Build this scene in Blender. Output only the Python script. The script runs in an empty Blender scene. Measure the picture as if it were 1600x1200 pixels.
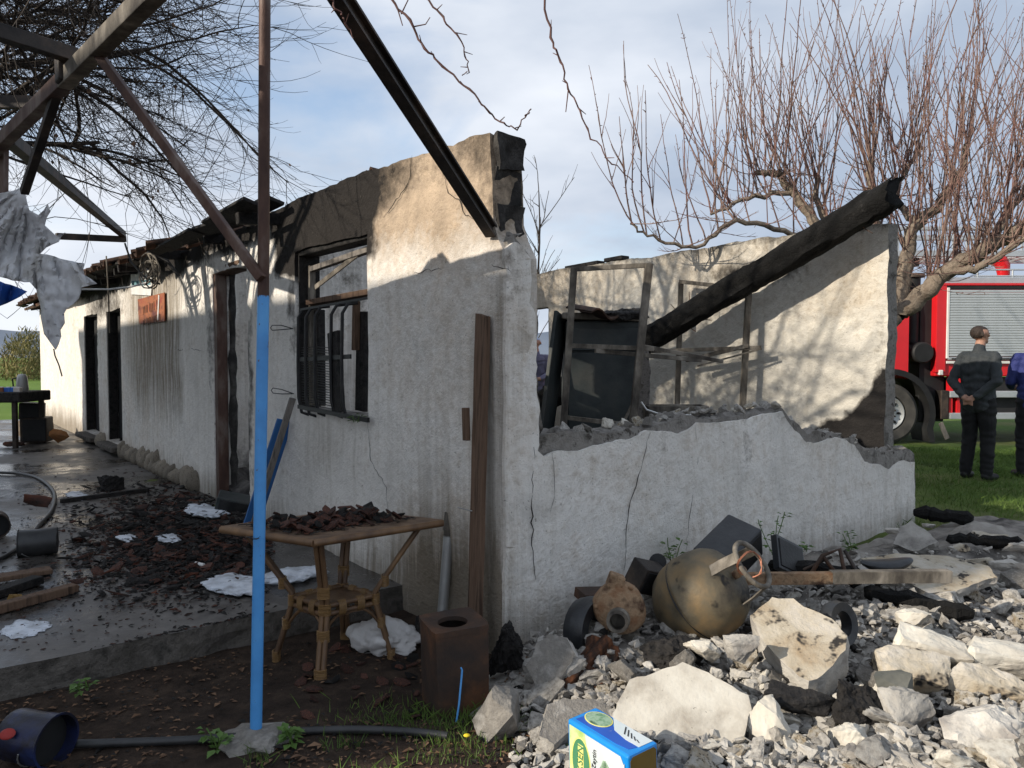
import bpy, bmesh, math, random
import numpy as np
from mathutils import Vector, Matrix, noise, Quaternion
from mathutils.geometry import delaunay_2d_cdt
random.seed(7)
rnd = random.Random(11)
U = random.uniform
scene = bpy.context.scene
COL = scene.collection

# ------------------------------------------------------------------ camera
EYE = Vector((0, 0, 1.4))
PITCH = math.radians(2.05)
cd = bpy.data.cameras.new('camera'); cam = bpy.data.objects.new('camera', cd); COL.objects.link(cam)
cam.location = EYE; cam.rotation_euler = (math.pi/2 - PITCH, 0, 0)
cd.sensor_width = 36; cd.lens = 27; cd.clip_start = 0.05; cd.clip_end = 3000
scene.camera = cam

# ------------------------------------------------------------------ sky, sun, exposure
SUN_H = Vector((-0.90, -0.436)).normalized(); SUN_EL = math.radians(25)
world = bpy.data.worlds.new('World'); scene.world = world; world.use_nodes = True
wn = world.node_tree.nodes; wl = world.node_tree.links; wn.clear()
wo = wn.new('ShaderNodeOutputWorld'); bg = wn.new('ShaderNodeBackground'); bg.inputs[1].default_value = 0.11
sky = wn.new('ShaderNodeTexSky'); sky.sky_type = 'NISHITA'; sky.sun_disc = False
sky.sun_elevation = SUN_EL; sky.sun_rotation = math.atan2(SUN_H.x, SUN_H.y)
sky.air_density = 1.0; sky.dust_density = 1.2; sky.ozone_density = 1.5
tc = wn.new('ShaderNodeTexCoord'); mp = wn.new('ShaderNodeMapping'); mp.inputs['Scale'].default_value = (1.0, 1.0, 2.6)
mp.inputs['Location'].default_value = (0.35, 0.2, 0.4)
n1 = wn.new('ShaderNodeTexNoise'); n1.inputs['Scale'].default_value = 2.3; n1.inputs['Detail'].default_value = 7; n1.inputs['Roughness'].default_value = 0.55
n1.inputs['Distortion'].default_value = 0.35
r1 = wn.new('ShaderNodeValToRGB'); r1.color_ramp.elements[0].position = 0.24; r1.color_ramp.elements[1].position = 0.50
n2 = wn.new('ShaderNodeTexNoise'); n2.inputs['Scale'].default_value = 1.7; n2.inputs['Detail'].default_value = 6
r2 = wn.new('ShaderNodeValToRGB')
r2.color_ramp.elements[0].position = 0.40; r2.color_ramp.elements[0].color = (2.15, 2.55, 3.2, 1)
r2.color_ramp.elements[1].position = 0.66; r2.color_ramp.elements[1].color = (4.3, 4.5, 4.85, 1)
mx = wn.new('ShaderNodeMixRGB')
wl.new(tc.outputs['Generated'], mp.inputs[0]); wl.new(mp.outputs[0], n1.inputs[0]); wl.new(mp.outputs[0], n2.inputs[0])
wl.new(n1.outputs['Fac'], r1.inputs[0]); wl.new(n2.outputs['Fac'], r2.inputs[0])
wl.new(r1.outputs[0], mx.inputs[0]); wl.new(sky.outputs[0], mx.inputs[1]); wl.new(r2.outputs[0], mx.inputs[2])
wl.new(mx.outputs[0], bg.inputs[0]); wl.new(bg.outputs[0], wo.inputs[0])
sd = bpy.data.lights.new('sun', 'SUN'); sd.energy = 2.9; sd.angle = math.radians(0.5); sd.color = (1.0, 0.91, 0.78)
sun = bpy.data.objects.new('sun', sd); COL.objects.link(sun)
sdir = Vector((SUN_H.x*math.cos(SUN_EL), SUN_H.y*math.cos(SUN_EL), math.sin(SUN_EL)))
sun.rotation_euler = (-sdir).to_track_quat('-Z', 'Y').to_euler(); sun.location = (-8, -4, 8)
vs = scene.view_settings; vs.view_transform = 'Standard'; vs.look = 'None'; vs.exposure = 0.98; vs.gamma = 1.0; vs.use_curve_mapping = False
scene.cycles.max_bounces = 6; scene.cycles.use_denoising = True

# ------------------------------------------------------------------ measuring: a pixel of the 1600x1200 photo to a point in the place
FWD = Vector((0, math.cos(PITCH), -math.sin(PITCH))); UPV = Vector((0, math.sin(PITCH), math.cos(PITCH)))
def ray(px, py): return Vector((1, 0, 0))*((px-800)/1200) + UPV*(-(py-600)/1200) + FWD
def P(px, py, Y):
    d = ray(px, py); return EYE + d*(Y/d.y)
def PZ(px, py, z):
    d = ray(px, py); return EYE + d*((z-EYE.z)/d.z)
HC = Vector((-0.03, 3.85, 0)); HU = Vector((-0.618, 0.786, 0)).normalized(); HV = Vector((0.786, 0.618, 0)).normalized()
def plane_hit(px, py, p0, n):
    d = ray(px, py); k = (p0-EYE).dot(n)/d.dot(n); return EYE + d*k
def FZ(px, py):                       # on the facade: (along, height)
    p = plane_hit(px, py, HC, HV); return ((p-HC).dot(HU), p.z)
def EZ(px, py):                       # on the end wall
    p = plane_hit(px, py, HC, HU); return ((p-HC).dot(HV), p.z)
RS = 4.36
def RZ(px, py):                       # on the inner face of the rear wall
    p = plane_hit(px, py, HC+HV*RS, HV); return ((p-HC).dot(HU), p.z)
def HW(t, s, z=0.0): return HC + HU*t + HV*s + Vector((0, 0, z))
HANG = math.atan2(HU.y, HU.x)         # house empty: local x = along the facade, local y = outwards
def fbm(x, y, z=0.0, o=4): return noise.fractal(Vector((x, y, z)), 1.0, 2.0, o)
def sstep(a, b, x):
    k = max(0.0, min(1.0, (x-a)/(b-a))); return k*k*(3-2*k)

# terrain heights
def ground_h(x, y):
    z = -0.15 + 0.14*sstep(4.6, 7.2, y) + 0.0
    far = math.hypot(x, y)
    if far < 40: z += 0.018*fbm(x*1.7, y*1.7, 3.1) + 0.008*fbm(x*7, y*7, 1.0, 2)
    return z
def mound_h(x, y):
    q = Vector((x, y, 0))-HC; e = -q.dot(HU); s = q.dot(HV)
    m = sstep(-0.25, 0.25, e)*(1-sstep(2.0, 3.3, e))*sstep(-0.85, 0.3, s)*(1-sstep(4.6, 6.3, s))
    h = -0.22 + m*(0.19 + 0.07*math.exp(-((e-0.6)/0.5)**2) + 0.07*fbm(x*1.6+5, y*1.6, 0, 3) + 0.05*fbm(x*5, y*5, 2, 2))
    return h
def top_h(x, y):
    q = Vector((x, y, 0))-HC; t = q.dot(HU); s = q.dot(HV)
    h = ground_h(x, y)
    if s < 0 and t > 1.04 and s > -7 and t < 17: h = max(h, 0.0)
    return max(h, mound_h(x, y))
def hit(px, py, lift=0.0):
    d = ray(px, py); y = max(1.8, (EYE.z-0.26)/max(1e-4, -d.z)*d.y)
    while y < 40:
        p = EYE + d*(y/d.y)
        if p.z-lift <= top_h(p.x, p.y): return Vector((p.x, p.y, top_h(p.x, p.y)))
        y += 0.02 if y < 8 else 0.06
    return EYE + d*(40/d.y)

# ------------------------------------------------------------------ mesh builder
class MB:
    def __init__(s): s.v = []; s.f = []; s.m = []; s.mi = 0
    def add(s, vs, fs):
        b = len(s.v); s.v += [tuple(x) for x in vs]; s.f += [tuple(b+i for i in f) for f in fs]; s.m += [s.mi]*len(fs); return s
    def box(s, c, size, rot=None, bev=0.0):
        hx, hy, hz = size[0]/2, size[1]/2, size[2]/2; M = rot.to_matrix() if hasattr(rot, 'to_matrix') else (rot or Matrix.Identity(3)); c = Vector(c)
        if bev <= 0:
            vs = [c + M@Vector((x*hx, y*hy, z*hz)) for x in (-1, 1) for y in (-1, 1) for z in (-1, 1)]
            return s.add(vs, [(0,1,3,2),(4,6,7,5),(0,4,5,1),(2,3,7,6),(0,2,6,4),(1,5,7,3)])
        bm = bmesh.new(); bmesh.ops.create_cube(bm, size=1.0)
        for v in bm.verts: v.co = Vector((v.co.x*2*hx, v.co.y*2*hy, v.co.z*2*hz))
        bmesh.ops.bevel(bm, geom=bm.edges[:], offset=bev, segments=2, affect='EDGES', profile=0.5)
        bm.verts.index_update(); vs = [c + M@v.co for v in bm.verts]; fs = [[v.index for v in f.verts] for f in bm.faces]; bm.free()
        return s.add(vs, fs)
    def beam(s, a, b, w, h, up=Vector((0, 0, 1)), bev=0.0):
        a, b = Vector(a), Vector(b); x = (b-a); L = x.length; x.normalize(); y = up.cross(x)
        if y.length < 1e-4: y = Vector((0, 1, 0)).cross(x)
        y.normalize(); z = x.cross(y); M = Matrix((x, y, z)).transposed()
        return s.box((a+b)/2, (L, w, h), M, bev)
    def tube(s, pts, r, n=8, cap=True, closed=False):
        pts = [Vector(p) for p in pts]; N = len(pts); R = r if isinstance(r, (list, tuple)) else [r]*N
        vs = []; nrm = None
        for i, p in enumerate(pts):
            if closed: t = pts[(i+1) % N]-pts[i-1]
            else: t = pts[min(i+1, N-1)]-pts[max(i-1, 0)]
            if t.length < 1e-9: t = Vector((0, 0, 1))
            t.normalize()
            if nrm is None: nrm = t.orthogonal().normalized()
            else:
                nrm = nrm - t*nrm.dot(t)
                nrm = nrm.normalized() if nrm.length > 1e-6 else t.orthogonal().normalized()
            bn = t.cross(nrm)
            for k in range(n):
                a = 2*math.pi*k/n; vs.append(p + (nrm*math.cos(a)+bn*math.sin(a))*R[i])
        fs = []
        for i in range(N if closed else N-1):
            j = (i+1) % N
            for k in range(n): fs.append((i*n+k, i*n+(k+1) % n, j*n+(k+1) % n, j*n+k))
        if cap and not closed: fs.append(tuple(range(n-1, -1, -1))); fs.append(tuple((N-1)*n+k for k in range(n)))
        return s.add(vs, fs)
    def lathe(s, prof, M=None, n=24, capa=False, capb=False):     # prof: (radius, height) about local z
        M = M or Matrix.Identity(4); vs = []; fs = []
        for r, h in prof:
            for k in range(n):
                a = 2*math.pi*k/n; vs.append(M@Vector((r*math.cos(a), r*math.sin(a), h)))
        for i in range(len(prof)-1):
            for k in range(n): fs.append((i*n+k, i*n+(k+1) % n, (i+1)*n+(k+1) % n, (i+1)*n+k))
        if capa: fs.append(tuple(range(n-1, -1, -1)))
        if capb: fs.append(tuple((len(prof)-1)*n+k for k in range(n)))
        return s.add(vs, fs)
    def ell(s, c, r, n=12, m=8, rot=None):
        c = Vector(c); M = rot or Matrix.Identity(3); vs = [c+M@Vector((0, 0, -r[2]))]; fs = []
        for i in range(1, m):
            th = -math.pi/2+math.pi*i/m
            for k in range(n):
                a = 2*math.pi*k/n; vs.append(c+M@Vector((r[0]*math.cos(th)*math.cos(a), r[1]*math.cos(th)*math.sin(a), r[2]*math.sin(th))))
        vs.append(c+M@Vector((0, 0, r[2]))); T = len(vs)-1
        for k in range(n): fs.append((0, 1+(k+1) % n, 1+k)); fs.append((T, T-n+k, T-n+(k+1) % n))
        for i in range(m-2):
            for k in range(n): fs.append((1+i*n+k, 1+i*n+(k+1) % n, 1+(i+1)*n+(k+1) % n, 1+(i+1)*n+k))
        return s.add(vs, fs)
    def prism(s, poly, a, b):                                      # poly: list of points, a/b: offsets added
        n = len(poly); vs = [Vector(p)+Vector(a) for p in poly]+[Vector(p)+Vector(b) for p in poly]
        return s.add(vs, [tuple(range(n-1, -1, -1)), tuple(range(n, 2*n))]+[(i, (i+1) % n, n+(i+1) % n, n+i) for i in range(n)])
    def mesh(s, name):
        me = bpy.data.meshes.new(name); me.from_pydata(s.v, [], s.f)
        bm = bmesh.new(); bm.from_mesh(me); bmesh.ops.recalc_face_normals(bm, faces=bm.faces[:]); bm.to_mesh(me); bm.free()
        if any(s.m): me.polygons.foreach_set('material_index', s.m)
        return me
    def build(s, name, mat, parent=None, smooth=None, org=None):
        if org is not None: s.v = [(x-org[0], y-org[1], z-org[2]) for x, y, z in s.v]
        me = s.mesh(name); return link(name, me, mat, parent, smooth, org)
def link(name, me, mat, parent=None, smooth=None, loc=None):
    for m in (mat if isinstance(mat, (list, tuple)) else [mat]): me.materials.append(m)
    if smooth is not None:
        me.polygons.foreach_set('use_smooth', [True]*len(me.polygons)); me.set_sharp_from_angle(angle=math.radians(smooth))
    o = bpy.data.objects.new(name, me); COL.objects.link(o)
    if parent is not None: o.parent = parent
    if loc is not None: o.location = loc
    return o
def tag(o, label=None, cat=None, group=None, kind=None):
    if label: o['label'] = label
    if cat: o['category'] = cat
    if group: o['group'] = group
    if kind or cat: o['kind'] = kind or 'thing'
    return o
def empty(name, loc, label, cat, rz=0.0, group=None):
    o = bpy.data.objects.new(name, None); COL.objects.link(o); o.location = loc; o.rotation_euler = (0, 0, rz); o.empty_display_size = 0.1
    return tag(o, label, cat, group)
def single(name, mb, mat, loc, label, cat, smooth=None, group=None):     # mesh given in world coordinates, origin moved to loc
    o = mb.build(name, mat, None, smooth, Vector(loc)); return tag(o, label, cat, group)

# ------------------------------------------------------------------ materials
class NT:
    def __init__(s, name):
        s.m = bpy.data.materials.new(name); s.m.use_nodes = True; s.t = s.m.node_tree; s.b = s.t.nodes['Principled BSDF']
        s.co = s.t.nodes.new('ShaderNodeTexCoord')
    def n(s, ty): return s.t.nodes.new('ShaderNode'+ty)
    def l(s, a, b): s.t.links.new(a, b)
    def noise(s, scale, detail=6, rough=0.55, stretch=None, coord='Object', dist=0.0):
        x = s.n('TexNoise'); x.inputs['Scale'].default_value = scale; x.inputs['Detail'].default_value = detail
        x.inputs['Roughness'].default_value = rough; x.inputs['Distortion'].default_value = dist
        src = s.co.outputs[coord]
        if stretch:
            mpn = s.n('Mapping'); mpn.inputs['Scale'].default_value = stretch; s.l(src, mpn.inputs[0]); src = mpn.outputs[0]
        s.l(src, x.inputs['Vector']); return x.outputs['Fac']
    def ramp(s, fac, stops, interp='LINEAR'):
        r = s.n('ValToRGB'); cr = r.color_ramp; cr.interpolation = interp
        while len(cr.elements) < len(stops): cr.elements.new(0.5)
        for e, (p, c) in zip(cr.elements, stops):
            e.position = p; e.color = tuple(c)+(1,) if isinstance(c, (tuple, list)) else (c, c, c, 1)
        s.l(fac, r.inputs[0]); return r.outputs[0]
    def mix(s, fac, a, b, mode='MIX'):
        x = s.n('MixRGB'); x.blend_type = mode
        for i, q in ((0, fac), (1, a), (2, b)):
            if isinstance(q, (int, float)): x.inputs[i].default_value = q if i == 0 else (q, q, q, 1)
            elif isinstance(q, (tuple, list)): x.inputs[i].default_value = tuple(q)+(1,)
            else: s.l(q, x.inputs[i])
        return x.outputs[0]
    def math(s, op, a, b=0.0, c=0.0):
        x = s.n('Math'); x.operation = op
        for i, q in enumerate((a, b, c)):
            if isinstance(q, (int, float)): x.inputs[i].default_value = q
            else: s.l(q, x.inputs[i])
        return x.outputs[0]
    def bump(s, h, strength=0.3, dist=0.01, prev=None):
        x = s.n('Bump'); x.inputs['Strength'].default_value = strength; x.inputs['Distance'].default_value = dist; s.l(h, x.inputs['Height'])
        if prev is not None: s.l(prev, x.inputs['Normal'])
        s.l(x.outputs[0], s.b.inputs['Normal']); return x.outputs[0]
    def attr(s, name):
        a = s.n('Attribute'); a.attribute_name = name; sp = s.n('SeparateColor'); s.l(a.outputs['Color'], sp.inputs[0]); return sp.outputs
    def fin(s, col=None, rough=0.8, metal=0.0, spec=0.3):
        if col is not None:
            if isinstance(col, (tuple, list)): s.b.inputs['Base Color'].default_value = tuple(col)+(1,)
            else: s.l(col, s.b.inputs['Base Color'])
        if isinstance(rough, (int, float)): s.b.inputs['Roughness'].default_value = rough
        else: s.l(rough, s.b.inputs['Roughness'])
        s.b.inputs['Metallic'].default_value = metal; s.b.inputs['Specular IOR Level'].default_value = spec
        return s.m
def simple(name, c1, c2=None, c3=None, scale=6, rough=0.8, metal=0.0, spec=0.3, bump=0.25, bscale=45, bdist=0.006, stretch=None, rand=0.0, speck=None, lo=0.35, hi=0.65):
    k = NT(name); c2 = c2 or tuple(x*0.7 for x in c1)
    f = k.noise(scale, 7, 0.6, stretch)
    col = k.ramp(f, [(lo, c1), (0.5*(lo+hi), c2), (hi, c3)] if c3 else [(lo, c1), (hi, c2)])
    if speck:
        sp = k.ramp(k.noise(speck[1], 3, 0.7), [(speck[2], 0.0), (speck[2]+0.08, 1.0)]); col = k.mix(sp, col, speck[0])
    if rand:
        oi = k.n('ObjectInfo'); v = k.math('MULTIPLY_ADD', oi.outputs['Random'], rand, 1-rand*0.6)
        hs = k.n('HueSaturation'); k.l(v, hs.inputs['Value']); k.l(col, hs.inputs['Color']); col = hs.outputs[0]
    if bump: k.bump(k.noise(bscale, 6, 0.65, stretch), bump, bdist)
    return k.fin(col, rough, metal, spec)
def plaster(name, base, warm, soot_c, grime, rough=0.92, blotch=2.2):
    """white rendered wall; attribute 'wear': r soot, g heat-browned lime, b run-down grime"""
    k = NT(name); a = k.attr('wear')
    nb = k.noise(blotch, 8, 0.62); nf = k.noise(14, 8, 0.7); nh = k.noise(55, 6, 0.7)
    col = k.ramp(nb, [(0.28, tuple(x*0.70 for x in base)), (0.42, tuple(x*0.93 for x in base)), (0.55, base), (0.75, tuple(min(1, x*1.07) for x in base))])
    col = k.mix(k.ramp(nf, [(0.50, 0.0), (0.72, 0.45)]), col, (base[0]*0.58, base[1]*0.55, base[2]*0.50)); pt_ = k.ramp(k.noise(0.9, 3, 0.45, None, 'Object', 0.6), [(0.50, 0.0), (0.53, 0.22)]); col = k.mix(pt_, col, (base[0]*0.74, base[1]*0.73, base[2]*0.71)); vs_ = k.ramp(k.noise(1.0, 6, 0.6, (11, 11, 0.5)), [(0.52, 0.0), (0.75, 0.35)]); col = k.mix(vs_, col, (base[0]*0.55, base[1]*0.52, base[2]*0.47))
    wob = k.math('MULTIPLY_ADD', nb, 1.3, -0.65); wob2 = k.math('MULTIPLY_ADD', nf, 0.9, -0.45)
    w = k.math('ADD', a[1], k.math('ADD', wob, wob2)); wc_ = k.ramp(k.noise(3.7, 9, 0.72), [(0.3, tuple(x*0.62 for x in warm)), (0.5, warm), (0.7, tuple(min(1, x*1.45) for x in warm))]); col = k.mix(k.ramp(w, [(0.1, 0.0), (1.15, 0.92)]), col, wc_)
    st = k.noise(1.0, 5, 0.6, (16, 16, 0.8)); st2 = k.math('MULTIPLY_ADD', st, 1.7, -0.85)
    g = k.math('ADD', a[2], k.math('MULTIPLY', st2, k.math('MULTIPLY_ADD', a[2], 1.2, 0.1))); col = k.mix(k.ramp(g, [(0.25, 0.0), (0.9, 0.9)]), col, grime)
    s = k.math('ADD', a[0], k.math('ADD', k.math('MULTIPLY', wob, 0.8), k.math('MULTIPLY', wob2, 1.0)))
    col = k.mix(k.ramp(s, [(0.22, 0.0), (0.5, 0.6), (0.85, 1.0)]), col, soot_c)
    pits = k.ramp(k.noise(75, 2, 0.5), [(0.68, 0.0), (0.73, 0.55)]); col = k.mix(pits, col, (0.10, 0.09, 0.08))
    b1 = k.bump(nh, 0.55, 0.010); k.bump(nf, 0.75, 0.035, b1)
    return k.fin(col, rough, 0, 0.2)
M_PLASTER = plaster('white_plaster', (0.80, 0.765, 0.71), (0.40, 0.30, 0.205), (0.022, 0.019, 0.017), (0.20, 0.165, 0.12))
M_PLASTER_IN = plaster('inner_plaster', (0.66, 0.62, 0.54), (0.38, 0.29, 0.19), (0.02, 0.018, 0.017), (0.25, 0.20, 0.15), blotch=1.5)
M_BLOCK = simple('cement_block', (0.19, 0.175, 0.155), (0.28, 0.26, 0.235), (0.13, 0.12, 0.105), 7, 0.95, bump=1.0, bscale=42, bdist=0.03, speck=((0.07, 0.06, 0.052), 14, 0.60))
M_BLOCK_SOOT = simple('sooty_block', (0.018, 0.017, 0.016), (0.03, 0.027, 0.025), (0.07, 0.065, 0.06), 9, 0.95, bump=1.0, bscale=50, bdist=0.015)
M_RUBBLE = simple('broken_concrete', (0.55, 0.52, 0.47), (0.42, 0.395, 0.355), (0.24, 0.22, 0.20), 6, 0.95, bump=0.9, bscale=38, bdist=0.012, rand=0.5)
M_RUBBLE_W = simple('limewashed_concrete', (0.58, 0.55, 0.48), (0.49, 0.455, 0.39), (0.33, 0.295, 0.245), 5, 0.95, bump=0.5, bscale=40, bdist=0.008, speck=((0.05, 0.045, 0.04), 30, 0.66))
M_RUBBLE_D = simple('dark_grey_concrete', (0.27, 0.25, 0.22), (0.19, 0.175, 0.155), (0.33, 0.31, 0.28), 12, 0.95, bump=1.0, bscale=70, bdist=0.012)  # darker grey tone of concrete
M_SOOTSLAB = simple('soot_specked_slab', (0.50, 0.46, 0.40), (0.40, 0.35, 0.27), (0.30, 0.23, 0.15), 4, 0.95, bump=0.9, bscale=30, bdist=0.012, speck=((0.03, 0.027, 0.025), 9, 0.56))
M_CHAR = simple('charcoal', (0.010, 0.009, 0.009), (0.028, 0.025, 0.023), (0.006, 0.006, 0.006), 12, 0.75, spec=0.25, bump=1.0, bscale=35, bdist=0.02, rand=0.4)
def charbeam():
    k = NT('charred_log'); v = k.n('TexVoronoi'); v.inputs['Scale'].default_value = 26; v.feature = 'DISTANCE_TO_EDGE'; mpn = k.n('Mapping'); mpn.inputs['Scale'].default_value = (1.2, 1.2, 1.2)
    k.l(k.co.outputs['Object'], mpn.inputs[0]); k.l(mpn.outputs[0], v.inputs['Vector'])
    f = k.noise(7, 6, 0.7); col = k.ramp(f, [(0.4, (0.007, 0.0068, 0.0065)), (0.62, (0.012, 0.0115, 0.011)), (0.78, (0.07, 0.067, 0.064))])
    cr_ = k.ramp(v.outputs['Distance'], [(0.0, 0.0), (0.10, 0.85), (0.3, 1.0)]); b = k.bump(cr_, 0.4, 0.012); k.bump(k.noise(45, 6, 0.7), 0.6, 0.01, b)
    return k.fin(col, 0.85, 0, 0.15)
M_LOG = charbeam()
M_TILE = simple('terracotta_shard', (0.13, 0.045, 0.026), (0.06, 0.026, 0.018), (0.02, 0.015, 0.013), 7, 0.8, bump=0.5, bscale=50, rand=0.9)
M_TILE_ROOF = simple('roof_tile', (0.16, 0.075, 0.045), (0.08, 0.045, 0.03), (0.035, 0.028, 0.022), 5, 0.85, bump=0.5, bscale=40, rand=0.7)
M_BLUE = simple('blue_paint', (0.075, 0.30, 0.66), (0.10, 0.36, 0.74), (0.06, 0.24, 0.55), 7, 0.42, spec=0.5, bump=0.15, bscale=60, speck=((0.05, 0.028, 0.02), 30, 0.665))
def post_mat(seam_z):
    k = NT('chipped_blue_paint'); sp = k.n('SeparateXYZ'); k.l(k.co.outputs['Object'], sp.inputs[0])
    n = k.noise(16, 6, 0.7, (1, 1, 0.35)); n2 = k.noise(30, 4, 0.7); n3 = k.noise(5, 5, 0.6)
    blue = k.ramp(n3, [(0.3, (0.06, 0.24, 0.55)), (0.5, (0.075, 0.30, 0.66)), (0.7, (0.10, 0.35, 0.70))])
    rust = k.ramp(n2, [(0.35, (0.03, 0.017, 0.014)), (0.6, (0.085, 0.045, 0.03)), (0.75, (0.15, 0.11, 0.09))])
    h = k.math('ADD', k.math('MULTIPLY_ADD', k.math('SUBTRACT', sp.outputs[2], seam_z), 9.0, 0.5), k.math('MULTIPLY_ADD', n, 1.6, -0.8))
    low = k.math('ADD', k.math('MULTIPLY_ADD', sp.outputs[2], -6.0, 0.55), k.math('MULTIPLY_ADD', n, 1.6, -0.8))
    f = k.math('MAXIMUM', k.ramp(h, [(0.45, 0.0), (0.55, 1.0)]), k.math('MAXIMUM', k.ramp(n2, [(0.655, 0.0), (0.68, 1.0)]), k.ramp(low, [(0.5, 0.0), (0.6, 1.0)])))
    k.bump(n2, 0.3, 0.004); return k.fin(k.mix(f, blue, rust), k.ramp(f, [(0, 0.42), (1, 0.7)]), 0, 0.45)
M_RUSTPOLE = simple('rusted_steel', (0.045, 0.022, 0.017), (0.085, 0.045, 0.032), (0.16, 0.12, 0.10), 7, 0.6, 0.3, 0.4, bump=0.4, bscale=70, stretch=(1, 1, 0.4))
M_STEEL = simple('burnt_steel', (0.017, 0.014, 0.013), (0.04, 0.032, 0.027), (0.085, 0.06, 0.045), 6, 0.6, 0.3, 0.4, bump=0.4, bscale=60)
M_FRAME = simple('scorched_frame', (0.045, 0.038, 0.032), (0.12, 0.105, 0.085), (0.26, 0.23, 0.19), 8, 0.75, 0.1, 0.3, bump=0.6, bscale=60, stretch=(1, 1, 0.5))
M_CABINET = simple('burnt_cabinet', (0.013, 0.017, 0.018), (0.032, 0.038, 0.037), (0.05, 0.05, 0.045), 3, 0.6, 0.1, 0.4, bump=0.4, bscale=30)
M_WOOD_OLD = simple('weathered_plank', (0.085, 0.05, 0.032), (0.14, 0.088, 0.058), (0.05, 0.03, 0.02), 3, 0.85, bump=0.7, bscale=10, stretch=(9, 9, 0.7))
M_WOOD_GREY = simple('grey_lath', (0.11, 0.10, 0.09), (0.19, 0.17, 0.15), (0.06, 0.055, 0.05), 4, 0.85, bump=0.6, bscale=14, stretch=(6, 6, 0.6))
M_BLUEBOARD = simple('blue_board', (0.025, 0.10, 0.27), (0.035, 0.13, 0.33), None, 5, 0.6, bump=0.2)
M_RATTAN = simple('rattan_cane', (0.20, 0.115, 0.055), (0.14, 0.078, 0.038), (0.075, 0.042, 0.024), 8, 0.5, spec=0.45, bump=0.4, bscale=60, stretch=(1, 1, 0.3))
M_WRAP = simple('cane_binding', (0.25, 0.145, 0.055), (0.17, 0.095, 0.036), None, 20, 0.45, spec=0.45, bump=0.9, bscale=30, stretch=(0.3, 0.3, 6))
M_TABLETOP = simple('worn_table_top', (0.20, 0.135, 0.085), (0.14, 0.09, 0.058), (0.07, 0.048, 0.035), 7, 0.7, bump=0.5, bscale=30, stretch=(1, 5, 1))
M_GALV = simple('galvanised_pipe', (0.42, 0.42, 0.41), (0.30, 0.30, 0.29), (0.30, 0.28, 0.26), 7, 0.42, 0.4, 0.5, bump=0.15, stretch=(1, 1, 0.4))
M_RUSTTIN = simple('rusty_tin', (0.035, 0.026, 0.022), (0.06, 0.036, 0.025), (0.13, 0.06, 0.03), 5, 0.7, 0.2, 0.35, bump=0.35, bscale=50)
M_RUST = simple('crusted_rust', (0.22, 0.115, 0.06), (0.30, 0.20, 0.12), (0.09, 0.05, 0.03), 14, 0.85, 0.1, 0.3, bump=0.9, bscale=60, bdist=0.01)
M_GAS = simple('scorched_gas_bottle', (0.22, 0.15, 0.075), (0.135, 0.11, 0.07), (0.045, 0.038, 0.03), 4.5, 0.55, 0.25, 0.4, bump=0.3, bscale=50, speck=((0.016, 0.014, 0.012), 7, 0.585))
M_COPPER = simple('copper_wire', (0.30, 0.12, 0.07), (0.20, 0.085, 0.05), None, 20, 0.6, 0.5, 0.5, bump=0)
M_BLACKPLASTIC = simple('melted_black_plastic', (0.012, 0.013, 0.015), (0.028, 0.03, 0.033), None, 6, 0.38, spec=0.5, bump=0.5, bscale=20)
M_HOSE = simple('black_hose', (0.014, 0.014, 0.015), (0.03, 0.03, 0.03), None, 12, 0.45, spec=0.5, bump=0.15)
M_FOAM = simple('fire_foam', (0.72, 0.75, 0.80), (0.58, 0.62, 0.68), (0.35, 0.36, 0.38), 9, 0.6, bump=0.8, bscale=40, bdist=0.01)
M_SACK = simple('white_sack', (0.62, 0.60, 0.58), (0.45, 0.43, 0.41), None, 6, 0.7, bump=0.6, bscale=16, bdist=0.02)
M_IRON = simple('black_iron', (0.012, 0.012, 0.013), (0.028, 0.027, 0.027), None, 12, 0.5, 0.3, 0.4, bump=0.3)
M_DARK = simple('dark_opening', (0.012, 0.012, 0.013), (0.02, 0.02, 0.02), None, 4, 0.9, bump=0)
M_STONE = simple('foundation_stone', (0.24, 0.20, 0.15), (0.31, 0.27, 0.215), (0.15, 0.125, 0.10), 6, 0.9, bump=0.8, bscale=30, bdist=0.015, rand=0.5)
M_BARK = simple('grey_bark', (0.15, 0.115, 0.085), (0.23, 0.185, 0.14), (0.09, 0.07, 0.055), 9, 0.9, bump=1.0, bscale=30, bdist=0.02)
M_SHOOT = simple('red_shoots', (0.21, 0.105, 0.085), (0.16, 0.10, 0.082), (0.25, 0.165, 0.13), 3, 0.7, bump=0)
M_TWIG = simple('dark_twigs', (0.028, 0.022, 0.018), (0.05, 0.04, 0.033), None, 3, 0.85, bump=0)
M_VINE = simple('vine_shoot', (0.12, 0.055, 0.045), (0.085, 0.045, 0.038), None, 12, 0.7, bump=0.3)
M_DEADLEAF = simple('dry_leaf', (0.15, 0.085, 0.045), (0.09, 0.05, 0.03), (0.22, 0.13, 0.075), 7, 0.8, bump=0.2)
M_GRASS = simple('grass_blade', (0.065, 0.125, 0.018), (0.10, 0.16, 0.03), (0.045, 0.085, 0.015), 1.3, 0.6, bump=0)
M_WEED = simple('weed_leaf', (0.06, 0.12, 0.022), (0.09, 0.155, 0.035), None, 12, 0.55, bump=0.2)
M_RED = simple('fire_truck_red', (0.60, 0.012, 0.018), (0.54, 0.012, 0.016), None, 3, 0.28, spec=0.5, bump=0)
M_ALU = simple('brushed_aluminium', (0.52, 0.54, 0.55), (0.44, 0.46, 0.47), None, 5, 0.45, 0.55, 0.5, bump=0.1)
M_SHUTTER = simple('shutter_slat', (0.50, 0.53, 0.54), (0.44, 0.47, 0.48), None, 4, 0.5, 0.35, 0.5, bump=0.05)
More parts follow.
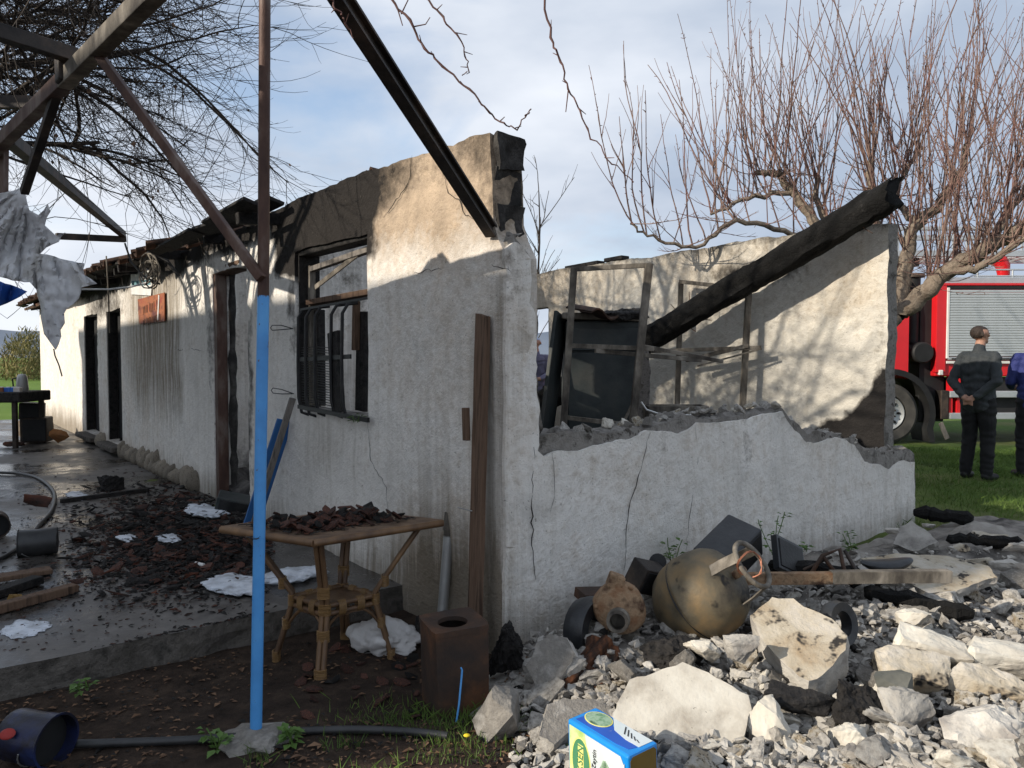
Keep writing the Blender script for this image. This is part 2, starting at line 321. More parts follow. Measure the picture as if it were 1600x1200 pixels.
M_BLACK = simple('matt_black', (0.012, 0.012, 0.013), (0.02, 0.02, 0.02), None, 5, 0.6, bump=0.1)
M_TYRE = simple('tyre_rubber', (0.045, 0.043, 0.04), (0.075, 0.07, 0.063), None, 6, 0.85, bump=0.4, bscale=30)
M_WHITE = simple('white_paint', (0.72, 0.71, 0.68), (0.62, 0.61, 0.58), None, 6, 0.5, bump=0.1)
M_SKIN = simple('skin', (0.42, 0.235, 0.165), (0.37, 0.20, 0.14), None, 14, 0.55, bump=0.1)
M_HAIR = simple('cropped_dark_hair', (0.028, 0.02, 0.016), (0.055, 0.038, 0.03), None, 40, 0.7, bump=0.5, bscale=150)
M_JACKET = simple('charcoal_jacket', (0.032, 0.037, 0.04), (0.045, 0.05, 0.053), None, 7, 0.75, bump=0.5, bscale=14, bdist=0.02)
M_TROUSER = simple('black_trousers', (0.010, 0.010, 0.011), (0.016, 0.016, 0.017), None, 7, 0.85, bump=0.5, bscale=14, bdist=0.02)
M_NAVY = simple('navy_jersey', (0.022, 0.03, 0.13), (0.03, 0.04, 0.165), None, 7, 0.7, bump=0.5, bscale=14, bdist=0.02)
M_SHOE = simple('black_shoe', (0.012, 0.012, 0.013), (0.018, 0.018, 0.018), None, 9, 0.5, bump=0.1)
def tarp_mat():
    k = NT('dirty_plastic_sheet'); col = k.ramp(k.noise(5, 8, 0.65), [(0.3, (0.55, 0.55, 0.56)), (0.5, (0.74, 0.74, 0.75)), (0.7, (0.45, 0.43, 0.40))])
    k.bump(k.noise(26, 8, 0.65), 0.5, 0.012); k.b.inputs['Transmission Weight'].default_value = 0.0
    tr = k.n('BsdfTranslucent'); k.l(col, tr.inputs[0]); ms = k.n('MixShader'); ms.inputs[0].default_value = 0.35
    k.fin(col, 0.5, 0, 0.4); k.l(k.b.outputs[0], ms.inputs[1]); k.l(tr.outputs[0], ms.inputs[2]); k.l(ms.outputs[0], k.t.nodes['Material Output'].inputs[0]); return k.m
M_TARP = tarp_mat()
M_BLUETARP = simple('blue_tarpaulin', (0.012, 0.06, 0.26), (0.018, 0.08, 0.32), None, 4, 0.5, bump=0.4, bscale=8, bdist=0.02)
def ground_mat():
    k = NT('earth_and_grass'); geo = k.n('NewGeometry'); sp = k.n('SeparateXYZ'); k.l(geo.outputs['Position'], sp.inputs[0])
    wob = k.math('MULTIPLY_ADD', k.noise(0.8, 6, 0.6), 3.0, -1.5)
    # grass from about y = 6.3 on, or right of the house
    g = k.math('ADD', k.math('SUBTRACT', sp.outputs[1], 5.9), wob); gm = k.ramp(k.math('MULTIPLY_ADD', g, 0.5, 0.5), [(0.2, 0.0), (0.8, 1.0)])
    n = k.noise(9, 8, 0.7); n2 = k.noise(0.35, 5, 0.6); n3 = k.noise(60, 5, 0.7)
    soil = k.ramp(n, [(0.3, (0.018, 0.013, 0.010)), (0.5, (0.04, 0.028, 0.021)), (0.72, (0.075, 0.052, 0.037))])
    gr = k.ramp(n, [(0.3, (0.035, 0.075, 0.012)), (0.55, (0.075, 0.135, 0.02)), (0.75, (0.12, 0.17, 0.035))])
    gr = k.mix(k.ramp(n2, [(0.42, 0.0), (0.62, 0.55)]), gr, (0.17, 0.145, 0.075))
    dist = k.math('GREATER_THAN', sp.outputs[1], 17.0); lush = k.ramp(n2, [(0.3, (0.085, 0.15, 0.022)), (0.7, (0.13, 0.20, 0.04))])
    gr = k.mix(dist, gr, lush); col = k.mix(gm, soil, gr)
    b = k.bump(n, 0.8, 0.03); k.bump(n3, 0.7, 0.01, b)
    return k.fin(col, 0.95, 0, 0.15)
M_GROUND = ground_mat()
def patio_mat():
    k = NT('wet_concrete'); n = k.noise(0.9, 7, 0.6); f = k.noise(7, 8, 0.7); h = k.noise(60, 5, 0.7)
    wet = k.ramp(k.math('ADD', k.math('MULTIPLY', n, 0.7), k.math('MULTIPLY', f, 0.3)), [(0.42, 1.0), (0.56, 0.0)])
    dry = k.ramp(f, [(0.3, (0.07, 0.062, 0.055)), (0.55, (0.12, 0.11, 0.10)), (0.75, (0.18, 0.165, 0.15))])
    col = k.mix(wet, dry, (0.028, 0.024, 0.021)); soot = k.ramp(k.noise(2.4, 8, 0.7), [(0.5, 0.0), (0.66, 0.85)]); col = k.mix(soot, col, (0.017, 0.014, 0.012))
    rg = k.ramp(wet, [(0.0, 0.62), (1.0, 0.10)]); b = k.bump(h, 0.25, 0.006); k.bump(f, 0.18, 0.02, b)
    return k.fin(col, rg, 0, 0.5)
M_PATIO = patio_mat()
M_KERB = simple('rough_concrete_edge', (0.075, 0.066, 0.055), (0.13, 0.115, 0.10), (0.05, 0.045, 0.038), 9, 0.95, bump=1.0, bscale=55, bdist=0.02)
M_DEBRISFLOOR = simple('ash_floor', (0.02, 0.018, 0.017), (0.05, 0.045, 0.042), (0.12, 0.11, 0.10), 6, 0.9, bump=0.9, bscale=25, bdist=0.03)
M_DUST = simple('mortar_dust', (0.42, 0.39, 0.345), (0.28, 0.255, 0.225), (0.07, 0.064, 0.058), 2.4, 0.97, bump=1.0, bscale=40, bdist=0.03)
M_CRACK = simple('crack', (0.03, 0.027, 0.024), (0.05, 0.045, 0.04), None, 20, 0.95, bump=0)

# ================================================================== ground
def axis(lo, hi, fine_lo, fine_hi, step):
    a = list(np.arange(fine_lo, fine_hi+1e-6, step)); k = step; x = fine_hi
    while x < hi: k *= 1.35; x = min(hi, x+k); a.append(x)
    k = step; x = fine_lo; b = []
    while x > lo: k *= 1.35; x = max(lo, x-k); b.append(x)
    return b[::-1]+a
gx = axis(-900, 900, -4.5, 8.0, 0.1); gy = axis(-60, 1500, 1.4, 10.0, 0.1)
gv = [(x, y, ground_h(x, y)) for y in gy for x in gx]; W = len(gx)
gf = [(j*W+i, j*W+i+1, (j+1)*W+i+1, (j+1)*W+i) for j in range(len(gy)-1) for i in range(W-1)]
me = bpy.data.meshes.new('ground'); me.from_pydata(gv, [], gf); tag(link('ground', me, M_GROUND, None, 180), kind='structure')
# patio slab, its near edge a rough kerb
def hp(t, s, z): return HW(t, s, z)
pm = MB(); NT_, NS_ = 80, 34
tt = [1.04+0.07*i for i in range(60)]+[5.24+0.4*i for i in range(1, 31)]
ss = [0.02-0.12*i for i in range(36)]+[-4.3-0.5*i for i in range(6)]
vv = []
for a in tt:
    for b in ss:
        w = 0.006*fbm(a*3, b*3, 9); edge = 0.035*fbm(b*2.3, 4.2, 1) if a == tt[0] else 0
        vv.append(hp(a+edge, b, w*(0.3 if a == tt[0] else 1)))
ns = len(ss); pm.add(vv, [(i*ns+j, i*ns+j+1, (i+1)*ns+j+1, (i+1)*ns+j) for i in range(len(tt)-1) for j in range(ns-1)])
pat = pm.build('patio', M_PATIO, None, 180); tag(pat, kind='structure')
km = MB(); rows = 6; kv = []
for r in range(rows):
    for j, b in enumerate(ss):
        o = vv[j]; off = 0.0 if r == 0 else (0.02*fbm(b*5, r*1.7, 3)+0.012*r*0.6)
        q = Vector(o)-HU*off; kv.append((q.x, q.y, o[2]-0.30*r/(rows-1)-(0.001 if r == 0 else 0)))
km.add(kv, [(r*ns+j, r*ns+j+1, (r+1)*ns+j+1, (r+1)*ns+j) for r in range(rows-1) for j in range(ns-1)])
tag(km.build('patio_edge', M_KERB, pat, None))

# ================================================================== the burnt house
HOUSE = empty('farmhouse', HC, 'long white rendered farmhouse gutted by fire, roof gone at the near end', 'house', HANG)
def inside(poly, pts):
    p = np.asarray(pts, float); q = np.asarray(poly, float); x, y = p[:, 0][:, None], p[:, 1][:, None]
    x1, y1 = q[:, 0][None], q[:, 1][None]; x2, y2 = np.roll(q[:, 0], -1)[None], np.roll(q[:, 1], -1)[None]
    c = ((y1 > y) != (y2 > y)) & (x < (x2-x1)*(y-y1)/(y2-y1+1e-12)+x1)
    return c.sum(1) % 2 == 1
def dense(poly, step, jag, rr, zmin=-9, calm=None):
    out = []
    for i, (a, b) in enumerate(poly):
        c, d = poly[(i+1) % len(poly)]; L = math.hypot(c-a, d-b); n = max(1, int(L/step)); nx, ny = -(d-b)/(L+1e-9), (c-a)/(L+1e-9)
        for k in range(n):
            f = k/n; z = b+(d-b)*f; q_ = 0.16/step; x_ = a+(c-a)*f
            j = jag*(2.1*fbm(x_*q_*0.55, z*q_*0.55, 4.4, 3)+1.2*max(0, fbm(x_*q_*0.3, z*q_*0.3, 9.1, 2))+rr.uniform(-.35, .35))*(1 if k else 0.6)
            if z < zmin or (calm and calm(a+(c-a)*f, z)): j *= 0.4
            out.append((a+(c-a)*f+nx*j, z+ny*j))
    return out
def wall(name, outline, holes, thick, fmap, mat, parent, step=0.1, amp=0.006, seed=1, wear=None, calm=None, jag=0.015, estep=0.05, hjag=0.006, layers=3, side_mat=None, zmin=-0.05):
    rr = random.Random(seed); ol = dense(outline, estep, jag, rr, zmin, calm); hs = [dense(h, 0.06, hjag, rr) for h in holes]
    V = []; E = []
    for loop in [ol]+hs:
        b = len(V); V += [Vector(p) for p in loop]; E += [(b+i, b+(i+1) % len(loop)) for i in range(len(loop))]
    A = np.array(ol); x0, x1, z0, z1 = A[:, 0].min(), A[:, 0].max(), A[:, 1].min(), A[:, 1].max()
    g = [(a+rr.uniform(-.3, .3)*step, z+rr.uniform(-.3, .3)*step) for a in np.arange(x0+step/2, x1, step) for z in np.arange(z0+step/2, z1, step)]
    ok = inside(ol, g)
    for h in hs: ok &= ~inside(h, g)
    V += [Vector(p) for p, k in zip(g, ok) if k]
    v2, e2, f2, *_ = delaunay_2d_cdt(V, E, [], 0, 1e-5)
    cen = [((v2[f[0]].x+v2[f[1]].x+v2[f[2]].x)/3, (v2[f[0]].y+v2[f[1]].y+v2[f[2]].y)/3) for f in f2]
    ok = inside(ol, cen)
    for h in hs: ok &= ~inside(h, cen)
    F = [tuple(f) for f, k in zip(f2, ok) if k]
    use = sorted({i for f in F for i in f}); mp_ = {o: i for i, o in enumerate(use)}; pts = [(v2[i].x, v2[i].y) for i in use]; F = [tuple(mp_[i] for i in f) for f in F]
    cnt = {}
    for f in F:
        for i in range(3):
            e = (f[i], f[(i+1) % 3]); k = (min(e), max(e)); cnt.setdefault(k, []).append(e)
    bord = [v[0] for v in cnt.values() if len(v) == 1]; bset = {i for e in bord for i in e}
    n = len(pts); verts = []; co2 = []
    for i, (a, z) in enumerate(pts):
        d = 0 if i in bset else amp*(1.6*fbm(a*0.9+seed, z*0.9, seed, 2)+1.0*fbm(a*5, z*5, seed+3, 3)); verts.append(fmap(a, z, d)); co2.append((a, z))
    for (a, z) in pts: verts.append(fmap(a, z, thick)); co2.append((a, z))
    faces = list(F)+[tuple(n+i for i in reversed(f)) for f in F]; mi = [0]*len(F)+[1 if side_mat else 0]*len(F)
    ring = {}
    for i in bset:
        ring[i] = [i]
        for l in range(1, layers):
            a, z = pts[i]; j = jag*1.1 if z > zmin+0.06 and not (calm and calm(a, z)) else 0
            ring[i].append(len(verts)); aa, zz = a+rr.uniform(-j, j), z+rr.uniform(-j, j); verts.append(fmap(aa, zz, thick*l/layers)); co2.append((aa, zz))
        ring[i].append(n+i)
    for a, b in bord:
        for l in range(layers): faces.append((ring[b][l], ring[a][l], ring[a][l+1], ring[b][l+1])); mi.append(1 if side_mat else 0)
    me = bpy.data.meshes.new(name); me.from_pydata([tuple(v) for v in verts], [], faces)
    bm = bmesh.new(); bm.from_mesh(me); bmesh.ops.recalc_face_normals(bm, faces=bm.faces[:]); bm.to_mesh(me); bm.free()
    me.polygons.foreach_set('material_index', mi)
    at = me.color_attributes.new('wear', 'FLOAT_COLOR', 'POINT'); buf = []
    for a, z in co2: buf += list(wear(a, z) if wear else (0, 0, 0))+[1.0]
    at.data.foreach_set('color', buf)
    return link(name, me, [mat]+([side_mat] if side_mat else []), parent, 32)
def blob(a, z, ca, cz, ra, rz): return math.exp(-(((a-ca)/ra)**2+((z-cz)/rz)**2))

# facade -------------------------------------------------------------
F_ = lambda x, y: FZ(x, y)
wl_, wr_ = FZ(462, 500)[0], FZ(575, 500)[0]; wzt, wzb = FZ(572, 366)[1], FZ(580, 655)[1]
dl_, dr_ = FZ(334, 600)[0], FZ(388, 600)[0]; dzt = FZ(360, 420)[1]
d2l, d2r = FZ(168, 600)[0], FZ(190, 600)[0]; d3l, d3r = FZ(133, 600)[0], FZ(154, 600)[0]
WTOP = 2.56; TEND = 17.2
top_px = [(766, 207), (742, 210), (700, 226), (660, 239), (600, 259), (560, 273), (500, 296), (456, 314)]
tops = [FZ(*p) for p in top_px]
fac_out = [(0.0, -0.25), (TEND, -0.25), (TEND, 2.50), (12.0, 2.50), (8.0, 2.52), (4.2, 2.53)]+[(a, z) for a, z in tops[::-1]]
fac_out += [FZ(769, 300), FZ(771, 345), (0.06, 2.0), (0.0, 1.9)]
fac_holes = [[(wr_, wzb), (wl_, wzb), (wl_, wzt), (wr_, wzt)], [(dr_, -0.02), (dl_, -0.02), (dl_, dzt), (dr_, dzt)],
             [(d2r, 0.14), (d2l, 0.14), (d2l, 2.08), (d2r, 2.08)], [(d3r, 0.14), (d3l, 0.14), (d3l, 2.08), (d3r, 2.08)]]
def fac_wear(a, z):
    a0, z0 = a, z; a += 0.16*fbm(a0*1.8, z0*1.8, 31, 4); z += 0.10*fbm(a0*1.8, z0*1.8, 57, 4)
    soot = 0.0
    soot += 1.35*sstep(3.25, 3.0, a)*sstep(1.25, 1.65, a+0.35*(2.5-z))*sstep(1.98, 2.12, z)*0.92 if a < 3.6 else 0
    soot += 0.95*sstep(2.25, 2.52, z)*sstep(0.5, 1.6, a)*(1 if a < 3.2 else 0.5)
    soot += 0.7*sstep(2.28, 2.52, z)*sstep(3.1, 3.6, a)+0.3*blob(a, z, dl_+0.2, 2.4, 1.0, 0.12)
    soot += 0.5*blob(a, z, 0.12, 2.3, 0.16, 0.35)+0.30*blob(a, z, 0.35, 2.5, 0.4, 0.12)
    soot += 0.7*blob(a, z, wl_+0.05, 1.9, 0.10, 0.5)+0.6*blob(a, z, dl_+0.06, 1.6, 0.09, 0.8)+0.8*blob(a, z, dr_-0.06, 1.0, 0.07, 0.9)
    soot += 0.5*blob(a, z, 6.6, 2.45, 1.2, 0.25)+0.75*blob(a, z, d2l+0.2, 2.2, 1.4, 0.3)
    warm = 0.95*sstep(1.75, 2.3, z)*sstep(2.0, 1.2, a)+0.35*sstep(2.3, 0.4, a)*sstep(0.7, 1.6, z)+0.25*sstep(5.6, 7, a)
    grime = 0.75*sstep(5.5, 6.0, a)*sstep(9.5, 7.6, a)*sstep(0.1, 1.2, z)+0.75*sstep(0.5, -0.1, z+0.12*fbm(a*2, 1, 1))
    grime += 0.45*blob(a, z, (wl_+wr_)/2, wzb-0.25, 0.7, 0.3)+0.28*sstep(1.3, 0.7, a)*sstep(2.0, 1.4, z)+0.35*sstep(11, 13, a)*sstep(1.0, 0.2, z)+0.45*blob(a, z, 0.05, 1.4, 0.12, 0.9)
    warm += 0.7*blob(a, z, 0.55, 0.25, 0.55, 0.5); grime += 0.5*blob(a, z, 0.55, 0.2, 0.5, 0.4)
    return soot, warm, grime
wall('facade_wall', fac_out, fac_holes, 0.20, lambda a, z, d: (a, -d, z), M_PLASTER, HOUSE, 0.085, 0.010, 3, fac_wear, lambda a, z: a < 0.02 and z < 1.85, 0.012, 0.05, 0.008)
# end wall: cement core, plaster skin with its own flaked border -------
core_px = [(808, 372), (818, 385), (831, 402), (832, 425), (829, 474), (841, 492), (838, 560), (846, 640), (845, 686), (900, 680), (990, 668), (1040, 660), (1085, 648), (1150, 648), (1226, 637), (1238, 655),
           (1264, 682), (1312, 678), (1340, 688), (1352, 710), (1424, 706), (1431, 716)]
core = [EZ(*p) for p in core_px]; SEND = EZ(1431, 716)[0]
end_out = [(0.02, -0.3), (0.02, 1.98), (0.06, 2.02), (0.12, 2.03)]+core+[(SEND, -0.3)]
E_MAP = lambda a, z, d: (d, -a, z)
end_wall = wall('end_wall', end_out, [], 0.19, lambda a, z, d: (d+0.018, -a, z), M_BLOCK, HOUSE, 0.05, 0.016, 8, None, lambda a, z: a < 0.05, 0.022, 0.04, layers=4)
skin_px = [(806, 380), (826, 404), (828, 424), (825, 474), (836, 494), (834, 562), (842, 642), (838, 706), (850, 716), (905, 706), (930, 694), (985, 684), (1010, 672), (1060, 676), (1090, 660), (1150, 656), (1222, 641), (1234, 662),
           (1258, 690), (1306, 684), (1334, 696), (1350, 722), (1388, 734), (1405, 722), (1422, 726), (1428, 722)]
skin = [EZ(*p) for p in skin_px]
skin_out = [(-0.008, -0.3), (-0.008, 1.93), (0.05, 1.97)]+skin+[(SEND-0.012, -0.3)]
def end_wear(a, z):
    soot = 0.35*blob(a, z, EZ(1165, 700)[0], 0.75, 0.07, 0.35)+0.25*blob(a, z, 1.2, 0.9, 0.1, 0.2)+0.30*blob(a, z, 0.0, 1.9, 0.15, 0.3)
    return soot, 0.15*sstep(0.3, 0.0, a)+0.12, 0.15+0.35*sstep(0.35, -0.1, z)+0.22*sstep(0.25, 0.0, a)
wall('plaster_skin', skin_out, [], 0.022, lambda a, z, d: (d-0.006, -a, z), M_PLASTER, end_wall, 0.06, 0.010, 12, end_wear, lambda a, z: a < 0.02 and z < 1.8, 0.014, 0.035, layers=1)
# rear wall, seen on its sunlit inner face -------------------------------
rtop = [RZ(1390, 348), RZ(1330, 352), RZ(1262, 361), RZ(1180, 374), RZ(1100, 387), RZ(1040, 396), RZ(980, 406), RZ(900, 418)]
R0 = RZ(1387, 500)[0]
rear_out = [(R0, -0.25), (TEND, -0.25), (TEND, 2.5), (10, 2.5)]+rtop[::-1]
rdl, rdr = RZ(838, 500)[0], RZ(857, 500)[0]
rear_holes = [[(rdr, 0.4), (rdl+0.6, 0.4), (rdl+0.6, RZ(850, 480)[1]), (rdr, RZ(850, 480)[1])]]
def rear_wear(a, z):
    sx = lambda px, py: RZ(px, py)
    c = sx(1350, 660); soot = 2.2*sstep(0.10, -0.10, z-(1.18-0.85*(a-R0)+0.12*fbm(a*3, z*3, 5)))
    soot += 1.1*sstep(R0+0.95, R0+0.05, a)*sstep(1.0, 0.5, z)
    soot += 0.9*blob(a, z, sx(1175, 425)[0], sx(1175, 425)[1], 0.42, 0.10)+0.45*blob(a, z, sx(1225, 425)[0], sx(1225, 425)[1], 0.2, 0.12)  # dark blobs below the beam: its cast shadow painted into the soot channel
    soot += 0.45*sstep(2.42, 2.56, z)+0.25*sstep(3.2, 5.5, a)*sstep(1.6, 2.3, z)
    soot += 0.35*blob(a, z, R0+0.06, 1.4, 0.08, 0.7)
    warm = 0.16+0.55*sstep(3.0, 6.0, a)+0.25*blob(a, z, 0.6, 2.0, 0.5, 0.3)-0.2*blob(a, z, 1.1, 1.3, 0.7, 0.7)+0.2*sstep(2.1, 2.5, z)
    return soot, warm, 0.25*sstep(3.0, 4.0, a)*sstep(1.2, 2.2, z)+0.1
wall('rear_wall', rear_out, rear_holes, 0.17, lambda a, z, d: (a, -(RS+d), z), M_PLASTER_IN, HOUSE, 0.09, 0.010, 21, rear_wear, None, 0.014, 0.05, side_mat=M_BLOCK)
# partitions and floor
def part_wear(a, z): return 0.10+0.25*sstep(1.8, 2.4, z)+0.5*sstep(0.7, 0.1, z), 0.1, 0.4
for k, tpos in enumerate((5.25, 7.6, 10.6, TEND-0.2)):
    wall('partition_wall', [(0.22, -0.2), (RS-0.02, -0.2), (RS-0.02, 2.45), (2.3, 3.25), (0.22, 2.48)], [], 0.15, lambda a, z, d, q=tpos: (q+d, -a, z), M_PLASTER, HOUSE, 0.14, 0.008, 30+k, part_wear, None, 0.02, 0.07)
fl = MB(); fv = []; fa = np.arange(0.1, TEND, 0.16); fb = np.arange(0.1, RS+0.05, 0.16)
for a in fa:
    for b in fb: fv.append((a, -b, 0.0+max(0, 0.12+0.28*fbm(a*1.3, b*1.3, 5)+0.1*fbm(a*5, b*5, 2))*sstep(0, 0.5, a)))
nb_ = len(fb); fl.add(fv, [(i*nb_+j, i*nb_+j+1, (i+1)*nb_+j+1, (i+1)*nb_+j) for i in range(len(fa)-1) for j in range(nb_-1)])
fl.build('floor_debris', M_DEBRISFLOOR, HOUSE)['kind'] = 'stuff'
# blackened hollow blocks left standing on the broken corner
def hollow_block(name, a0, a1, s0, s1, z0, z1, mat, seed):
    bm = bmesh.new(); bmesh.ops.create_cube(bm, size=1.0); bmesh.ops.subdivide_edges(bm, edges=bm.edges[:], cuts=4, use_grid_fill=True)
    for v in bm.verts:
        c = Vector((a0+(v.co.x+.5)*(a1-a0), -(s0+(v.co.y+.5)*(s1-s0)), z0+(v.co.z+.5)*(z1-z0)))
        hollow = 0.03*math.exp(-((v.co.y)/0.22)**2-((v.co.z)/0.32)**2) if v.co.x < -0.49 else 0
        c.x += hollow; c += noise.noise_vector(c*9+Vector((seed, 0, 0)))*0.020+noise.noise_vector(c*28)*0.007; v.co = c
    me = bpy.data.meshes.new(name); bm.to_mesh(me); bm.free(); return link(name, me, mat, HOUSE, 25)
bt = FZ(766, 250)[0]
bz = [FZ(766, y)[1] for y in (372, 318, 262, 209)]
for k in range(3):
    hollow_block('concrete_block', bt-0.045+0.02*(k == 1), bt+0.02, 0.02, 0.185, bz[k]-0.004, bz[k+1]+0.002, M_BLOCK_SOOT, k*3.1)
# cracks: thin dark grooves
def crack(px, plane, parent, w=0.004, seed=0):
    rr = random.Random(seed); pts = []
    fn = FZ if plane == 'f' else EZ
    c = [fn(*p) for p in px]
    for i in range(len(c)-1):
        n = max(2, int(math.hypot(c[i+1][0]-c[i][0], c[i+1][1]-c[i][1])/0.035))
        for k in range(n): f = k/n; pts.append((c[i][0]+(c[i+1][0]-c[i][0])*f+rr.uniform(-.009, .009), c[i][1]+(c[i+1][1]-c[i][1])*f+rr.uniform(-.009, .009)))
    pts.append(c[-1]); mb = MB(); N = len(pts)
    p3 = [Vector((a, 0.004, z)) if plane == 'f' else Vector((-0.008, -a, z)) for a, z in pts]
    mb.tube(p3, [0.62*w*(0.25+0.75*math.sin(math.pi*min(1, (i+0.6)/N)))*rr.uniform(0.5, 1.2) for i in range(N)], 4); mb.build('crack', M_CRACK, parent)
crack([(834, 700), (829, 770), (831, 850), (836, 905)], 'e', end_wall, 0.005, 1)
crack([(1013, 678), (1000, 730), (982, 790), (977, 830), (973, 905)], 'e', end_wall, 0.004, 2)
crack([(1085, 664), (1088, 720), (1078, 790), (1070, 860)], 'e', end_wall, 0.0025, 3)
crack([(690, 262), (702, 300), (722, 318), (728, 338), (752, 340)], 'f', HOUSE, 0.004, 4)
crack([(645, 244), (640, 285), (600, 340)], 'f', HOUSE, 0.004, 5)
crack([(575, 660), (580, 720), (604, 760), (607, 800)], 'f', HOUSE, 0.003, 6)
crack([(268, 548), (300, 545), (332, 552)], 'f', HOUSE, 0.005, 7)
crack([(760, 400), (768, 412), (800, 425)], 'f', HOUSE, 0.005, 8)
crack([(590, 440), (660, 424), (758, 408)], 'f', HOUSE, 0.003, 9)
crack([(860, 700), (866, 760), (858, 800)], 'e', end_wall, 0.002, 10)
# window: reveal, frame, broken mullion, bowed iron grille
win = bpy.data.objects.new('window', None); COL.objects.link(win); win.parent = HOUSE; win.location = ((wl_+wr_)/2, 0, wzb)
ww, wh = wl_-wr_, wzt-wzb
def wbar(name, a0, z0, a1, z1, y, w, mat): MB().beam((a0, y, z0), (a1, y, z1), 0.04, w, Vector((0, 1, 0)) if abs(z1-z0) < abs(a1-a0) else Vector((0, 1, 0)), 0.004).build(name, mat, win)
hw = ww/2
wbar('frame', hw-0.03, 0.02, hw-0.03, wh-0.09, -0.12, 0.05, M_FRAME); wbar('frame', -hw+0.02, 0.9, -hw+0.02, wh-0.05, -0.12, 0.03, M_FRAME)
wbar('frame', -hw+0.03, wh-0.06, hw-0.03, wh-0.12, -0.12, 0.05, M_WOOD_GREY)
wbar('transom', -hw+0.01, wh*0.70, hw-0.05, wh*0.685, -0.11, 0.10, M_WOOD_OLD); wbar('mullion', -hw+0.38, 0.45, -hw+0.36, wh*0.66, -0.10, 0.045, M_WOOD_OLD)
wbar('broken_lath', hw-0.12, wh*0.78, -hw+0.35, wh*0.93, -0.11, 0.012, M_FRAME)
MB().box((0, -0.09, wh+0.0), (ww-0.02, 0.14, 0.05), None, 0.01).build('lintel', M_CHAR, win)
MB().box((0, -0.10, -0.002), (ww-0.02, 0.17, 0.03), None, 0.012).build('sill', M_BLOCK, win)
MB().box((hw-0.07, -0.16, wh*0.33), (0.10, 0.06, wh*0.62), None, 0.006).build('burnt_shutter', M_CHAR, win)
MB().box((hw-0.008, -0.11, wh*0.5), (0.012, 0.17, wh*0.98), None, 0.002).build('charred_reveal', M_CHAR, win)
MB().box((-hw+0.36, -0.14, wh*0.31), (0.14, 0.03, wh*0.58), Matrix.Rotation(-0.05, 3, 'Y'), 0.004).build('burnt_shutter', M_CHAR, win)
gril = bpy.data.objects.new('grille', None); COL.objects.link(gril); gril.parent = win
gl, gr_ = hw-0.17, -hw+0.16; gtop = wh*0.64
for k, f in enumerate((0.0, 0.17, 0.36, 0.66, 0.86)):
    x = gl+(gr_-gl)*f+U(-.01, .01); z0 = 0.0+U(-.02, .03)
    MB().tube([(x-0.05, -0.04, gtop), (x-0.02, 0.02, gtop-0.01), (x, 0.05, gtop-0.07), (x+0.005, 0.055, gtop*0.5), (x, 0.055, 0.1), (x-0.02, 0.04, z0), (x-0.05, -0.01, z0-0.02)], 0.012, 7).build('bar', M_IRON, gril, 60)
MB().beam((gl+0.01, 0.045, gtop*0.50), (gr_, 0.045, gtop*0.53), 0.012, 0.03).build('cross_bar', M_IRON, gril)
MB().beam((gl+0.01, 0.05, 0.03), (gr_-0.25, 0.05, 0.0), 0.02, 0.03).build('cross_bar', M_IRON, gril)
MB().beam((gl+0.01, 0.03, gtop-0.01), (-hw+0.01, -0.01, gtop+0.02), 0.012, 0.016).build('cross_bar', M_IRON, gril)
for k in range(24):
    z = 0.05+k*0.0185
    MB().tube([(gl-0.02, 0.035, z+U(-.003, .003)), (gl-0.30, 0.03, z+U(-.004, .004)), (gl-0.52, 0.025, z-0.01)], 0.0035, 4).build('rack_wire', M_IRON, gril)
MB().box((gl-0.60, 0.03, 0.30), (0.16, 0.03, 0.56), Matrix.Rotation(0.12, 3, 'Y'), 0.005).build('burnt_panel', M_CHAR, gril)
for z in (0.62, 0.12):
    x = hw+0.02; MB().tube([(x-0.04, 0.03, z), (x+0.10, 0.07, z+0.03), (x+0.28, 0.07, z+0.035), (x+0.32, 0.07, z+0.015), (x+0.28, 0.07, z-0.005), (x+0.1, 0.07, z-0.005), (x-0.02, 0.03, z)], 0.004, 5).build('wire_loop', M_IRON, win)
# near doorway: dark frame, charred jamb, lintel
dw = bpy.data.objects.new('doorway', None); COL.objects.link(dw); dw.parent = HOUSE; dw.location = (dl_, 0, 0)
MB().box((-0.045, -0.06, dzt/2), (0.09, 0.10, dzt-0.01), None, 0.006).build('door_frame', M_RUSTPOLE, dw)
jm = MB(); jm.tube([(-0.11+U(-.012, .012), -0.15, dzt*i/24.0) for i in range(25)], [0.035+U(-.01, .012) for _ in range(25)], 7); jm.build('broken_jamb', M_BLOCK_SOOT, dw, 20)
MB().box((-(dl_-dr_)/2, -0.085, dzt+0.03), (dl_-dr_+0.2, 0.16, 0.075), Matrix.Rotation(0.02, 3, 'Y'), 0.012).build('lintel', M_WOOD_OLD, dw)
for a0, a1 in ((d2l, d2r), (d3l, d3r)):
    d = bpy.data.objects.new('doorway', None); COL.objects.link(d); d.parent = HOUSE; d.location = (a0, 0, 0.14); w_ = a0-a1
    MB().box((-w_/2, -0.16, 0.97), (w_-0.02, 0.04, 1.93), None, 0.004).build('door_leaf', M_DARK, d)
    MB().box((-w_/2, 0.03, -0.05), (w_+0.1, 0.26, 0.08), None, 0.02).build('doorstep', M_KERB, d)
    for q in (-0.03, -w_+0.03): MB().box((q, -0.07, 0.97), (0.05, 0.12, 1.92), None, 0.004).build('door_frame', M_CHAR, d)
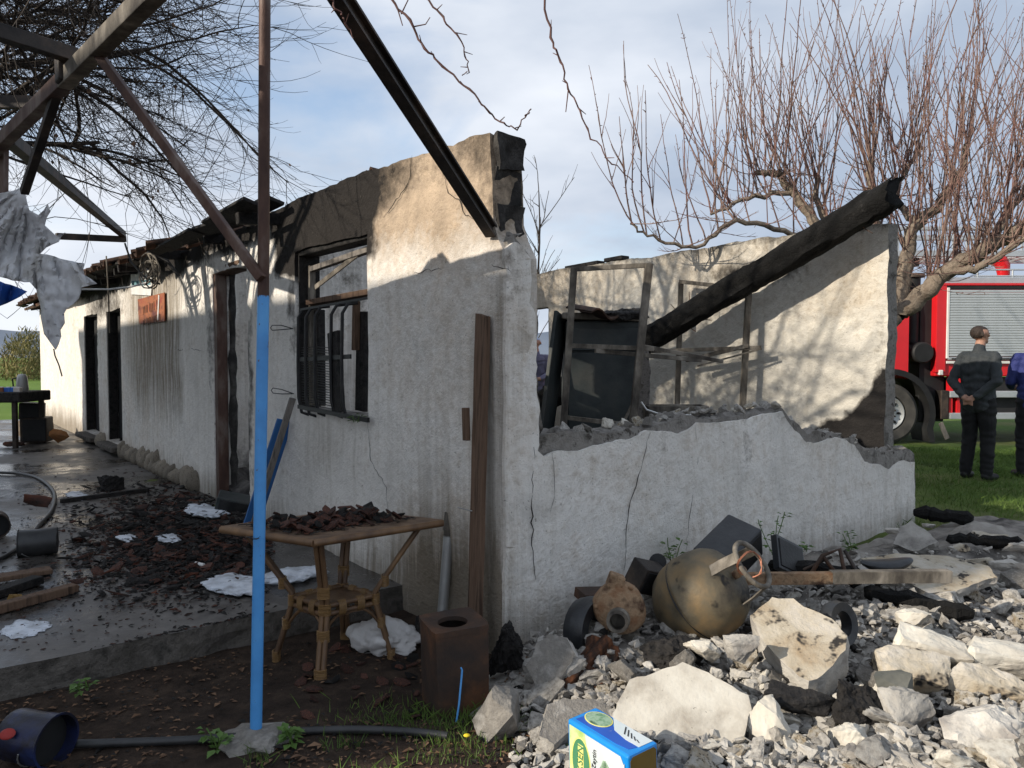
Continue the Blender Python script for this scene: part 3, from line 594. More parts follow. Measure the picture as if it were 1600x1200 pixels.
# foundation stones bulging at the foot of the wall
stone_me = []
for k in range(5):
    bm = bmesh.new(); bmesh.ops.create_icosphere(bm, subdivisions=2, radius=1)
    for v in bm.verts: v.co *= 1+0.28*noise.noise(v.co*1.5+Vector((k*7, 0, 0)))
    m_ = bpy.data.meshes.new('stone'); bm.to_mesh(m_); bm.free(); m_.materials.append(M_STONE); m_.polygons.foreach_set('use_smooth', [True]*len(m_.polygons)); stone_me.append(m_)
a = 5.3; k = 0
while a < 11.6:
    w = U(0.10, 0.19); h = U(0.10, 0.2)
    if not (d3r-0.1 < a < d3l+0.1 or d2r-0.1 < a < d2l+0.1):
        o = bpy.data.objects.new('stone', stone_me[k % 5]); COL.objects.link(o); o.parent = HOUSE; o.location = (a, 0.01, h*0.55); o.scale = (w*0.62, 0.09, h*0.8); o.rotation_euler = (0, U(-.4, .4), U(0, 6))
        o.rotation_euler.z = 0
    a += w*1.05; k += 1
# roof remains: charred rafters, boards and tiles along the eaves
roof = bpy.data.objects.new('roof', None); COL.objects.link(roof); roof.parent = HOUSE; roof.location = (0, 0, 2.5)
for k in range(30):
    a = 3.0+k*0.47+U(-.1, .1)
    if a < 6.6 and k % 3: continue
    MB().beam((a, 0.28+U(-.1, .06), -0.03+U(-.03, .03)), (a+U(-.03, .03), (-0.9 if a > 6.6 else -0.1)-U(0, .3), 0.16 if a > 6.6 else 0.02), 0.07, 0.09, bev=0.006).build('rafter_end', M_CHAR, roof)
rb = random.Random(5); a = 2.7
while a < 16.8:
    L = rb.uniform(0.5, 1.3)
    for yy in (0.30, 0.12, -0.1) if a > 6.5 else (0.28, 0.14):
        if rb.random() < 0.85: MB().box((a+L/2, yy+rb.uniform(-.05, .05), (0.045 if a > 6.5 else 0.01)+(0.3-yy)*0.28+rb.uniform(-.015, .02)), (L, 0.15, 0.028), Matrix.Rotation(0.26+rb.uniform(-.1, .1), 3, 'X')@Matrix.Rotation(rb.uniform(-.05, .05), 3, 'Y'), 0.004).build('eave_board', M_CHAR, roof)
    a += L*0.92
tile = MB(); tv = []
for i in range(9):
    for j in range(2):
        x = -0.11+0.22*i/8; tv.append((x, 0.2-0.4*j, 0.035*math.sin(math.pi*i/8*2)))
tile.add(tv, [(2*i, 2*i+2, 2*i+3, 2*i+1) for i in range(8)]); tb = len(tile.v)
tile.add([(x, y, z-0.014) for x, y, z in tv], [(2*i, 2*i+1, 2*i+3, 2*i+2) for i in range(8)])
tile.f += [(2*i, tb+2*i, tb+2*i+2, 2*i+2) for i in range(8)]+[(2*i+1, 2*i+3, tb+2*i+3, tb+2*i+1) for i in range(8)]; tile.m += [0]*16
tile_me = tile.mesh('roof_tile'); tile_me.materials.append(M_TILE_ROOF)
def put_tile(a, y, z, rot): 
    o = bpy.data.objects.new('roof_tile', tile_me); COL.objects.link(o); o.parent = roof; o.location = (a, y, z); o.rotation_euler = rot
for k in range(62):
    a = 3.3+k*0.222
    if a > 16.9: break
    if a < 4.8: continue
    keep = 0.28 if a < 7.5 else 0.95
    for r in range(3):
        if rb.random() < keep: put_tile(a+rb.uniform(-.02, .02), 0.26-0.3*r+rb.uniform(-.03, .03), 0.105+0.082*r+rb.uniform(-.01, .01)-(0.05 if a < 7.5 else 0), (-0.27+rb.uniform(-.05, .05), rb.uniform(-.06, .06), rb.uniform(-.12, .12)))
for px, dz in ((555, 0.02), (568, 0.03), (535, 0.0), (590, 0.0), (620, -0.01)):
    a, z = FZ(px, 268+(600-px)*0.35); sh = MB(); 
    o = bpy.data.objects.new('roof_tile', tile_me); COL.objects.link(o); o.parent = roof; o.location = (a, -0.1, z-2.5+dz); o.scale = (0.45, 0.4, 1.2); o.rotation_euler = (U(-.3, .3), U(-.3, .3), U(0, 3))
MB().box((13.6, -1.9, 0.62), (7.0, 4.6, 0.05), Matrix.Rotation(-0.30, 3, 'X'), 0.0).build('roof_deck', M_TILE_ROOF, roof)
# things on top of the rear wall
for px, py, L in ((955, 408, 0.30), (905, 418, 0.6)):
    a, z = RZ(px, py); MB().box((a, -RS-0.09, z+0.03), (L, 0.14, 0.05), Matrix.Rotation(0.03, 3, 'Y'), 0.01).build('charred_board', M_CHAR, HOUSE)
# wall signs
def on_facade(px, py, off=0.02): a, z = FZ(px, py); return (a, off, z)
sg = empty('wall_sign', HW(*FZ(240, 483)[:1], 0.0, FZ(240, 483)[1]), 'scorched red and orange sign plate with streaked lettering on the facade', 'sign', HANG)
c4 = [FZ(x, y) for x, y in ((218, 468), (260, 457), (260, 502), (220, 506))]; ca, cz = FZ(240, 483)
M_SIGNRED = simple('scorched_red_sign', (0.24, 0.045, 0.025), (0.30, 0.10, 0.035), (0.10, 0.025, 0.018), 2.5, 0.6, bump=0.3, stretch=(1, 1, 3))
M_SIGNINK = simple('sign_ink', (0.05, 0.018, 0.015), (0.16, 0.07, 0.035), None, 20, 0.7, bump=0)
MB().prism([(a-ca, 0, z-cz) for a, z in c4], (0, 0.012, 0), (0, 0.022, 0)).build('plate', M_SIGNRED, sg)
rs_ = random.Random(3)
for row, (zz, hh) in enumerate(((0.02, 0.11), (-0.13, 0.10))):
    x = 0.42
    while x > -0.40:
        w = rs_.uniform(0.02, 0.045)
        if rs_.random() < 0.85: MB().box((x, 0.0245, zz-0.05*x+rs_.uniform(-.01, .01)), (w*0.6, 0.003, hh*rs_.uniform(0.7, 1.0)), Matrix.Rotation(rs_.uniform(-.12, .12), 3, 'Y')).build('letter', M_SIGNINK, sg)
        x -= w+0.025
MB().box((-0.33, 0.026, 0.0), (0.05, 0.003, 0.30), Matrix.Rotation(-0.25, 3, 'Y')).build('peeled_strip', M_SACK, sg)
pl = empty('wall_plaque', HW(FZ(221, 437)[0], 0, FZ(221, 437)[1]), 'pale plaque with a faded blue band above the red sign', 'plaque', HANG)
ca, cz = FZ(221, 437); arch = [FZ(x, y) for x, y in ((207, 460), (238, 462), (240, 440), (236, 424), (226, 416), (214, 416), (207, 426), (206, 442))]
MB().prism([(a-ca, 0, z-cz) for a, z in arch], (0, 0.010, 0), (0, 0.018, 0)).build('plate', M_WHITE, pl)
b4 = [FZ(x, y) for x, y in ((208, 439), (238, 437), (238, 445), (208, 448))]
MB().prism([(a-ca, 0, z-cz) for a, z in b4], (0, 0.0185, 0), (0, 0.021, 0)).build('band', simple('faded_teal', (0.10, 0.24, 0.28), (0.16, 0.30, 0.32), None, 6, 0.7, bump=0), pl)

# ================================================================== added block out of the picture, shaped to shade the yard and facade
BO = HC + Vector((SUN_H.x, SUN_H.y, 0))*11.0; nb = -HU
shade_caster = empty('shade_caster', BO, 'plain unseen block with a low tiled roof, added to shade the yard', 'shade_caster', math.atan2(nb.y, nb.x))
hB = 1.80+11.0*math.tan(SUN_EL)
plan = [(-12.0, 0.0), (0.60, 0.0), (-0.75, -6.0), (-12.0, -6.0)]
MB().prism([(x, y, 0) for x, y in plan], (0, 0, -0.6), (0, 0, hB-0.15)).build('wall', M_WHITE, shade_caster)
rp_ = [(-12.15, 0.12), (0.68, 0.12), (-0.02, -3.0), (-0.70, -6.12), (-12.15, -6.12), (-12.15, -3.0)]; rz_ = (0, 0, 0.25, 0, 0, 0.25)
rm = MB(); rm.add([(x, y, hB-0.13) for x, y in rp_]+[(x, y, hB+z) for (x, y), z in zip(rp_, rz_)], [(5, 4, 3, 2, 1, 0), (6, 7, 8, 11), (11, 8, 9, 10)]+[(i, (i+1) % 6, 6+(i+1) % 6, 6+i) for i in range(6)]); rm.build('roof', M_TILE_ROOF, shade_caster)

# ================================================================== pergola: blue post, brace, beams
pb = PZ(400, 1158, -0.15); ptop = P(414, -60, 3.10)
PG = empty('pergola_frame', (pb.x, pb.y, -0.15), 'rusty steel pergola frame on a post painted bright blue below', 'pergola')
O = Vector((pb.x, pb.y, -0.15))
def rel(p): return Vector(p)-O
seam = P(411.5, 462, 3.09); foot = Vector((pb.x, pb.y, -0.12))
def octo(mb, a, b, r): mb.tube([a, (Vector(a)+Vector(b))/2, b], r, 14)
m_ = MB(); octo(m_, rel(foot), rel(seam), 0.0235); m_.build('post', post_mat(seam.z+0.15), PG, 40)
m_ = MB(); octo(m_, rel(seam), rel(ptop), 0.0225); m_.build('upper_post', M_RUSTPOLE, PG, 40)
m_ = MB(); m_.tube([rel(foot)+Vector((math.cos(a)*0.025, math.sin(a)*0.025, 0.80+0.004*math.sin(a*2))) for a in [i*0.5 for i in range(13)]], 0.0025, 5); m_.build('wire_tie', M_IRON, PG)
A = P(409, 436, 3.06); B = P(150, 80, 3.28)
MB().beam(rel(A), rel(B), 0.036, 0.036, bev=0.004).build('brace', M_RUSTPOLE, PG)
b0 = P(-60, 283, 5.35); b1 = P(100, 127, 3.63); b2 = P(290, -62, 2.58)
MB().beam(rel(b0), rel(b1), 0.06, 0.075, bev=0.004).build('beam', M_RUSTPOLE, PG)
MB().beam(rel(b1), rel(b2), 0.06, 0.075, bev=0.004).build('beam', M_FRAME, PG)
MB().beam(rel(P(-40, 38, 3.2)), rel(P(118, 88, 3.55)), 0.06, 0.065, bev=0.004).build('beam', M_STEEL, PG)
MB().beam(rel(P(104, 100, 3.62)), rel(P(38, 300, 4.2)), 0.04, 0.04, bev=0.003).build('strut', M_STEEL, PG)
MB().beam(rel(P(12, 215, 4.6)), rel(P(192, 366, 10.2)), 0.075, 0.075, bev=0.003).build('rail', M_STEEL, PG)
MB().beam(rel(P(88, 369, 9.6)), rel(P(196, 374, 10.2)), 0.075, 0.075).build('rail', M_STEEL, PG)
MB().beam(rel(P(-30, 160, 5.2)), rel(P(50, 160, 5.2)), 0.05, 0.08).build('rail', M_STEEL, PG)
MB().beam(rel(P(4, 215, 4.75)), rel(P(2, 330, 4.75)), 0.05, 0.05).build('hanger', M_RUSTPOLE, PG)
MB().box(rel(P(105, 110, 3.58)), (0.09, 0.09, 0.12), Matrix.Rotation(0.7, 3, 'Z'), 0.01).build('joint_plate', M_STEEL, PG)
fm = MB(); fc = PZ(395, 1180, -0.13)
bm = bmesh.new(); bmesh.ops.create_icosphere(bm, subdivisions=3, radius=1)
fv = [Vector((v.co.x*0.15, v.co.y*0.12, v.co.z*0.055))*(1+0.3*noise.noise(v.co*2.0)) + Vector((foot.x, foot.y, -0.15)) for v in bm.verts]; ff = [[v.index for v in f.verts] for f in bm.faces]; bm.free()
fm.add([rel(v) for v in fv], ff); fm.build('footing', M_RUBBLE_D, PG)
# steel section leaning from the broken corner towards the camera's upper left
la, lb = P(768, 362, 3.93), P(505, -45, 2.52); lm = MB(); 
dirv = (lb-la).normalized(); side = dirv.cross(Vector((0, 0, 1))).normalized(); upp = side.cross(dirv)
for off, w, h in ((Vector((0, 0, 0)), 0.012, 0.055), (upp*0.028, 0.055, 0.010), (-upp*0.028, 0.055, 0.010)): lm.beam(la+off, lb+off, w, h)
ls = single('steel_beam', lm, M_STEEL, la, 'dark steel section resting on the broken corner of the facade, sloping up overhead', 'beam')
ls['kind'] = 'thing'

# ================================================================== vine shoots hanging into the picture
def shoot(name, px, Y, r, label, sub=(), seed=0):
    rr = random.Random(seed); pts = []
    for i in range(len(px)-1):
        a, b = P(*px[i], Y), P(*px[i+1], Y)
        for k in range(5): pts.append(a+(b-a)*(k/5)+Vector((rr.uniform(-.006, .006), rr.uniform(-.01, .01), rr.uniform(-.006, .006))))
    pts.append(P(*px[-1], Y)); N = len(pts); mb = MB(); mb.tube(pts, [r*(1-0.6*i/N)*(1.35 if i % 5 == 0 else 1) for i in range(N)], 6)
    root = pts[0]; o = empty(name, root, label, 'vine'); mb.build('stem', M_VINE, o, 60, None) if False else None
    mb.v = [(x-root.x, y-root.y, z-root.z) for x, y, z in mb.v]; mb.build('stem', M_VINE, o, 60)
    for q in sub:
        sb = MB(); sp = [P(*p, Y)-root for p in q]; sb.tube(sp, [r*0.6*(1-0.6*i/len(sp)) for i in range(len(sp))], 5); sb.build('side_shoot', M_VINE, o, 60)
    for i in range(4, N-2, 5):
        d = Vector((rr.uniform(-1, 1), rr.uniform(-.6, .6), rr.uniform(-.2, 1))).normalized(); sb = MB(); sb.tube([pts[i]-root, pts[i]-root+d*rr.uniform(.02, .05)], [r*0.6, r*0.3], 4); sb.build('bud', M_VINE, o)
shoot('vine_shoot', [(600, -20), (640, 35), (665, 75), (690, 102), (735, 140), (765, 175), (785, 195), (808, 203), (822, 180), (830, 170)], 2.6, 0.0042, 'thin vine shoot with hooked tip hanging above the gable', [[(627, 22), (640, -5)], [(645, 42), (665, 38), (672, 27)], [(620, 10), (629, 40)]], 1)
shoot('vine_shoot', [(655, -15), (690, 25), (715, 55), (728, 88), (732, 112), (722, 118)], 2.7, 0.0036, 'short dark vine shoot hanging beside the hooked one', [], 2)
shoot('vine_shoot', [(848, -20), (862, 60), (875, 95), (888, 140), (905, 175), (925, 215), (955, 255), (990, 285)], 2.8, 0.0042, 'long vine shoot drooping into the open sky right of the gable', [[(888, 140), (884, 175)]], 3)
shoot('vine_shoot', [(510, -10), (530, 20), (540, 40), (552, 60)], 2.5, 0.0036, 'vine tip curling round the steel beam overhead', [], 4)

# ================================================================== leaning timber, pipe, boards by the facade
def local_house(name, label, cat, t, s, z): return empty(name, HW(t, s, z), label, cat, HANG)
pk = local_house('timber_plank', 'long weathered brown plank upright against the house corner', 'plank', 0.125, 0.0, -0.12)
pt, pz = FZ(757, 490); mb = MB(); nseg = 14; vs_ = []
for i in range(nseg+1):
    z = (pz+0.12)*i/nseg; w = 0.046+0.002*math.sin(i*1.7); x = (pt-0.160)*i/nseg
    ztop = 0.02 if i == nseg else 0
    y0 = 0.095-0.075*i/nseg
    vs_ += [(x-w, y0, z-ztop), (x+w*0.97, y0, z), (x+w*0.97, y0+0.032, z), (x-w, y0+0.032, z-ztop)]
fs_ = [(4*i+k, 4*i+(k+1) % 4, 4*i+4+(k+1) % 4, 4*i+4+k) for i in range(nseg) for k in range(4)]+[(3, 2, 1, 0), tuple(4*nseg+k for k in range(4))]
mb.add(vs_, fs_); mb.build('board', M_WOOD_OLD, pk, 30)
MB().box((0.09, 0.095, FZ(742, 660)[1]+0.12), (0.045, 0.022, 0.17), Matrix.Rotation(0.05, 3, 'Y'), 0.003).build('nailed_batten', M_WOOD_OLD, pk)
MB().tube([(0.03, 0.10, FZ(752, 792)[1]+0.12), (0.13, 0.12, FZ(752, 792)[1]+0.125)], 0.003, 6).build('nail', M_GALV, pk)
pa = P(689, 985, 4.22); pt_ = P(704, 800, 4.30); mb = MB(); ax = (pt_-pa).normalized()
pp = empty('metal_pipe', pa, 'galvanised metal pipe leaning on the facade behind the rusty tin', 'pipe')
mb.tube([Vector((0, 0, 0)), (pt_-pa)*0.8], 0.029, 16); mb.build('tube', M_GALV, pp, 40)
mb = MB(); mb.tube([(pt_-pa)*0.79, (pt_-pa)*0.84, (pt_-pa)*0.845, (pt_-pa)], [0.029, 0.029, 0.034, 0.034], 16); mb.build('socket', M_FRAME, pp, 40)
bb = local_house('blue_board', 'narrow blue painted board leaning on the wall left of the window', 'board', FZ(440, 740)[0], 0, 0)
mb = MB(); mb.beam((0.06, 0.25, 0.0), (-0.16, 0.03, 0.90), 0.02, 0.13, Vector((0, 1, 0.2)), 0.003); mb.build('board', M_BLUEBOARD, bb)
bl = local_house('grey_lath', 'grey wooden lath leaning under the window beside the blue board', 'lath', FZ(440, 740)[0]-0.1, 0, 0)
mb = MB(); mb.beam((0.0, 0.3, 0.0), (-0.22, 0.03, 1.08), 0.02, 0.05, Vector((0, 1, 0.2)), 0.003); mb.build('lath', M_WOOD_GREY, bl)

# ================================================================== rattan table
TZ = -0.15; TC = Vector((-0.915, 3.92, TZ))
tb = empty('rattan_table', TC, 'square rattan table with splayed cane legs strewn with burnt tile shards', 'table')
cor = [PZ(347, 822, 0.55), PZ(490, 843, 0.55), PZ(690, 812, 0.55)]; cor.append(cor[0]+cor[2]-cor[1]); cor = [c-TC for c in cor]
cen = sum(cor, Vector())/4; poly = [Vector((c.x, c.y, 0)) for c in cor]
MB().prism(poly, (0, 0, 0.668), (0, 0, 0.70)).build('table_top', M_TABLETOP, tb)
rim = MB()
for i in range(4):
    a, b = poly[i], poly[(i+1) % 4]; d = (b-a).normalized(); rim.tube([a+Vector((0, 0, .682))-d*0.004, b+Vector((0, 0, .682))+d*0.004], 0.019, 8)
rim.build('edge_cane', M_RATTAN, tb, 50)
feet = [PZ(430, 1030, TZ)-TC, PZ(500, 1062, TZ)-TC, PZ(613, 1028, TZ)-TC]; feet.append(feet[0]+feet[2]-feet[1]); fcen = sum(feet, Vector())/4; feet = [Vector((f.x, f.y, 0)) for f in feet]
fc2 = Vector((fcen.x, fcen.y, 0)); cc2 = Vector((cen.x, cen.y, 0))
knee = []
for i in range(4):
    f = feet[i]; tp = cc2+(poly[i]-cc2)*0.80; kn = fc2*0.5+cc2*0.5+((f-fc2)*0.60+(poly[i]-cc2)*0.06); knee.append(kn)
    leg = MB(); dv = (f-fc2).normalized(); sd_ = Vector((-dv.y, dv.x, 0))
    lp = [f, f*0.55+kn*0.45+Vector((0, 0, .13)), kn+Vector((0, 0, .29)), kn+Vector((0, 0, .35)), kn*0.45+tp*0.55+Vector((0, 0, .53)), tp+Vector((0, 0, .672))]
    for q in (-0.013, 0.013): leg.tube([p+sd_*q for p in lp], 0.0138, 8)
    leg.build('leg', M_RATTAN, tb, 60)
    for zf, rr_ in ((0.02, 0), (0.19, 1), (0.31, 2), (0.40, 3)):
        k = zf/0.29 if zf < 0.29 else 1; base = f+(kn-f)*min(1, k) if zf < 0.29 else kn+(tp-kn)*((zf-0.33)/0.34 if zf > .33 else 0)
        w = MB(); h_ = 0.05
        for j in range(7):
            z = zf-h_/2+h_*j/6; w.tube([base+Vector((0, 0, z))+sd_*(0.029*math.cos(a))+dv*(0.0175*math.sin(a)) for a in [2*math.pi*q/12 for q in range(12)]], 0.0040, 5, closed=True)
        w.build('cane_binding', M_WRAP, tb, 60)
for i in range(4):
    a, b = knee[i], knee[(i+1) % 4]; r_ = MB(); d = (b-a).normalized()
    for dz in (0.285, 0.325): r_.tube([a+d*0.0+Vector((0, 0, dz)), (a+b)/2+Vector((0, 0, dz)), b+Vector((0, 0, dz))], 0.0135, 8)
    r_.build('stretcher', M_RATTAN, tb, 60)
    c_ = MB(); f1 = feet[i]*0.45+a*0.55; f2 = feet[(i+1) % 4]*0.45+b*0.55
    c_.tube([f1+Vector((0, 0, .16)), a+d*0.025+Vector((0, 0, .235)), a+d*0.07+Vector((0, 0, .268)), (a+b)/2+Vector((0, 0, .272))], 0.009, 6); c_.build('corner_brace', M_RATTAN, tb, 60)
    c_ = MB(); c_.tube([f2+Vector((0, 0, .16)), b-d*0.025+Vector((0, 0, .235)), b-d*0.07+Vector((0, 0, .268)), (a+b)/2+Vector((0, 0, .272))], 0.009, 6); c_.build('corner_brace', M_RATTAN, tb, 60)
    for fr in (0.32, 0.68):
        w = MB(); m0 = a+(b-a)*fr
        for j in range(5): w.tube([m0+d*(0.008*(j-2))+Vector((0, 0, .305+0.036*math.sin(q*math.pi/5)))+Vector((-d.y, d.x, 0))*(0.018*math.cos(q*math.pi/5)) for q in range(10)], 0.0045, 5, closed=True)
        w.build('cane_binding', M_WRAP, tb, 60)
shf = MB(); n_ = 12
for i in range(n_):
    f = (i+.5)/n_; shf.beam(knee[0]+(knee[1]-knee[0])*f+Vector((0, 0, .318)), knee[3]+(knee[2]-knee[3])*f+Vector((0, 0, .318)), 0.024, 0.006)
shf.build('shelf', M_RATTAN, tb)['kind'] = 'stuff'

# ================================================================== rubble kit
def chunk_mesh(name, size, seed, rough=0.12, sub=2, flat=False, mat=M_RUBBLE, n=16):
    rr = random.Random(seed); bm = bmesh.new()
    for _ in range(n):
        p = Vector((rr.uniform(-1, 1), rr.uniform(-1, 1), rr.uniform(-1, 1))); mx_ = max(abs(p.x), abs(p.y), abs(p.z)); p = p/mx_*rr.uniform(0.72, 1.0)
        bm.verts.new((p.x*size[0]/2, p.y*size[1]/2, p.z*size[2]/2))
    r = bmesh.ops.convex_hull(bm, input=bm.verts[:]); bmesh.ops.delete(bm, geom=[g for g in r['geom_interior'] if isinstance(g, bmesh.types.BMVert)], context='VERTS')
    for v in [v for v in bm.verts if not v.link_faces]: bm.verts.remove(v)
    s = max(size)
    for l in range(sub):
        bmesh.ops.subdivide_edges(bm, edges=bm.edges[:], cuts=1, use_grid_fill=True); bmesh.ops.triangulate(bm, faces=bm.faces[:])
        a = rough*s*0.34/(1.6**l)
        bm.normal_update()
        for v in bm.verts: v.co += v.normal*a*noise.noise(v.co*(3.0/s)*(1.9**l)+Vector((seed, l, 0))) + Vector((rr.uniform(-1, 1), rr.uniform(-1, 1), rr.uniform(-1, 1)))*a*0.12
    me = bpy.data.meshes.new(name); bm.to_mesh(me); bm.free(); me.materials.append(mat)
    me.polygons.foreach_set('use_smooth', [True]*len(me.polygons)); me.set_sharp_from_angle(angle=math.radians(34)); return me
def slab_obj(name, poly, thick, M, loc, mat, label, cat, seed=0, step=0.03, amp=0.004, jag=0.010, topmat=None, group=None):
    """broken slab: outline in its own plane, real thickness, ragged edges"""
    o = wall(name, poly, [], thick, lambda a, z, d: (a, z, -d), mat, None, step, amp, seed, lambda a, z: (0, 0, 0), None, jag, step, layers=3, side_mat=M_RUBBLE if topmat is None else topmat, zmin=-99)
    o.matrix_world = Matrix.Translation(loc)@M.to_4x4(); return tag(o, label, cat, group)
# loose mortar and dust bed
mx0, mx1, my0, my1, st = -0.9, 6.2, 2.0, 8.2, 0.055
mv = []; nxm = int((mx1-mx0)/st)+1; nym = int((my1-my0)/st)+1
for j in range(nym):
    for i in range(nxm):
        x = mx0+i*st; y = my0+j*st; h = mound_h(x, y); mv.append((x, y, h+(0.018*fbm(x*9, y*9, 7, 3) if h > -0.19 else -0.03)))
bed = MB(); bed.add(mv, [(j*nxm+i, j*nxm+i+1, (j+1)*nxm+i+1, (j+1)*nxm+i) for j in range(nym-1) for i in range(nxm-1)])
tag(bed.build('rubble_bed', M_DUST, None, 180), 'grey mortar dust and ash the rubble heap lies in', 'rubble', kind='stuff')
kit = [chunk_mesh('concrete_chunk', (1, U(.65, 1), U(.45, .8)), 100+k, 0.24, 3, mat=(M_RUBBLE, M_RUBBLE, M_RUBBLE_W, M_RUBBLE, M_SOOTSLAB, M_RUBBLE, M_RUBBLE_D)[k % 7]) for k in range(14)]
rr = random.Random(77); taken = []
def rubble_spot():
    while True:
        px, py = rr.uniform(830, 1640), rr.uniform(905, 1230)
        if px < 1180 and py < 1060 and rr.random() < 0.4: continue
        p = hit(px, py); q = p-HC; e = -q.dot(HU)
        if e < 0.12: continue
        if p.x < 0.45 and p.y < 2.95: continue
        return p
lumps = []
for k in range(285):
    big = k < 70; p = rubble_spot(); s = rr.uniform(0.11, 0.21) if big else rr.uniform(0.045, 0.12)
    s *= 0.8+0.2*min(1, p.y/4)
    o = bpy.data.objects.new('concrete_chunk', kit[k % 14]); COL.objects.link(o)
    o.scale = (s*rr.uniform(.8, 1.2), s, s*rr.uniform(.7, 1)); o.location = (p.x, p.y, p.z+s*0.16); o.rotation_euler = (rr.uniform(-.7, .7), rr.uniform(-.7, .7), rr.uniform(0, 6.28))
    lumps.append((o, s))
MARKS = (('the gas bottle', 1094, 932, 3.78), ('the rusted pump', 968, 948, 3.6), ('the cream slab', 1065, 1102, 2.95), ('the soot-specked slab', 1248, 985, 3.32), ('the fallen blockwork', 1520, 1040, 3.25), ('the tall angular chunk', 1408, 1122, 2.95),
         ('the steel channel', 1400, 905, 3.98), ('the flat slab sheet', 1455, 893, 4.55), ('the blue tin box', 985, 1176, 2.5), ('the rounded white lump', 1432, 968, 3.75), ('the right picture edge', 1600, 1000, 3.4), ('the pale wedge-shaped chunk', 1322, 1150, 2.85), ('the far end of the low wall', 1425, 838, 5.35))
for o, s in lumps:
    q = min(MARKS, key=lambda m: (P(m[1], m[2], m[3])-o.location).length)[0]; w_ = 'large' if s > 0.14 else 'brick-sized' if s > 0.085 else 'fist-sized' if s > 0.055 else 'small'
    tag(o, '%s jagged concrete lump lying loose near %s' % (w_, q), 'concrete chunk', 'loose concrete lumps near '+q)
# gravel-sized crumbs
cr = MB(); cr_k = []
for k in range(6):
    me_ = chunk_mesh('crumb', (1, .8, .6), 300+k, 0.1, 0, n=9); cr_k.append(([v.co.copy() for v in me_.vertices], [tuple(p.vertices) for p in me_.polygons]))
for k in range(8200):
    px, py = rr.uniform(800, 1660), 860+370*rr.random()**0.8; p = hit(px, py); e = -(p-HC).dot(HU)
    if e < 0.05: continue
    s = rr.uniform(0.008, 0.030) if rr.random() < .72 else rr.uniform(.03, .07); M = Matrix.Rotation(rr.uniform(0, 6.28), 3, 'Z')@Matrix.Rotation(rr.uniform(-1, 1), 3, 'X'); c = p+Vector((0, 0, s*0.3)); vs_, fs_ = cr_k[k % 6]
    cr.mi = rr.choices((0, 1, 2), (0.76, 0.07, 0.17))[0]
    cr.add([c+M@(v*s) for v in vs_], fs_)
cr_b = []
for k in range(6):
    me_ = chunk_mesh('crumb', (1, .8, .6), 330+k, 0.2, 2, n=12); cr_b.append(([v.co.copy() for v in me_.vertices], [tuple(p.vertices) for p in me_.polygons]))
for k in range(900):
    p = rubble_spot(); s = rr.uniform(.035, .085); M = Matrix.Rotation(rr.uniform(0, 6.28), 3, 'Z')@Matrix.Rotation(rr.uniform(-1, 1), 3, 'X'); vs_, fs_ = cr_b[k % 6]; cr.mi = rr.choices((0, 1, 2), (0.85, 0.03, 0.12))[0]
    cr.add([p+Vector((0, 0, s*.25))+M@(v*s) for v in vs_], fs_)
tag(cr.build('rubble_crumbs', [M_RUBBLE, M_CHAR, M_RUBBLE_D], None), 'gravel-sized crumbs of concrete and charcoal over the rubble heap', 'rubble crumbs', kind='stuff')

# named pieces of the heap ------------------------------------------------
def facing(n, up=(0, 0, 1), spin=0.0):       # local z -> n, local y roughly up
    n = Vector(n).normalized(); y = Vector(up)-n*Vector(up).dot(n); y.normalize(); x = y.cross(n); M = Matrix((x, y, n)).transposed(); return M@Matrix.Rotation(spin, 3, 'Z')
def px_poly(px, c, n, M):                    # photo outline onto the plane through c
    out = []
    for x, y in px:
        p = plane_hit(x, y, c, Vector(n).normalized()); q = M.transposed()@(p-c); out.append((q.x, q.y))
    return out
n = Vector((-0.10, -0.62, 0.78)); c = P(1065, 1102, 2.95); M = facing(n)
slab_obj('concrete_slab', px_poly([(958, 1112), (984, 1062), (1030, 1044), (1066, 1033), (1082, 1040), (1132, 1063), (1170, 1085), (1178, 1108), (1166, 1150), (1150, 1163), (1092, 1176), (1040, 1163), (955, 1126)][::-1], c, n, M), 0.075, M, c, M_RUBBLE_W, 'large cream plaster-faced slab propped behind the blue tin box', 'slab', 41)
n = Vector((-0.22, -0.42, 0.88)); c = P(1248, 985, 3.32); M = facing(n)
slab_obj('concrete_slab', px_poly([(1172, 962), (1205, 932), (1240, 934), (1268, 952), (1300, 966), (1325, 992), (1322, 1016), (1292, 1046), (1262, 1062), (1218, 1030), (1186, 995)][::-1], c, n, M), 0.16, M, c, M_SOOTSLAB, 'thick slab with soot specks on top in the middle of the heap', 'slab', 42)
n = Vector((-0.30, -0.80, 0.52)); c = P(858, 1035, 3.36); M = facing(n)
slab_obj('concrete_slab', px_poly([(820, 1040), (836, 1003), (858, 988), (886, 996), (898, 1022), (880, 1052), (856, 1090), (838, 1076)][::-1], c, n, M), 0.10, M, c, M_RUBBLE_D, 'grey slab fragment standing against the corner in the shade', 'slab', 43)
n = Vector((0.05, -0.45, 0.88)); c = P(908, 1118, 2.98); M = facing(n)
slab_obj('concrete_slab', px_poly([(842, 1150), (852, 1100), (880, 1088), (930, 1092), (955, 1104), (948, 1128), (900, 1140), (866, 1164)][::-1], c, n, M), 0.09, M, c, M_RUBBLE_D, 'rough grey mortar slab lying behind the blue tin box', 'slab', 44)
def lump(name, px, py, Y, size, mat, label, cat, seed, rot=(0, 0, 0), rough=0.10):
    me = chunk_mesh(name, size, seed, rough*1.6, 4, mat=mat, n=18); o = bpy.data.objects.new(name, me); COL.objects.link(o); o.location = P(px, py, Y); o.rotation_euler = rot; return tag(o, label, cat)
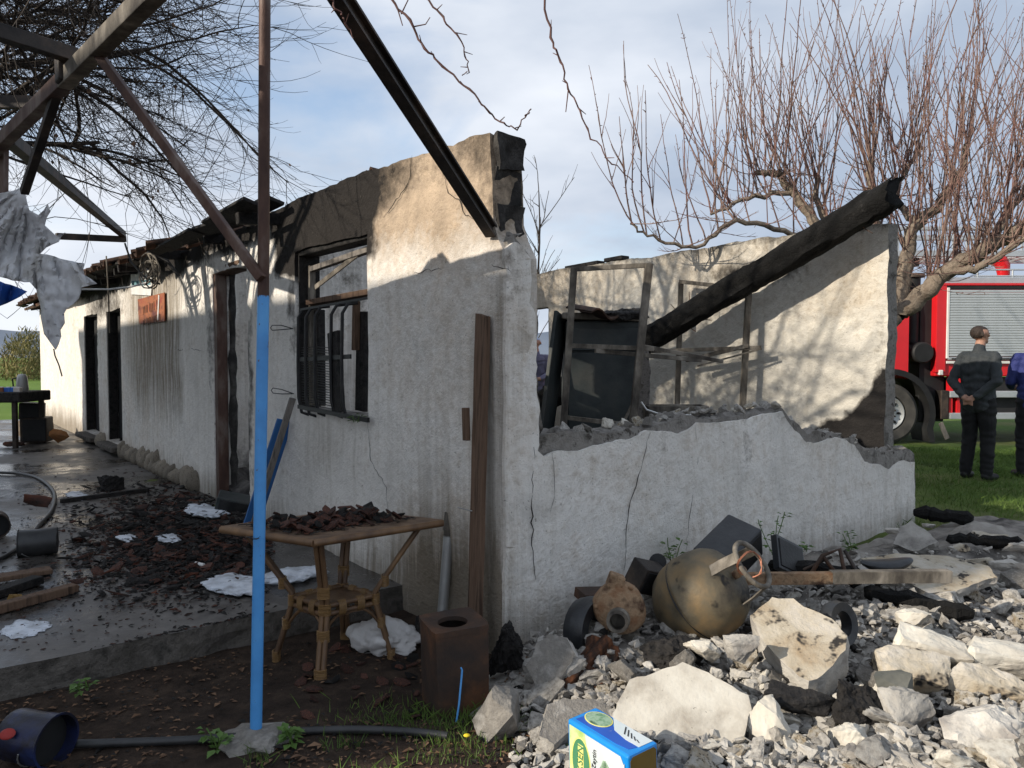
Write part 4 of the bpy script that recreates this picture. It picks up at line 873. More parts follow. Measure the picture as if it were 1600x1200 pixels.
lump('stone_block', 786, 1126, 3.08, (0.21, 0.20, 0.24), M_RUBBLE_D, 'squarish grey cement block beside the rusty tin', 'block', 51, (0.1, 0.05, 0.5), 0.05)
lump('concrete_chunk', 1408, 1122, 2.95, (0.22, 0.16, 0.24), M_RUBBLE, 'tall angular chunk standing on end at the front of the heap', 'concrete chunk', 52, (0.2, 0.1, 0.3))
lump('concrete_chunk', 1322, 1150, 2.85, (0.24, 0.16, 0.14), M_RUBBLE_W, 'pale wedge-shaped chunk left of the tall angular one', 'concrete chunk', 53, (0.1, 0.3, 1.0))
lump('concrete_chunk', 1205, 1150, 2.85, (0.13, 0.2, 0.22), M_RUBBLE_W, 'pale chunk with a lit edge right of the cream slab', 'concrete chunk', 54, (0.3, 0.0, 0.4))
lump('concrete_chunk', 1432, 968, 3.75, (0.17, 0.13, 0.11), M_RUBBLE_W, 'rounded white lump below the end of the metal channel', 'concrete chunk', 55)
lump('concrete_chunk', 1100, 1012, 3.35, (0.17, 0.12, 0.12), M_RUBBLE_W, 'white plaster fragment under the gas bottle', 'concrete chunk', 56, (0.4, 0.2, 0))
lump('concrete_chunk', 1160, 1010, 3.2, (0.15, 0.12, 0.12), M_RUBBLE, 'speckled chunk between gas bottle and soot-specked slab', 'concrete chunk', 57)
lump('concrete_chunk', 1540, 1140, 2.8, (0.3, 0.2, 0.16), M_RUBBLE, 'big pale chunk at the right front edge of the heap', 'concrete chunk', 58, (0.2, 0.1, 0.2))
lump('stone', 1395, 1068, 3.05, (0.19, 0.12, 0.10), simple('grey_green_stone', (0.10, 0.10, 0.085), (0.16, 0.155, 0.13), None, 6, 0.85, bump=0.4), 'smooth grey-green stone among the pale rubble', 'stone', 59, (0, 0, 0.3), 0.04)
lump('charred_lump', 1345, 1105, 2.95, (0.22, 0.18, 0.10), M_CHAR, 'black burnt lump of cloth in the front of the heap', 'burnt debris', 60, (0.5, 0.2, 0), 0.2)
lump('charred_lump', 1050, 1020, 3.4, (0.30, 0.16, 0.12), M_CHAR, 'black ashy mass behind the cream slab', 'burnt debris', 61, (0.2, 0, 0.2), 0.2)
lump('charred_lump', 1250, 1098, 3.0, (0.36, 0.14, 0.10), M_CHAR, 'charred timber stub in front of the soot-specked slab', 'burnt debris', 62, (0.1, 0.1, 0.2), 0.1)
lump('burnt_rag', 795, 1020, 3.55, (0.13, 0.10, 0.24), M_CHAR, 'black burnt rag slumped at the foot of the corner', 'burnt rag', 63, (0.1, 0.25, 0), 0.25)
# fallen run of blockwork, blocks still mortared in a row
bw = empty('fallen_blockwork', P(1520, 1040, 3.25), 'fallen strip of pale blockwork lying across the right of the heap', 'blockwork')
bw.rotation_euler = (0.55, 0.12, -0.22)
for i in range(3):
    for j in range(2):
        me = chunk_mesh('concrete_block', (0.31, 0.16, 0.13), 400+i*2+j, 0.09, 4, mat=M_RUBBLE_W if j else M_SOOTSLAB, n=34); o = bpy.data.objects.new('concrete_block', me); COL.objects.link(o); o.parent = bw
        o.location = (-0.26+0.285*i+U(-.006, .006)+0.10*j, -0.08+0.145*j, U(-.008, .008)); o.rotation_euler = (U(-.05, .05), U(-.05, .05), U(-.04, .04))
# flat plaster slabs near the wall end
n = Vector((-0.05, -0.18, 0.98)); c = P(1455, 893, 4.55); M = facing(n)
slab_obj('plaster_slab', px_poly([(1345, 872), (1400, 864), (1480, 868), (1545, 884), (1560, 902), (1500, 920), (1450, 926), (1400, 900)][::-1], c, n, M), 0.05, M, c, M_SOOTSLAB, 'flat grey slab sheet lying by the end of the low wall', 'slab', 45)
n = Vector((-0.35, -0.4, 0.85)); c = P(1425, 838, 5.35); M = facing(n)
slab_obj('plaster_slab', px_poly([(1395, 850), (1404, 822), (1424, 812), (1444, 826), (1466, 846), (1430, 862)][::-1], c, n, M), 0.07, M, c, M_RUBBLE, 'brown-grey slab leaning at the end of the low wall', 'slab', 46)
for k, (x, y, Y, sz) in enumerate(((1395, 824, 5.6, .12), (1545, 838, 5.5, .30), (1590, 848, 5.3, .2), (1530, 870, 5.0, .16), (1580, 880, 4.8, .2), (1500, 850, 5.3, .14), (1450, 815, 5.8, .1))):
    lump('ashy_slab', x, y+6, Y, (sz, sz*.7, sz*.4), M_SOOTSLAB if k % 2 else M_RUBBLE, ['small white stone at the end of the low wall', 'ash-covered long slab at the edge of the grass', 'pale slab at the right picture edge by the grass', 'flat ashy fragment beyond the plaster slab', 'ash-grey fragment right of the plaster slab', 'dusty fragment between the slabs and the grass', 'small dusty lump on the scorched strip beyond the wall'][k], 'slab', 70+k, (U(-.2, .2), U(-.2, .2), U(0, 3)))
# black burnt patch pieces
for k, (a, b, w) in enumerate((((1350, 925, 4.2), (1520, 960, 4.0), .10), ((1430, 800, 6.3), (1520, 812, 6.1), .12), ((1200, 885, 4.35), (1350, 900, 4.2), .12), ((1480, 842, 5.5), (1600, 850, 5.3), .10))):
    pa, pb_ = P(*a), P(*b); mb = MB(); N = 12
    mb.tube([pa+(pb_-pa)*(i/N)+Vector((U(-.01, .01), U(-.01, .01), U(-.012, .012))) for i in range(N+1)], [w*0.5*U(.75, 1.1)*(0.6 if i in (0, N) else 1) for i in range(N+1)], 7)
    single('charred_timber', mb, M_LOG, pa, ['charred timber lying in front of the metal channel end', 'black timber on the scorched ground past the wall end', 'charred beam stub lying along the metal channel', 'burnt pole at the edge of the grass'][k], 'timber', 25)
# gas bottle
gc = P(1094, 932, 3.78); axd = (P(1172, 884, 3.62)-gc).normalized()
GB = empty('gas_bottle', gc, 'scorched round gas bottle lying tilted with its ring collar up', 'gas bottle')
Mg = axd.to_track_quat('Z', 'Y').to_matrix().to_4x4()
prof = [(0.001, -0.235), (0.07, -0.228), (0.135, -0.20), (0.185, -0.15), (0.212, -0.085), (0.218, -0.04), (0.2185, -0.012), (0.222, -0.006), (0.222, 0.006), (0.2185, 0.012), (0.217, 0.06), (0.205, 0.115), (0.175, 0.165), (0.12, 0.205), (0.06, 0.222), (0.001, 0.225)]
mb = MB(); mb.lathe(prof, Mg, 40); mb.v = [tuple(Vector(v)+noise.noise_vector(Vector(v)*7)*0.006) for v in mb.v]; mb.build('shell', M_GAS, GB, 50)
mb = MB(); mb.lathe([(0.2195, -0.018), (0.2225, -0.014), (0.2195, -0.010)], Mg, 40); mb.build('weld_seam', M_IRON, GB, 60)
mb = MB(); mb.tube([Mg@Vector((0.115*math.cos(a), 0.115*math.sin(a), 0.335)) for a in [2*math.pi*i/28 for i in range(28)]], 0.0125, 8, closed=True); mb.build('collar_ring', M_FRAME, GB, 60)
for a in (0.5, 2.6, 4.6):
    mb = MB(); ps = [Mg@Vector((r*math.cos(a), r*math.sin(a), h)) for r, h in ((0.135, 0.19), (0.13, 0.26), (0.117, 0.335))]; up_ = Mg.to_3x3()@Vector((math.cos(a), math.sin(a), 0))
    mb.beam(ps[0], ps[1], 0.055, 0.006, up_); mb.beam(ps[1], ps[2], 0.055, 0.006, up_); mb.build('collar_strap', M_FRAME, GB)
mb = MB(); mb.lathe([(0.02, 0.20), (0.022, 0.25), (0.015, 0.26), (0.015, 0.29), (0.001, 0.292)], Mg, 12); mb.build('valve', M_RUST, GB, 40)
mb = MB(); cc_ = P(1172, 882, 3.52)
for q in range(3): mb.tube([cc_+Vector((0.055*math.cos(a)+U(-.004, .004), 0.02*math.sin(a*2)+0.006*q, 0.06*math.sin(a)+U(-.003, .003))) for a in [2*math.pi*i/20 for i in range(20)]], 0.0028, 5, closed=True)
single('copper_coil', mb, M_COPPER, cc_, 'loop of bare copper wire hanging on the gas bottle collar', 'wire', 60)['kind'] = 'thing'
# rusted pump housing
pc = P(968, 948, 3.66); PU = empty('pump_housing', pc, 'rust-crusted pump housing with an open pipe mouth facing forward', 'pump')
fd = (EYE-pc).normalized(); fd = (fd+Vector((-0.05, 0, -0.1))).normalized(); Mp = fd.to_track_quat('Z', 'Y').to_matrix().to_4x4()
mb = MB(); mb.lathe([(0.001, -0.09), (0.09, -0.085), (0.122, -0.05), (0.128, 0.0), (0.118, 0.04), (0.085, 0.065), (0.05, 0.075), (0.001, 0.078)], Mp, 26)
mb.v = [tuple(Vector(v)*(1+0.14*noise.noise(Vector(v)*9))) for v in mb.v]; mb.build('volute', M_RUST, PU, 40)
mo = Mp.to_3x3()@Vector((0.0, -0.05, 0.035))
mb = MB(); mb.lathe([(0.055, 0.03), (0.055, 0.07), (0.046, 0.075), (0.046, 0.125), (0.051, 0.128), (0.051, 0.142), (0.036, 0.142), (0.034, 0.05), (0.001, 0.048)], Matrix.Translation(mo)@Mp, 22); mb.build('pipe_mouth', M_FRAME, PU, 40)
mb = MB(); mb.box(Vector((-0.02, 0.0, 0.125)), (0.075, 0.07, 0.07), Matrix.Rotation(0.35, 3, 'Y'), 0.008); mb.build('outlet_flange', M_RUST, PU)
mb = MB(); mb.box(Vector((0.03, 0.02, -0.17)), (0.13, 0.10, 0.11), Matrix.Rotation(0.1, 3, 'Y'), 0.012); mb.build('foot', M_FRAME, PU)
for a in range(6):
    q = Mp@Vector((0.108*math.cos(a*1.05), 0.108*math.sin(a*1.05), 0.045)); mb = MB(); mb.ell(q, (0.012, 0.012, 0.012), 8, 6); mb.build('bolt', M_RUST, PU, 60)
# burnt things round them
def charboard(px, w, label, mat=M_LOG, sec=0.6):
    a, b = P(*px[0]), P(*px[1]); mb = MB(); N = 9; d = (b-a).normalized(); sd_ = d.orthogonal().normalized()
    mb.tube([a+(b-a)*i/N for i in range(N+1)], [w*U(.75, 1.15) for _ in range(N+1)], 6); single('burnt_stick', mb, mat, a, label, 'burnt wood', 20)
M_EMBER = simple('half_burnt_wood', (0.012, 0.01, 0.009), (0.05, 0.022, 0.012), (0.17, 0.065, 0.028), 5, 0.8, bump=0.9, bscale=25, bdist=0.015, stretch=(3, 3, 0.6))
charboard([(950, 1000, 3.5), (868, 1088, 3.28)], 0.030, 'half-burnt stick leaning from the pump to the ground', M_EMBER)
charboard([(930, 1000, 3.55), (905, 1085, 3.35)], 0.05, 'reddish burnt stump below the pump', M_EMBER)
charboard([(958, 1015, 3.5), (945, 1080, 3.3)], 0.045, 'black burnt post under the pump mouth', M_EMBER)
charboard([(900, 1040, 3.42), (975, 1075, 3.3)], 0.03, 'burnt stick lying across below the pump', M_EMBER)
tc_ = P(922, 985, 3.72); mb = MB(); mb.lathe([(0.09, -0.05), (0.15, -0.055), (0.165, 0), (0.15, 0.055), (0.09, 0.05), (0.085, 0), (0.09, -0.05)], Vector((0.75, -0.62, 0.1)).to_track_quat('Z', 'Y').to_matrix().to_4x4(), 26); mb.v = [tuple(Vector(v)+tc_) for v in mb.v]
single('small_tyre', mb, M_BLACKPLASTIC, tc_, 'black scorched tyre standing against the wall behind the pump', 'tyre', 45)
tc_ = P(1310, 975, 3.62); mb = MB(); mb.lathe([(0.06, -0.03), (0.10, -0.035), (0.11, 0), (0.10, 0.035), (0.06, 0.03), (0.055, 0), (0.06, -0.03)], Vector((0.5, -0.8, 0.25)).to_track_quat('Z', 'Y').to_matrix().to_4x4(), 24); mb.v = [tuple(Vector(v)+tc_) for v in mb.v]
single('small_tyre', mb, M_BLACKPLASTIC, tc_, 'small black tyre half buried beside the soot-specked slab', 'tyre', 45)
def boxthing(name, px, py, Y, size, rot, mat, label, cat, lidmat=None):
    c = P(px, py, Y); o = empty(name, c, label, cat); o.rotation_euler = rot; MB().box((0, 0, 0), size, None, min(size)*0.06).build('casing', mat, o)
    MB().box((0, -size[1]/2-0.002, 0), (size[0]*0.86, 0.008, size[2]*0.82), None, 0.002).build('face', lidmat or M_IRON, o); return o
boxthing('burnt_appliance', 1138, 862, 4.25, (0.34, 0.22, 0.20), (0.3, -0.5, 0.6), M_BLACKPLASTIC, 'melted black appliance casing behind the gas bottle', 'appliance')
boxthing('burnt_screen', 1232, 872, 4.3, (0.24, 0.04, 0.20), (-0.5, 0.45, 0.5), M_BLACKPLASTIC, 'tilted black burnt screen lying against the low wall', 'screen')
boxthing('scorched_box', 1012, 902, 4.0, (0.17, 0.14, 0.14), (0.3, 0.3, 0.5), M_STEEL, 'scorched grey metal box behind the pump', 'box')
boxthing('rusty_sheet_box', 932, 930, 3.95, (0.20, 0.12, 0.05), (0.1, 0.1, 0.4), M_RUSTTIN, 'flat rusty lid on the tyre behind the pump', 'lid')
mb = MB(); a = P(1028, 878, 4.1); mb.tube([a, a+Vector((0.02, 0.16, -0.06))], 0.042, 18); o = single('black_tube', mb, M_BLACKPLASTIC, a, 'open black plastic tube end beside the gas bottle', 'tube', 40)
mb = MB(); mb.tube([a+Vector((-0.002, -0.006, 0.001)), a+Vector((0.004, 0.02, -0.006))], 0.046, 18); mb.v = [tuple(Vector(v)-a) for v in mb.v]; mb.build('rim', M_IRON, o, 40)
ca_, cb_ = P(1165, 906, 3.95), P(1487, 903, 3.98); chn = empty('metal_channel', ca_, 'long rusty steel channel lying level across the heap', 'metal channel')
mb = MB(); d = cb_-ca_
for off, w, h in ((Vector((0, 0, 0.0)), 0.006, 0.052), (Vector((0, 0.022, 0.026)), 0.044, 0.006), (Vector((0, 0.022, -0.026)), 0.044, 0.006)): mb.beam(off, d*0.52+off, w, h)
mb.build('web', M_RUST, chn)
mb = MB()
for off, w, h in ((Vector((0, -0.004, 0.004)), 0.006, 0.058), (Vector((0, 0.022, 0.033)), 0.05, 0.006), (Vector((0, 0.022, -0.022)), 0.05, 0.006)): mb.beam(d*0.42+off, d+off, w, h)
mb.build('sleeve', M_FRAME, chn)
# burnt bicycle-like tube frame and saddle behind the channel
bf = empty('bicycle_frame', P(1290, 880, 4.2), 'twisted burnt bicycle frame with its saddle behind the steel channel', 'bicycle')
def bft(pts, r, mat=M_RUSTTIN, nm='tube'): mb = MB(); mb.tube([P(*p)-bf.location for p in pts], r, 8); mb.build(nm, mat, bf, 60)
bft([(1262, 905, 4.2), (1285, 868, 4.2), (1312, 858, 4.2), (1322, 905, 4.15)], 0.012); bft([(1285, 868, 4.2), (1305, 895, 4.2), (1320, 910, 4.15)], 0.011); bft([(1320, 860, 4.25), (1345, 905, 4.15)], 0.011, M_STEEL); bft([(1255, 890, 4.25), (1300, 870, 4.2)], 0.008, M_STEEL, 'stay')
mb = MB(); sc_ = P(1385, 884, 4.3)-bf.location; mb.ell(sc_, (0.15, 0.07, 0.035), 16, 8, Matrix.Rotation(-0.06, 3, 'Y')); mb.v = [(x, y, z+0.03*((x-sc_.x)/0.15)**2) for x, y, z in mb.v]; mb.build('saddle', M_BLACKPLASTIC, bf, 60)
bft([(1335, 900, 4.25), (1365, 892, 4.3), (1400, 895, 4.3)], 0.012, M_STEEL, 'seat_rail')
# tin box printed blue, lower middle --------------------------------------
tA, tB, tD = PZ(890, 1120, 0.12), PZ(985, 1176, 0.12), PZ(945, 1111, 0.12)
ex = (tB-tA); LX = ex.length; ex.normalize(); ey = Vector((-ex.y, ex.x, 0)); LY = 0.135; LZ = 0.30
tin = empty('tin_box', (tA.x, tA.y, -0.18), 'printed blue and green olive tin box with green oval emblem, lower centre', 'tin box', math.atan2(ex.y, ex.x)); tin.rotation_euler = (0.05, 0.02, math.atan2(ex.y, ex.x))
M_TB = simple('tin_blue', (0.01, 0.22, 0.62), (0.012, 0.26, 0.68), None, 5, 0.32, spec=0.5, bump=0.1, speck=((0.06, 0.04, 0.03), 30, 0.70)); M_TDB = simple('tin_dark_blue', (0.012, 0.07, 0.38), (0.015, 0.09, 0.44), None, 8, 0.35, spec=0.5, bump=0.1, speck=((0.35, 0.35, 0.35), 40, 0.68))
M_TW = simple('tin_pale', (0.62, 0.66, 0.68), (0.52, 0.60, 0.60), None, 6, 0.35, spec=0.5, bump=0.1); M_TG = simple('tin_green', (0.06, 0.20, 0.10), (0.08, 0.25, 0.13), None, 6, 0.35, spec=0.5, bump=0)
M_TY = simple('tin_lime', (0.48, 0.58, 0.16), (0.60, 0.66, 0.34), (0.34, 0.50, 0.14), 9, 0.35, spec=0.5, bump=0.05); M_TYL = simple('tin_yellow', (0.72, 0.66, 0.12), (0.78, 0.74, 0.30), None, 8, 0.35, bump=0)
M_TINK = simple('tin_ink', (0.02, 0.02, 0.02), (0.04, 0.04, 0.04), None, 8, 0.4, bump=0); M_TGOLD = simple('tin_gold', (0.20, 0.14, 0.035), (0.15, 0.11, 0.03), None, 5, 0.4, 0.6, 0.5, bump=0.2); M_OLIVE = simple('olive_print', (0.09, 0.20, 0.10), (0.30, 0.42, 0.30), (0.05, 0.11, 0.06), 28, 0.35, bump=0)
MB().box((LX/2, LY/2, LZ/2), (LX, LY, LZ), None, 0.008).build('body', M_TB, tin)
def sheet(name, poly, lift, mat, face='front', thick=0.0012):
    mb = MB()
    if face == 'front': mb.prism([(x, -lift, z) for x, z in poly], (0, 0, 0), (0, thick, 0))
    elif face == 'top': mb.prism([(x, z, LZ+lift) for x, z in poly], (0, 0, -thick), (0, 0, 0))
    else: mb.prism([(LX+lift, x, z) for x, z in poly], (-thick, 0, 0), (0, 0, 0))
    return mb.build(name, mat, tin)
def oval(cx, cz, rx, rz, n=28, rot=0): return [(cx+rx*math.cos(a)*math.cos(rot)-rz*math.sin(a)*math.sin(rot), cz+rx*math.cos(a)*math.sin(rot)+rz*math.sin(a)*math.cos(rot)) for a in [2*math.pi*i/n for i in range(n)]]
sheet('lime_panel', [(0.008, 0.14), (0.012, 0.285), (0.10, 0.285), (0.13, 0.16), (0.13, 0.02), (0.008, 0.02)], 0.0012, M_TY)
sheet('pale_panel', [(0.095, 0.285), (0.27, 0.285), (0.285, 0.26), (0.285, 0.02), (0.10, 0.02), (0.12, 0.16)], 0.0022, M_TW)
sheet('emblem_ring', oval(0.073, 0.172, 0.050, 0.092), 0.0032, M_TYL); sheet('emblem', oval(0.073, 0.172, 0.045, 0.086), 0.0042, M_TG)
sheet('emblem_band', [(0.053, 0.06), (0.088, 0.06), (0.088, 0.238), (0.06, 0.238)], 0.0050, M_TYL)
sheet('olive_cluster', [(0.205+0.062*math.cos(a)*(1+0.12*math.sin(5*a)), 0.13+0.10*math.sin(a)*(1+0.1*math.cos(7*a))) for a in [2*math.pi*i/30 for i in range(30)]], 0.0034, M_OLIVE)
sheet('olive_leaf', oval(0.09, 0.09, 0.014, 0.05, 16, -0.3), 0.0060, M_OLIVE)
sheet('white_line', [(0.284, 0.02), (0.289, 0.02), (0.289, 0.27), (0.284, 0.262)], 0.0036, M_TW)
def text(body, size, mat, parent, M, name):
    cu = bpy.data.curves.new('t', 'FONT'); cu.body = body; cu.size = size; cu.extrude = 0.0006; cu.align_x = 'CENTER'; cu.align_y = 'CENTER'; cu.resolution_u = 3
    o = bpy.data.objects.new('t', cu); COL.objects.link(o); dg = bpy.context.evaluated_depsgraph_get(); me = bpy.data.meshes.new_from_object(o.evaluated_get(dg)); bpy.data.objects.remove(o); me.materials.clear()
    o = link(name, me, mat, parent); o.matrix_local = M; return o
FR = Matrix.Rotation(math.pi/2, 4, 'X')
text('EKSEN', 0.042, M_TG, tin, Matrix.Translation((0.0715, -0.0066, 0.178))@FR@Matrix.Rotation(math.radians(86), 4, 'Z'), 'lettering')
text('Yeşil Zeytin', 0.028, M_TINK, tin, Matrix.Translation((0.140, -0.0036, 0.185))@FR@Matrix.Rotation(math.radians(86), 4, 'Z'), 'lettering')
text('Kırma', 0.026, M_TINK, tin, Matrix.Translation((0.122, -0.0036, 0.20))@FR@Matrix.Rotation(math.radians(86), 4, 'Z'), 'lettering') if False else None
sheet('dark_blue_panel', [(0.02, 0.022), (0.225, 0.022), (0.275, 0.03), (0.285, 0.06), (0.19, 0.075), (0.03, 0.12)], 0.0012, M_TDB, 'top')
sheet('pale_panel', [(0.10, 0.127), (0.29, 0.127), (0.288, 0.065), (0.23, 0.062), (0.16, 0.075)], 0.0020, M_TW, 'top')
sheet('emblem_ring', oval(0.075, 0.080, 0.058, 0.042), 0.0030, M_TYL, 'top'); sheet('emblem', oval(0.075, 0.080, 0.054, 0.038), 0.0040, M_OLIVE, 'top')
for i in range(5): sheet('print_line', [(0.17+i*0.02, 0.118-0.007*i), (0.176+i*0.02, 0.118-0.007*i), (0.205+i*0.017, 0.082), (0.199+i*0.017, 0.082)], 0.0032, M_TINK, 'top')
sheet('gold_end', [(0.008, 0.01), (LY-0.008, 0.01), (LY-0.008, LZ-0.02), (LY-0.02, LZ-0.008), (0.02, LZ-0.008), (0.008, LZ-0.02)], 0.0012, M_TGOLD, 'end')
# ================================================================== rusty square tin with a round hole
rp = PZ(708, 1112, -0.14); RT = empty('rusty_tin', (rp.x, rp.y+0.12, -0.15), 'rusty square tin with a round hole cut in its lid, by the plank', 'tin'); RT.rotation_euler = (0.02, -0.03, 0.42)
w, h = 0.125, 0.37; mb = MB(); bmv = []
for zi in range(7):
    z = h*zi/6
    for i in range(32):
        a = 2*math.pi*i/32+math.pi/4; c, s_ = math.cos(a), math.sin(a); m = max(abs(c), abs(s_)); r = w/m; r = min(r, w*1.34); q = Vector((c*r, s_*r, z)); q += noise.noise_vector(q*6)*0.005*(1 if zi else 0); bmv.append(q)
mb.add(bmv, [(zi*32+i, zi*32+(i+1) % 32, zi*32+32+(i+1) % 32, zi*32+32+i) for zi in range(6) for i in range(32)]); mb.build('body', M_RUSTTIN, RT, 35)
mb = MB(); lo = [bmv[6*32+i] for i in range(32)]; li = [Vector((0.068*math.cos(2*math.pi*i/32+math.pi/4), 0.068*math.sin(2*math.pi*i/32+math.pi/4)+0.01, h-0.006)) for i in range(32)]
lr = [q*1.02 for q in [Vector((v.x, v.y, 0)) for v in lo]]
mb.add([Vector((q.x, q.y, h+0.006)) for q in lr]+li+[q+Vector((0, 0, -0.02)) for q in li]+[Vector((q.x, q.y, h-0.018)) for q in lr], [(i, (i+1) % 32, 32+(i+1) % 32, 32+i) for i in range(32)]+[(32+i, 32+(i+1) % 32, 64+(i+1) % 32, 64+i) for i in range(32)]+[(96+i, 96+(i+1) % 32, (i+1) % 32, i) for i in range(32)]); mb.build('lid', M_RUSTTIN, RT, 35)
wa = PZ(713, 1128, -0.13); mb = MB(); mb.tube([wa, wa+Vector((0.012, -0.005, .08)), P(720, 1070, wa.y+0.02), P(722, 1047, wa.y+0.03), P(720, 1043, wa.y+0.03)], 0.0042, 6); single('blue_wire', mb, M_BLUE, wa, 'short bright blue wire standing up before the rusty tin', 'wire', 60)
# ================================================================== paint cans, hoses, sack, foam
def can(name, px, py, z, r, L, ax, mat, label, cat, inner=M_DARK, spot=None):
    b = PZ(px, py, z); c = b+Vector((0, 0, r)); o = empty(name, (c.x, c.y, z), label, cat); q = Vector(ax).normalized().to_track_quat('Z', 'Y').to_matrix().to_4x4(); q = Matrix.Translation((0, 0, r))@q
    mb = MB(); mb.lathe([(r*0.96, -L/2), (r*0.98, -L/2+0.004), (r*0.97, 0), (r*0.98, L/2-0.01), (r*1.04, L/2-0.004), (r*1.04, L/2), (r*0.95, L/2), (r*0.93, -L/2+0.01)], q, 28, True, False); mb.v = [tuple(Vector(v)+noise.noise_vector(Vector(v)*8)*0.005) for v in mb.v]; mb.build('shell', mat, o, 40)
    mb = MB(); mb.lathe([(r*0.92, L/2-0.05), (0.001, L/2-0.05)], q, 28); mb.build('inside', inner, o)
    mb = MB(); mb.tube([q@Vector((r*1.02*math.cos(a), r*1.02*math.sin(a), L/2-0.03+0.07*math.sin((a+0.6)*1.0))) for a in [-0.6-i*0.22 for i in range(12)]], 0.003, 5); mb.build('wire_handle', M_GALV, o, 60); return o
M_CANBLUE = simple('scorched_blue_can', (0.015, 0.022, 0.075), (0.012, 0.012, 0.02), (0.02, 0.035, 0.12), 5, 0.4, 0.2, 0.5, bump=0.3)
pc1 = can('paint_can', 58, 1192, -0.16, 0.098, 0.20, (0.93, -0.28, 0.0), M_CANBLUE, 'scorched dark blue paint can lying at the lower left', 'paint can', M_BLACK)
sp = MB(); sp.ell((-0.055, -0.085, 0.155), (0.03, 0.008, 0.022), 14, 8, Matrix.Rotation(-0.85, 3, 'X')); sp.build('red_paint_spot', simple('red_spot', (0.30, 0.025, 0.02), None, None, 6, 0.5, bump=0), pc1, 60)
can('bucket', 60, 868, 0.0, 0.095, 0.24, (-0.86, -0.42, 0.0), M_HOSE, 'black bucket lying on its side on the wet patio', 'bucket')
can('bucket', -6, 838, 0.0, 0.095, 0.2, (0.55, -0.8, 0.0), M_STEEL, 'grey bucket lying half out at the left picture edge', 'bucket')
def hose(name, px, z, r, mat, label, seed=0):
    pts = [PZ(x, y, z) for x, y in px]; sm = []
    for i in range(len(pts)-1):
        p0, p1, p2, p3 = pts[max(0, i-1)], pts[i], pts[i+1], pts[min(len(pts)-1, i+2)]
        for k in range(8): t = k/8; sm.append(0.5*((2*p1)+(p2-p0)*t+(2*p0-5*p1+4*p2-p3)*t*t+(3*p1-p0-3*p2+p3)*t**3))
    sm.append(pts[-1]); sm = [Vector((p.x, p.y, max(p.z, top_h(p.x, p.y)+r*0.7))) for p in sm]; mb = MB(); mb.tube(sm, r, 10); single(name, mb, mat, sm[0], label, 'hose', 60)
hose('water_pipe', [(100, 1163), (200, 1160), (300, 1156), (390, 1150), (480, 1142), (560, 1140), (640, 1143), (700, 1150)], -0.125, 0.017, M_HOSE, 'black plastic water pipe along the ground in front of the post')
hose('fire_hose', [(-20, 738), (30, 740), (62, 748), (84, 768), (82, 795), (60, 822), (40, 845), (10, 868), (-25, 882)], 0.02, 0.016, M_HOSE, 'black hose curving over the wet patio')
bm = bmesh.new(); bmesh.ops.create_icosphere(bm, subdivisions=5, radius=1); sk = P(606, 1002, 4.02)
for v in bm.verts:
    q = v.co.copy(); k = 1+0.45*noise.noise(q*1.3+Vector((9, 2, 0)))+0.22*(0.5-abs(noise.noise(q*2.6)))+0.12*(0.5-abs(noise.noise(q*6))); v.co = Vector((q.x*0.16*k, q.y*0.12*k, max(-0.06, q.z*0.10*k*(1-0.35*q.x))))
me = bpy.data.meshes.new('white_sack'); bm.to_mesh(me); bm.free(); tag(link('white_sack', me, M_SACK, None, 180, sk), 'crumpled white sack on the ground under the table', 'sack')
lump('black_scrap', 660, 985, 4.1, (0.12, 0.12, 0.18), M_CHAR, 'charred scrap leaning behind the white sack', 'burnt debris', 81, (0.1, 0.4, 0.2), 0.2)
def foam(px, py, rx, ry, h, label, seed, z=None):
    p = hit(px, py); bm = bmesh.new(); bmesh.ops.create_icosphere(bm, subdivisions=4, radius=1)
    for v in bm.verts:
        a = math.atan2(v.co.y, v.co.x); k = 1+0.45*fbm(math.cos(a)*1.5+seed, math.sin(a)*1.5, seed)+0.18*fbm(math.cos(a)*5, math.sin(a)*5, seed)
        v.co = Vector((v.co.x*rx*k, v.co.y*ry*k, v.co.z*h*0.55*(1+0.8*fbm(v.co.x*3, v.co.y*3, seed))))
    me = bpy.data.meshes.new('fire_foam'); bm.to_mesh(me); bm.free(); o = link('fire_foam', me, M_FOAM, None, 180, p+Vector((0, 0, 0.022 if h > .015 else .003))); o.rotation_euler = (0, 0, HANG); tag(o, label, 'foam')
foam(365, 918, 0.26, 0.13, 0.025, 'largest patch of white fire foam on the patio left of the table', 1); foam(320, 803, 0.35, 0.16, 0.03, 'white fire foam at the foot of the doorway', 2); foam(262, 845, 0.2, 0.08, 0.02, 'small streak of foam in the tile litter', 3); foam(198, 845, 0.16, 0.06, 0.016, 'foam smear left of the tile litter', 4)
foam(40, 985, 0.16, 0.09, 0.004, 'thin pale film standing in for water reflection on the patio at left', 5); foam(455, 905, 0.15, 0.22, 0.05, 'deep white foam heap behind the table legs', 7); foam(120, 775, 0.3, 0.10, 0.006, 'pale foam trail inside the hose curve', 9)  # first film: a water reflection put in as pale foam colour
mb = MB(); a = hit(306, 886); mb.tube([a+Vector((0, 0, .02)), a+Vector((0.075, -0.05, .02))], 0.012, 10); single('white_tube', mb, M_WHITE, a, 'short white plastic tube in the tile litter', 'tube', 50)
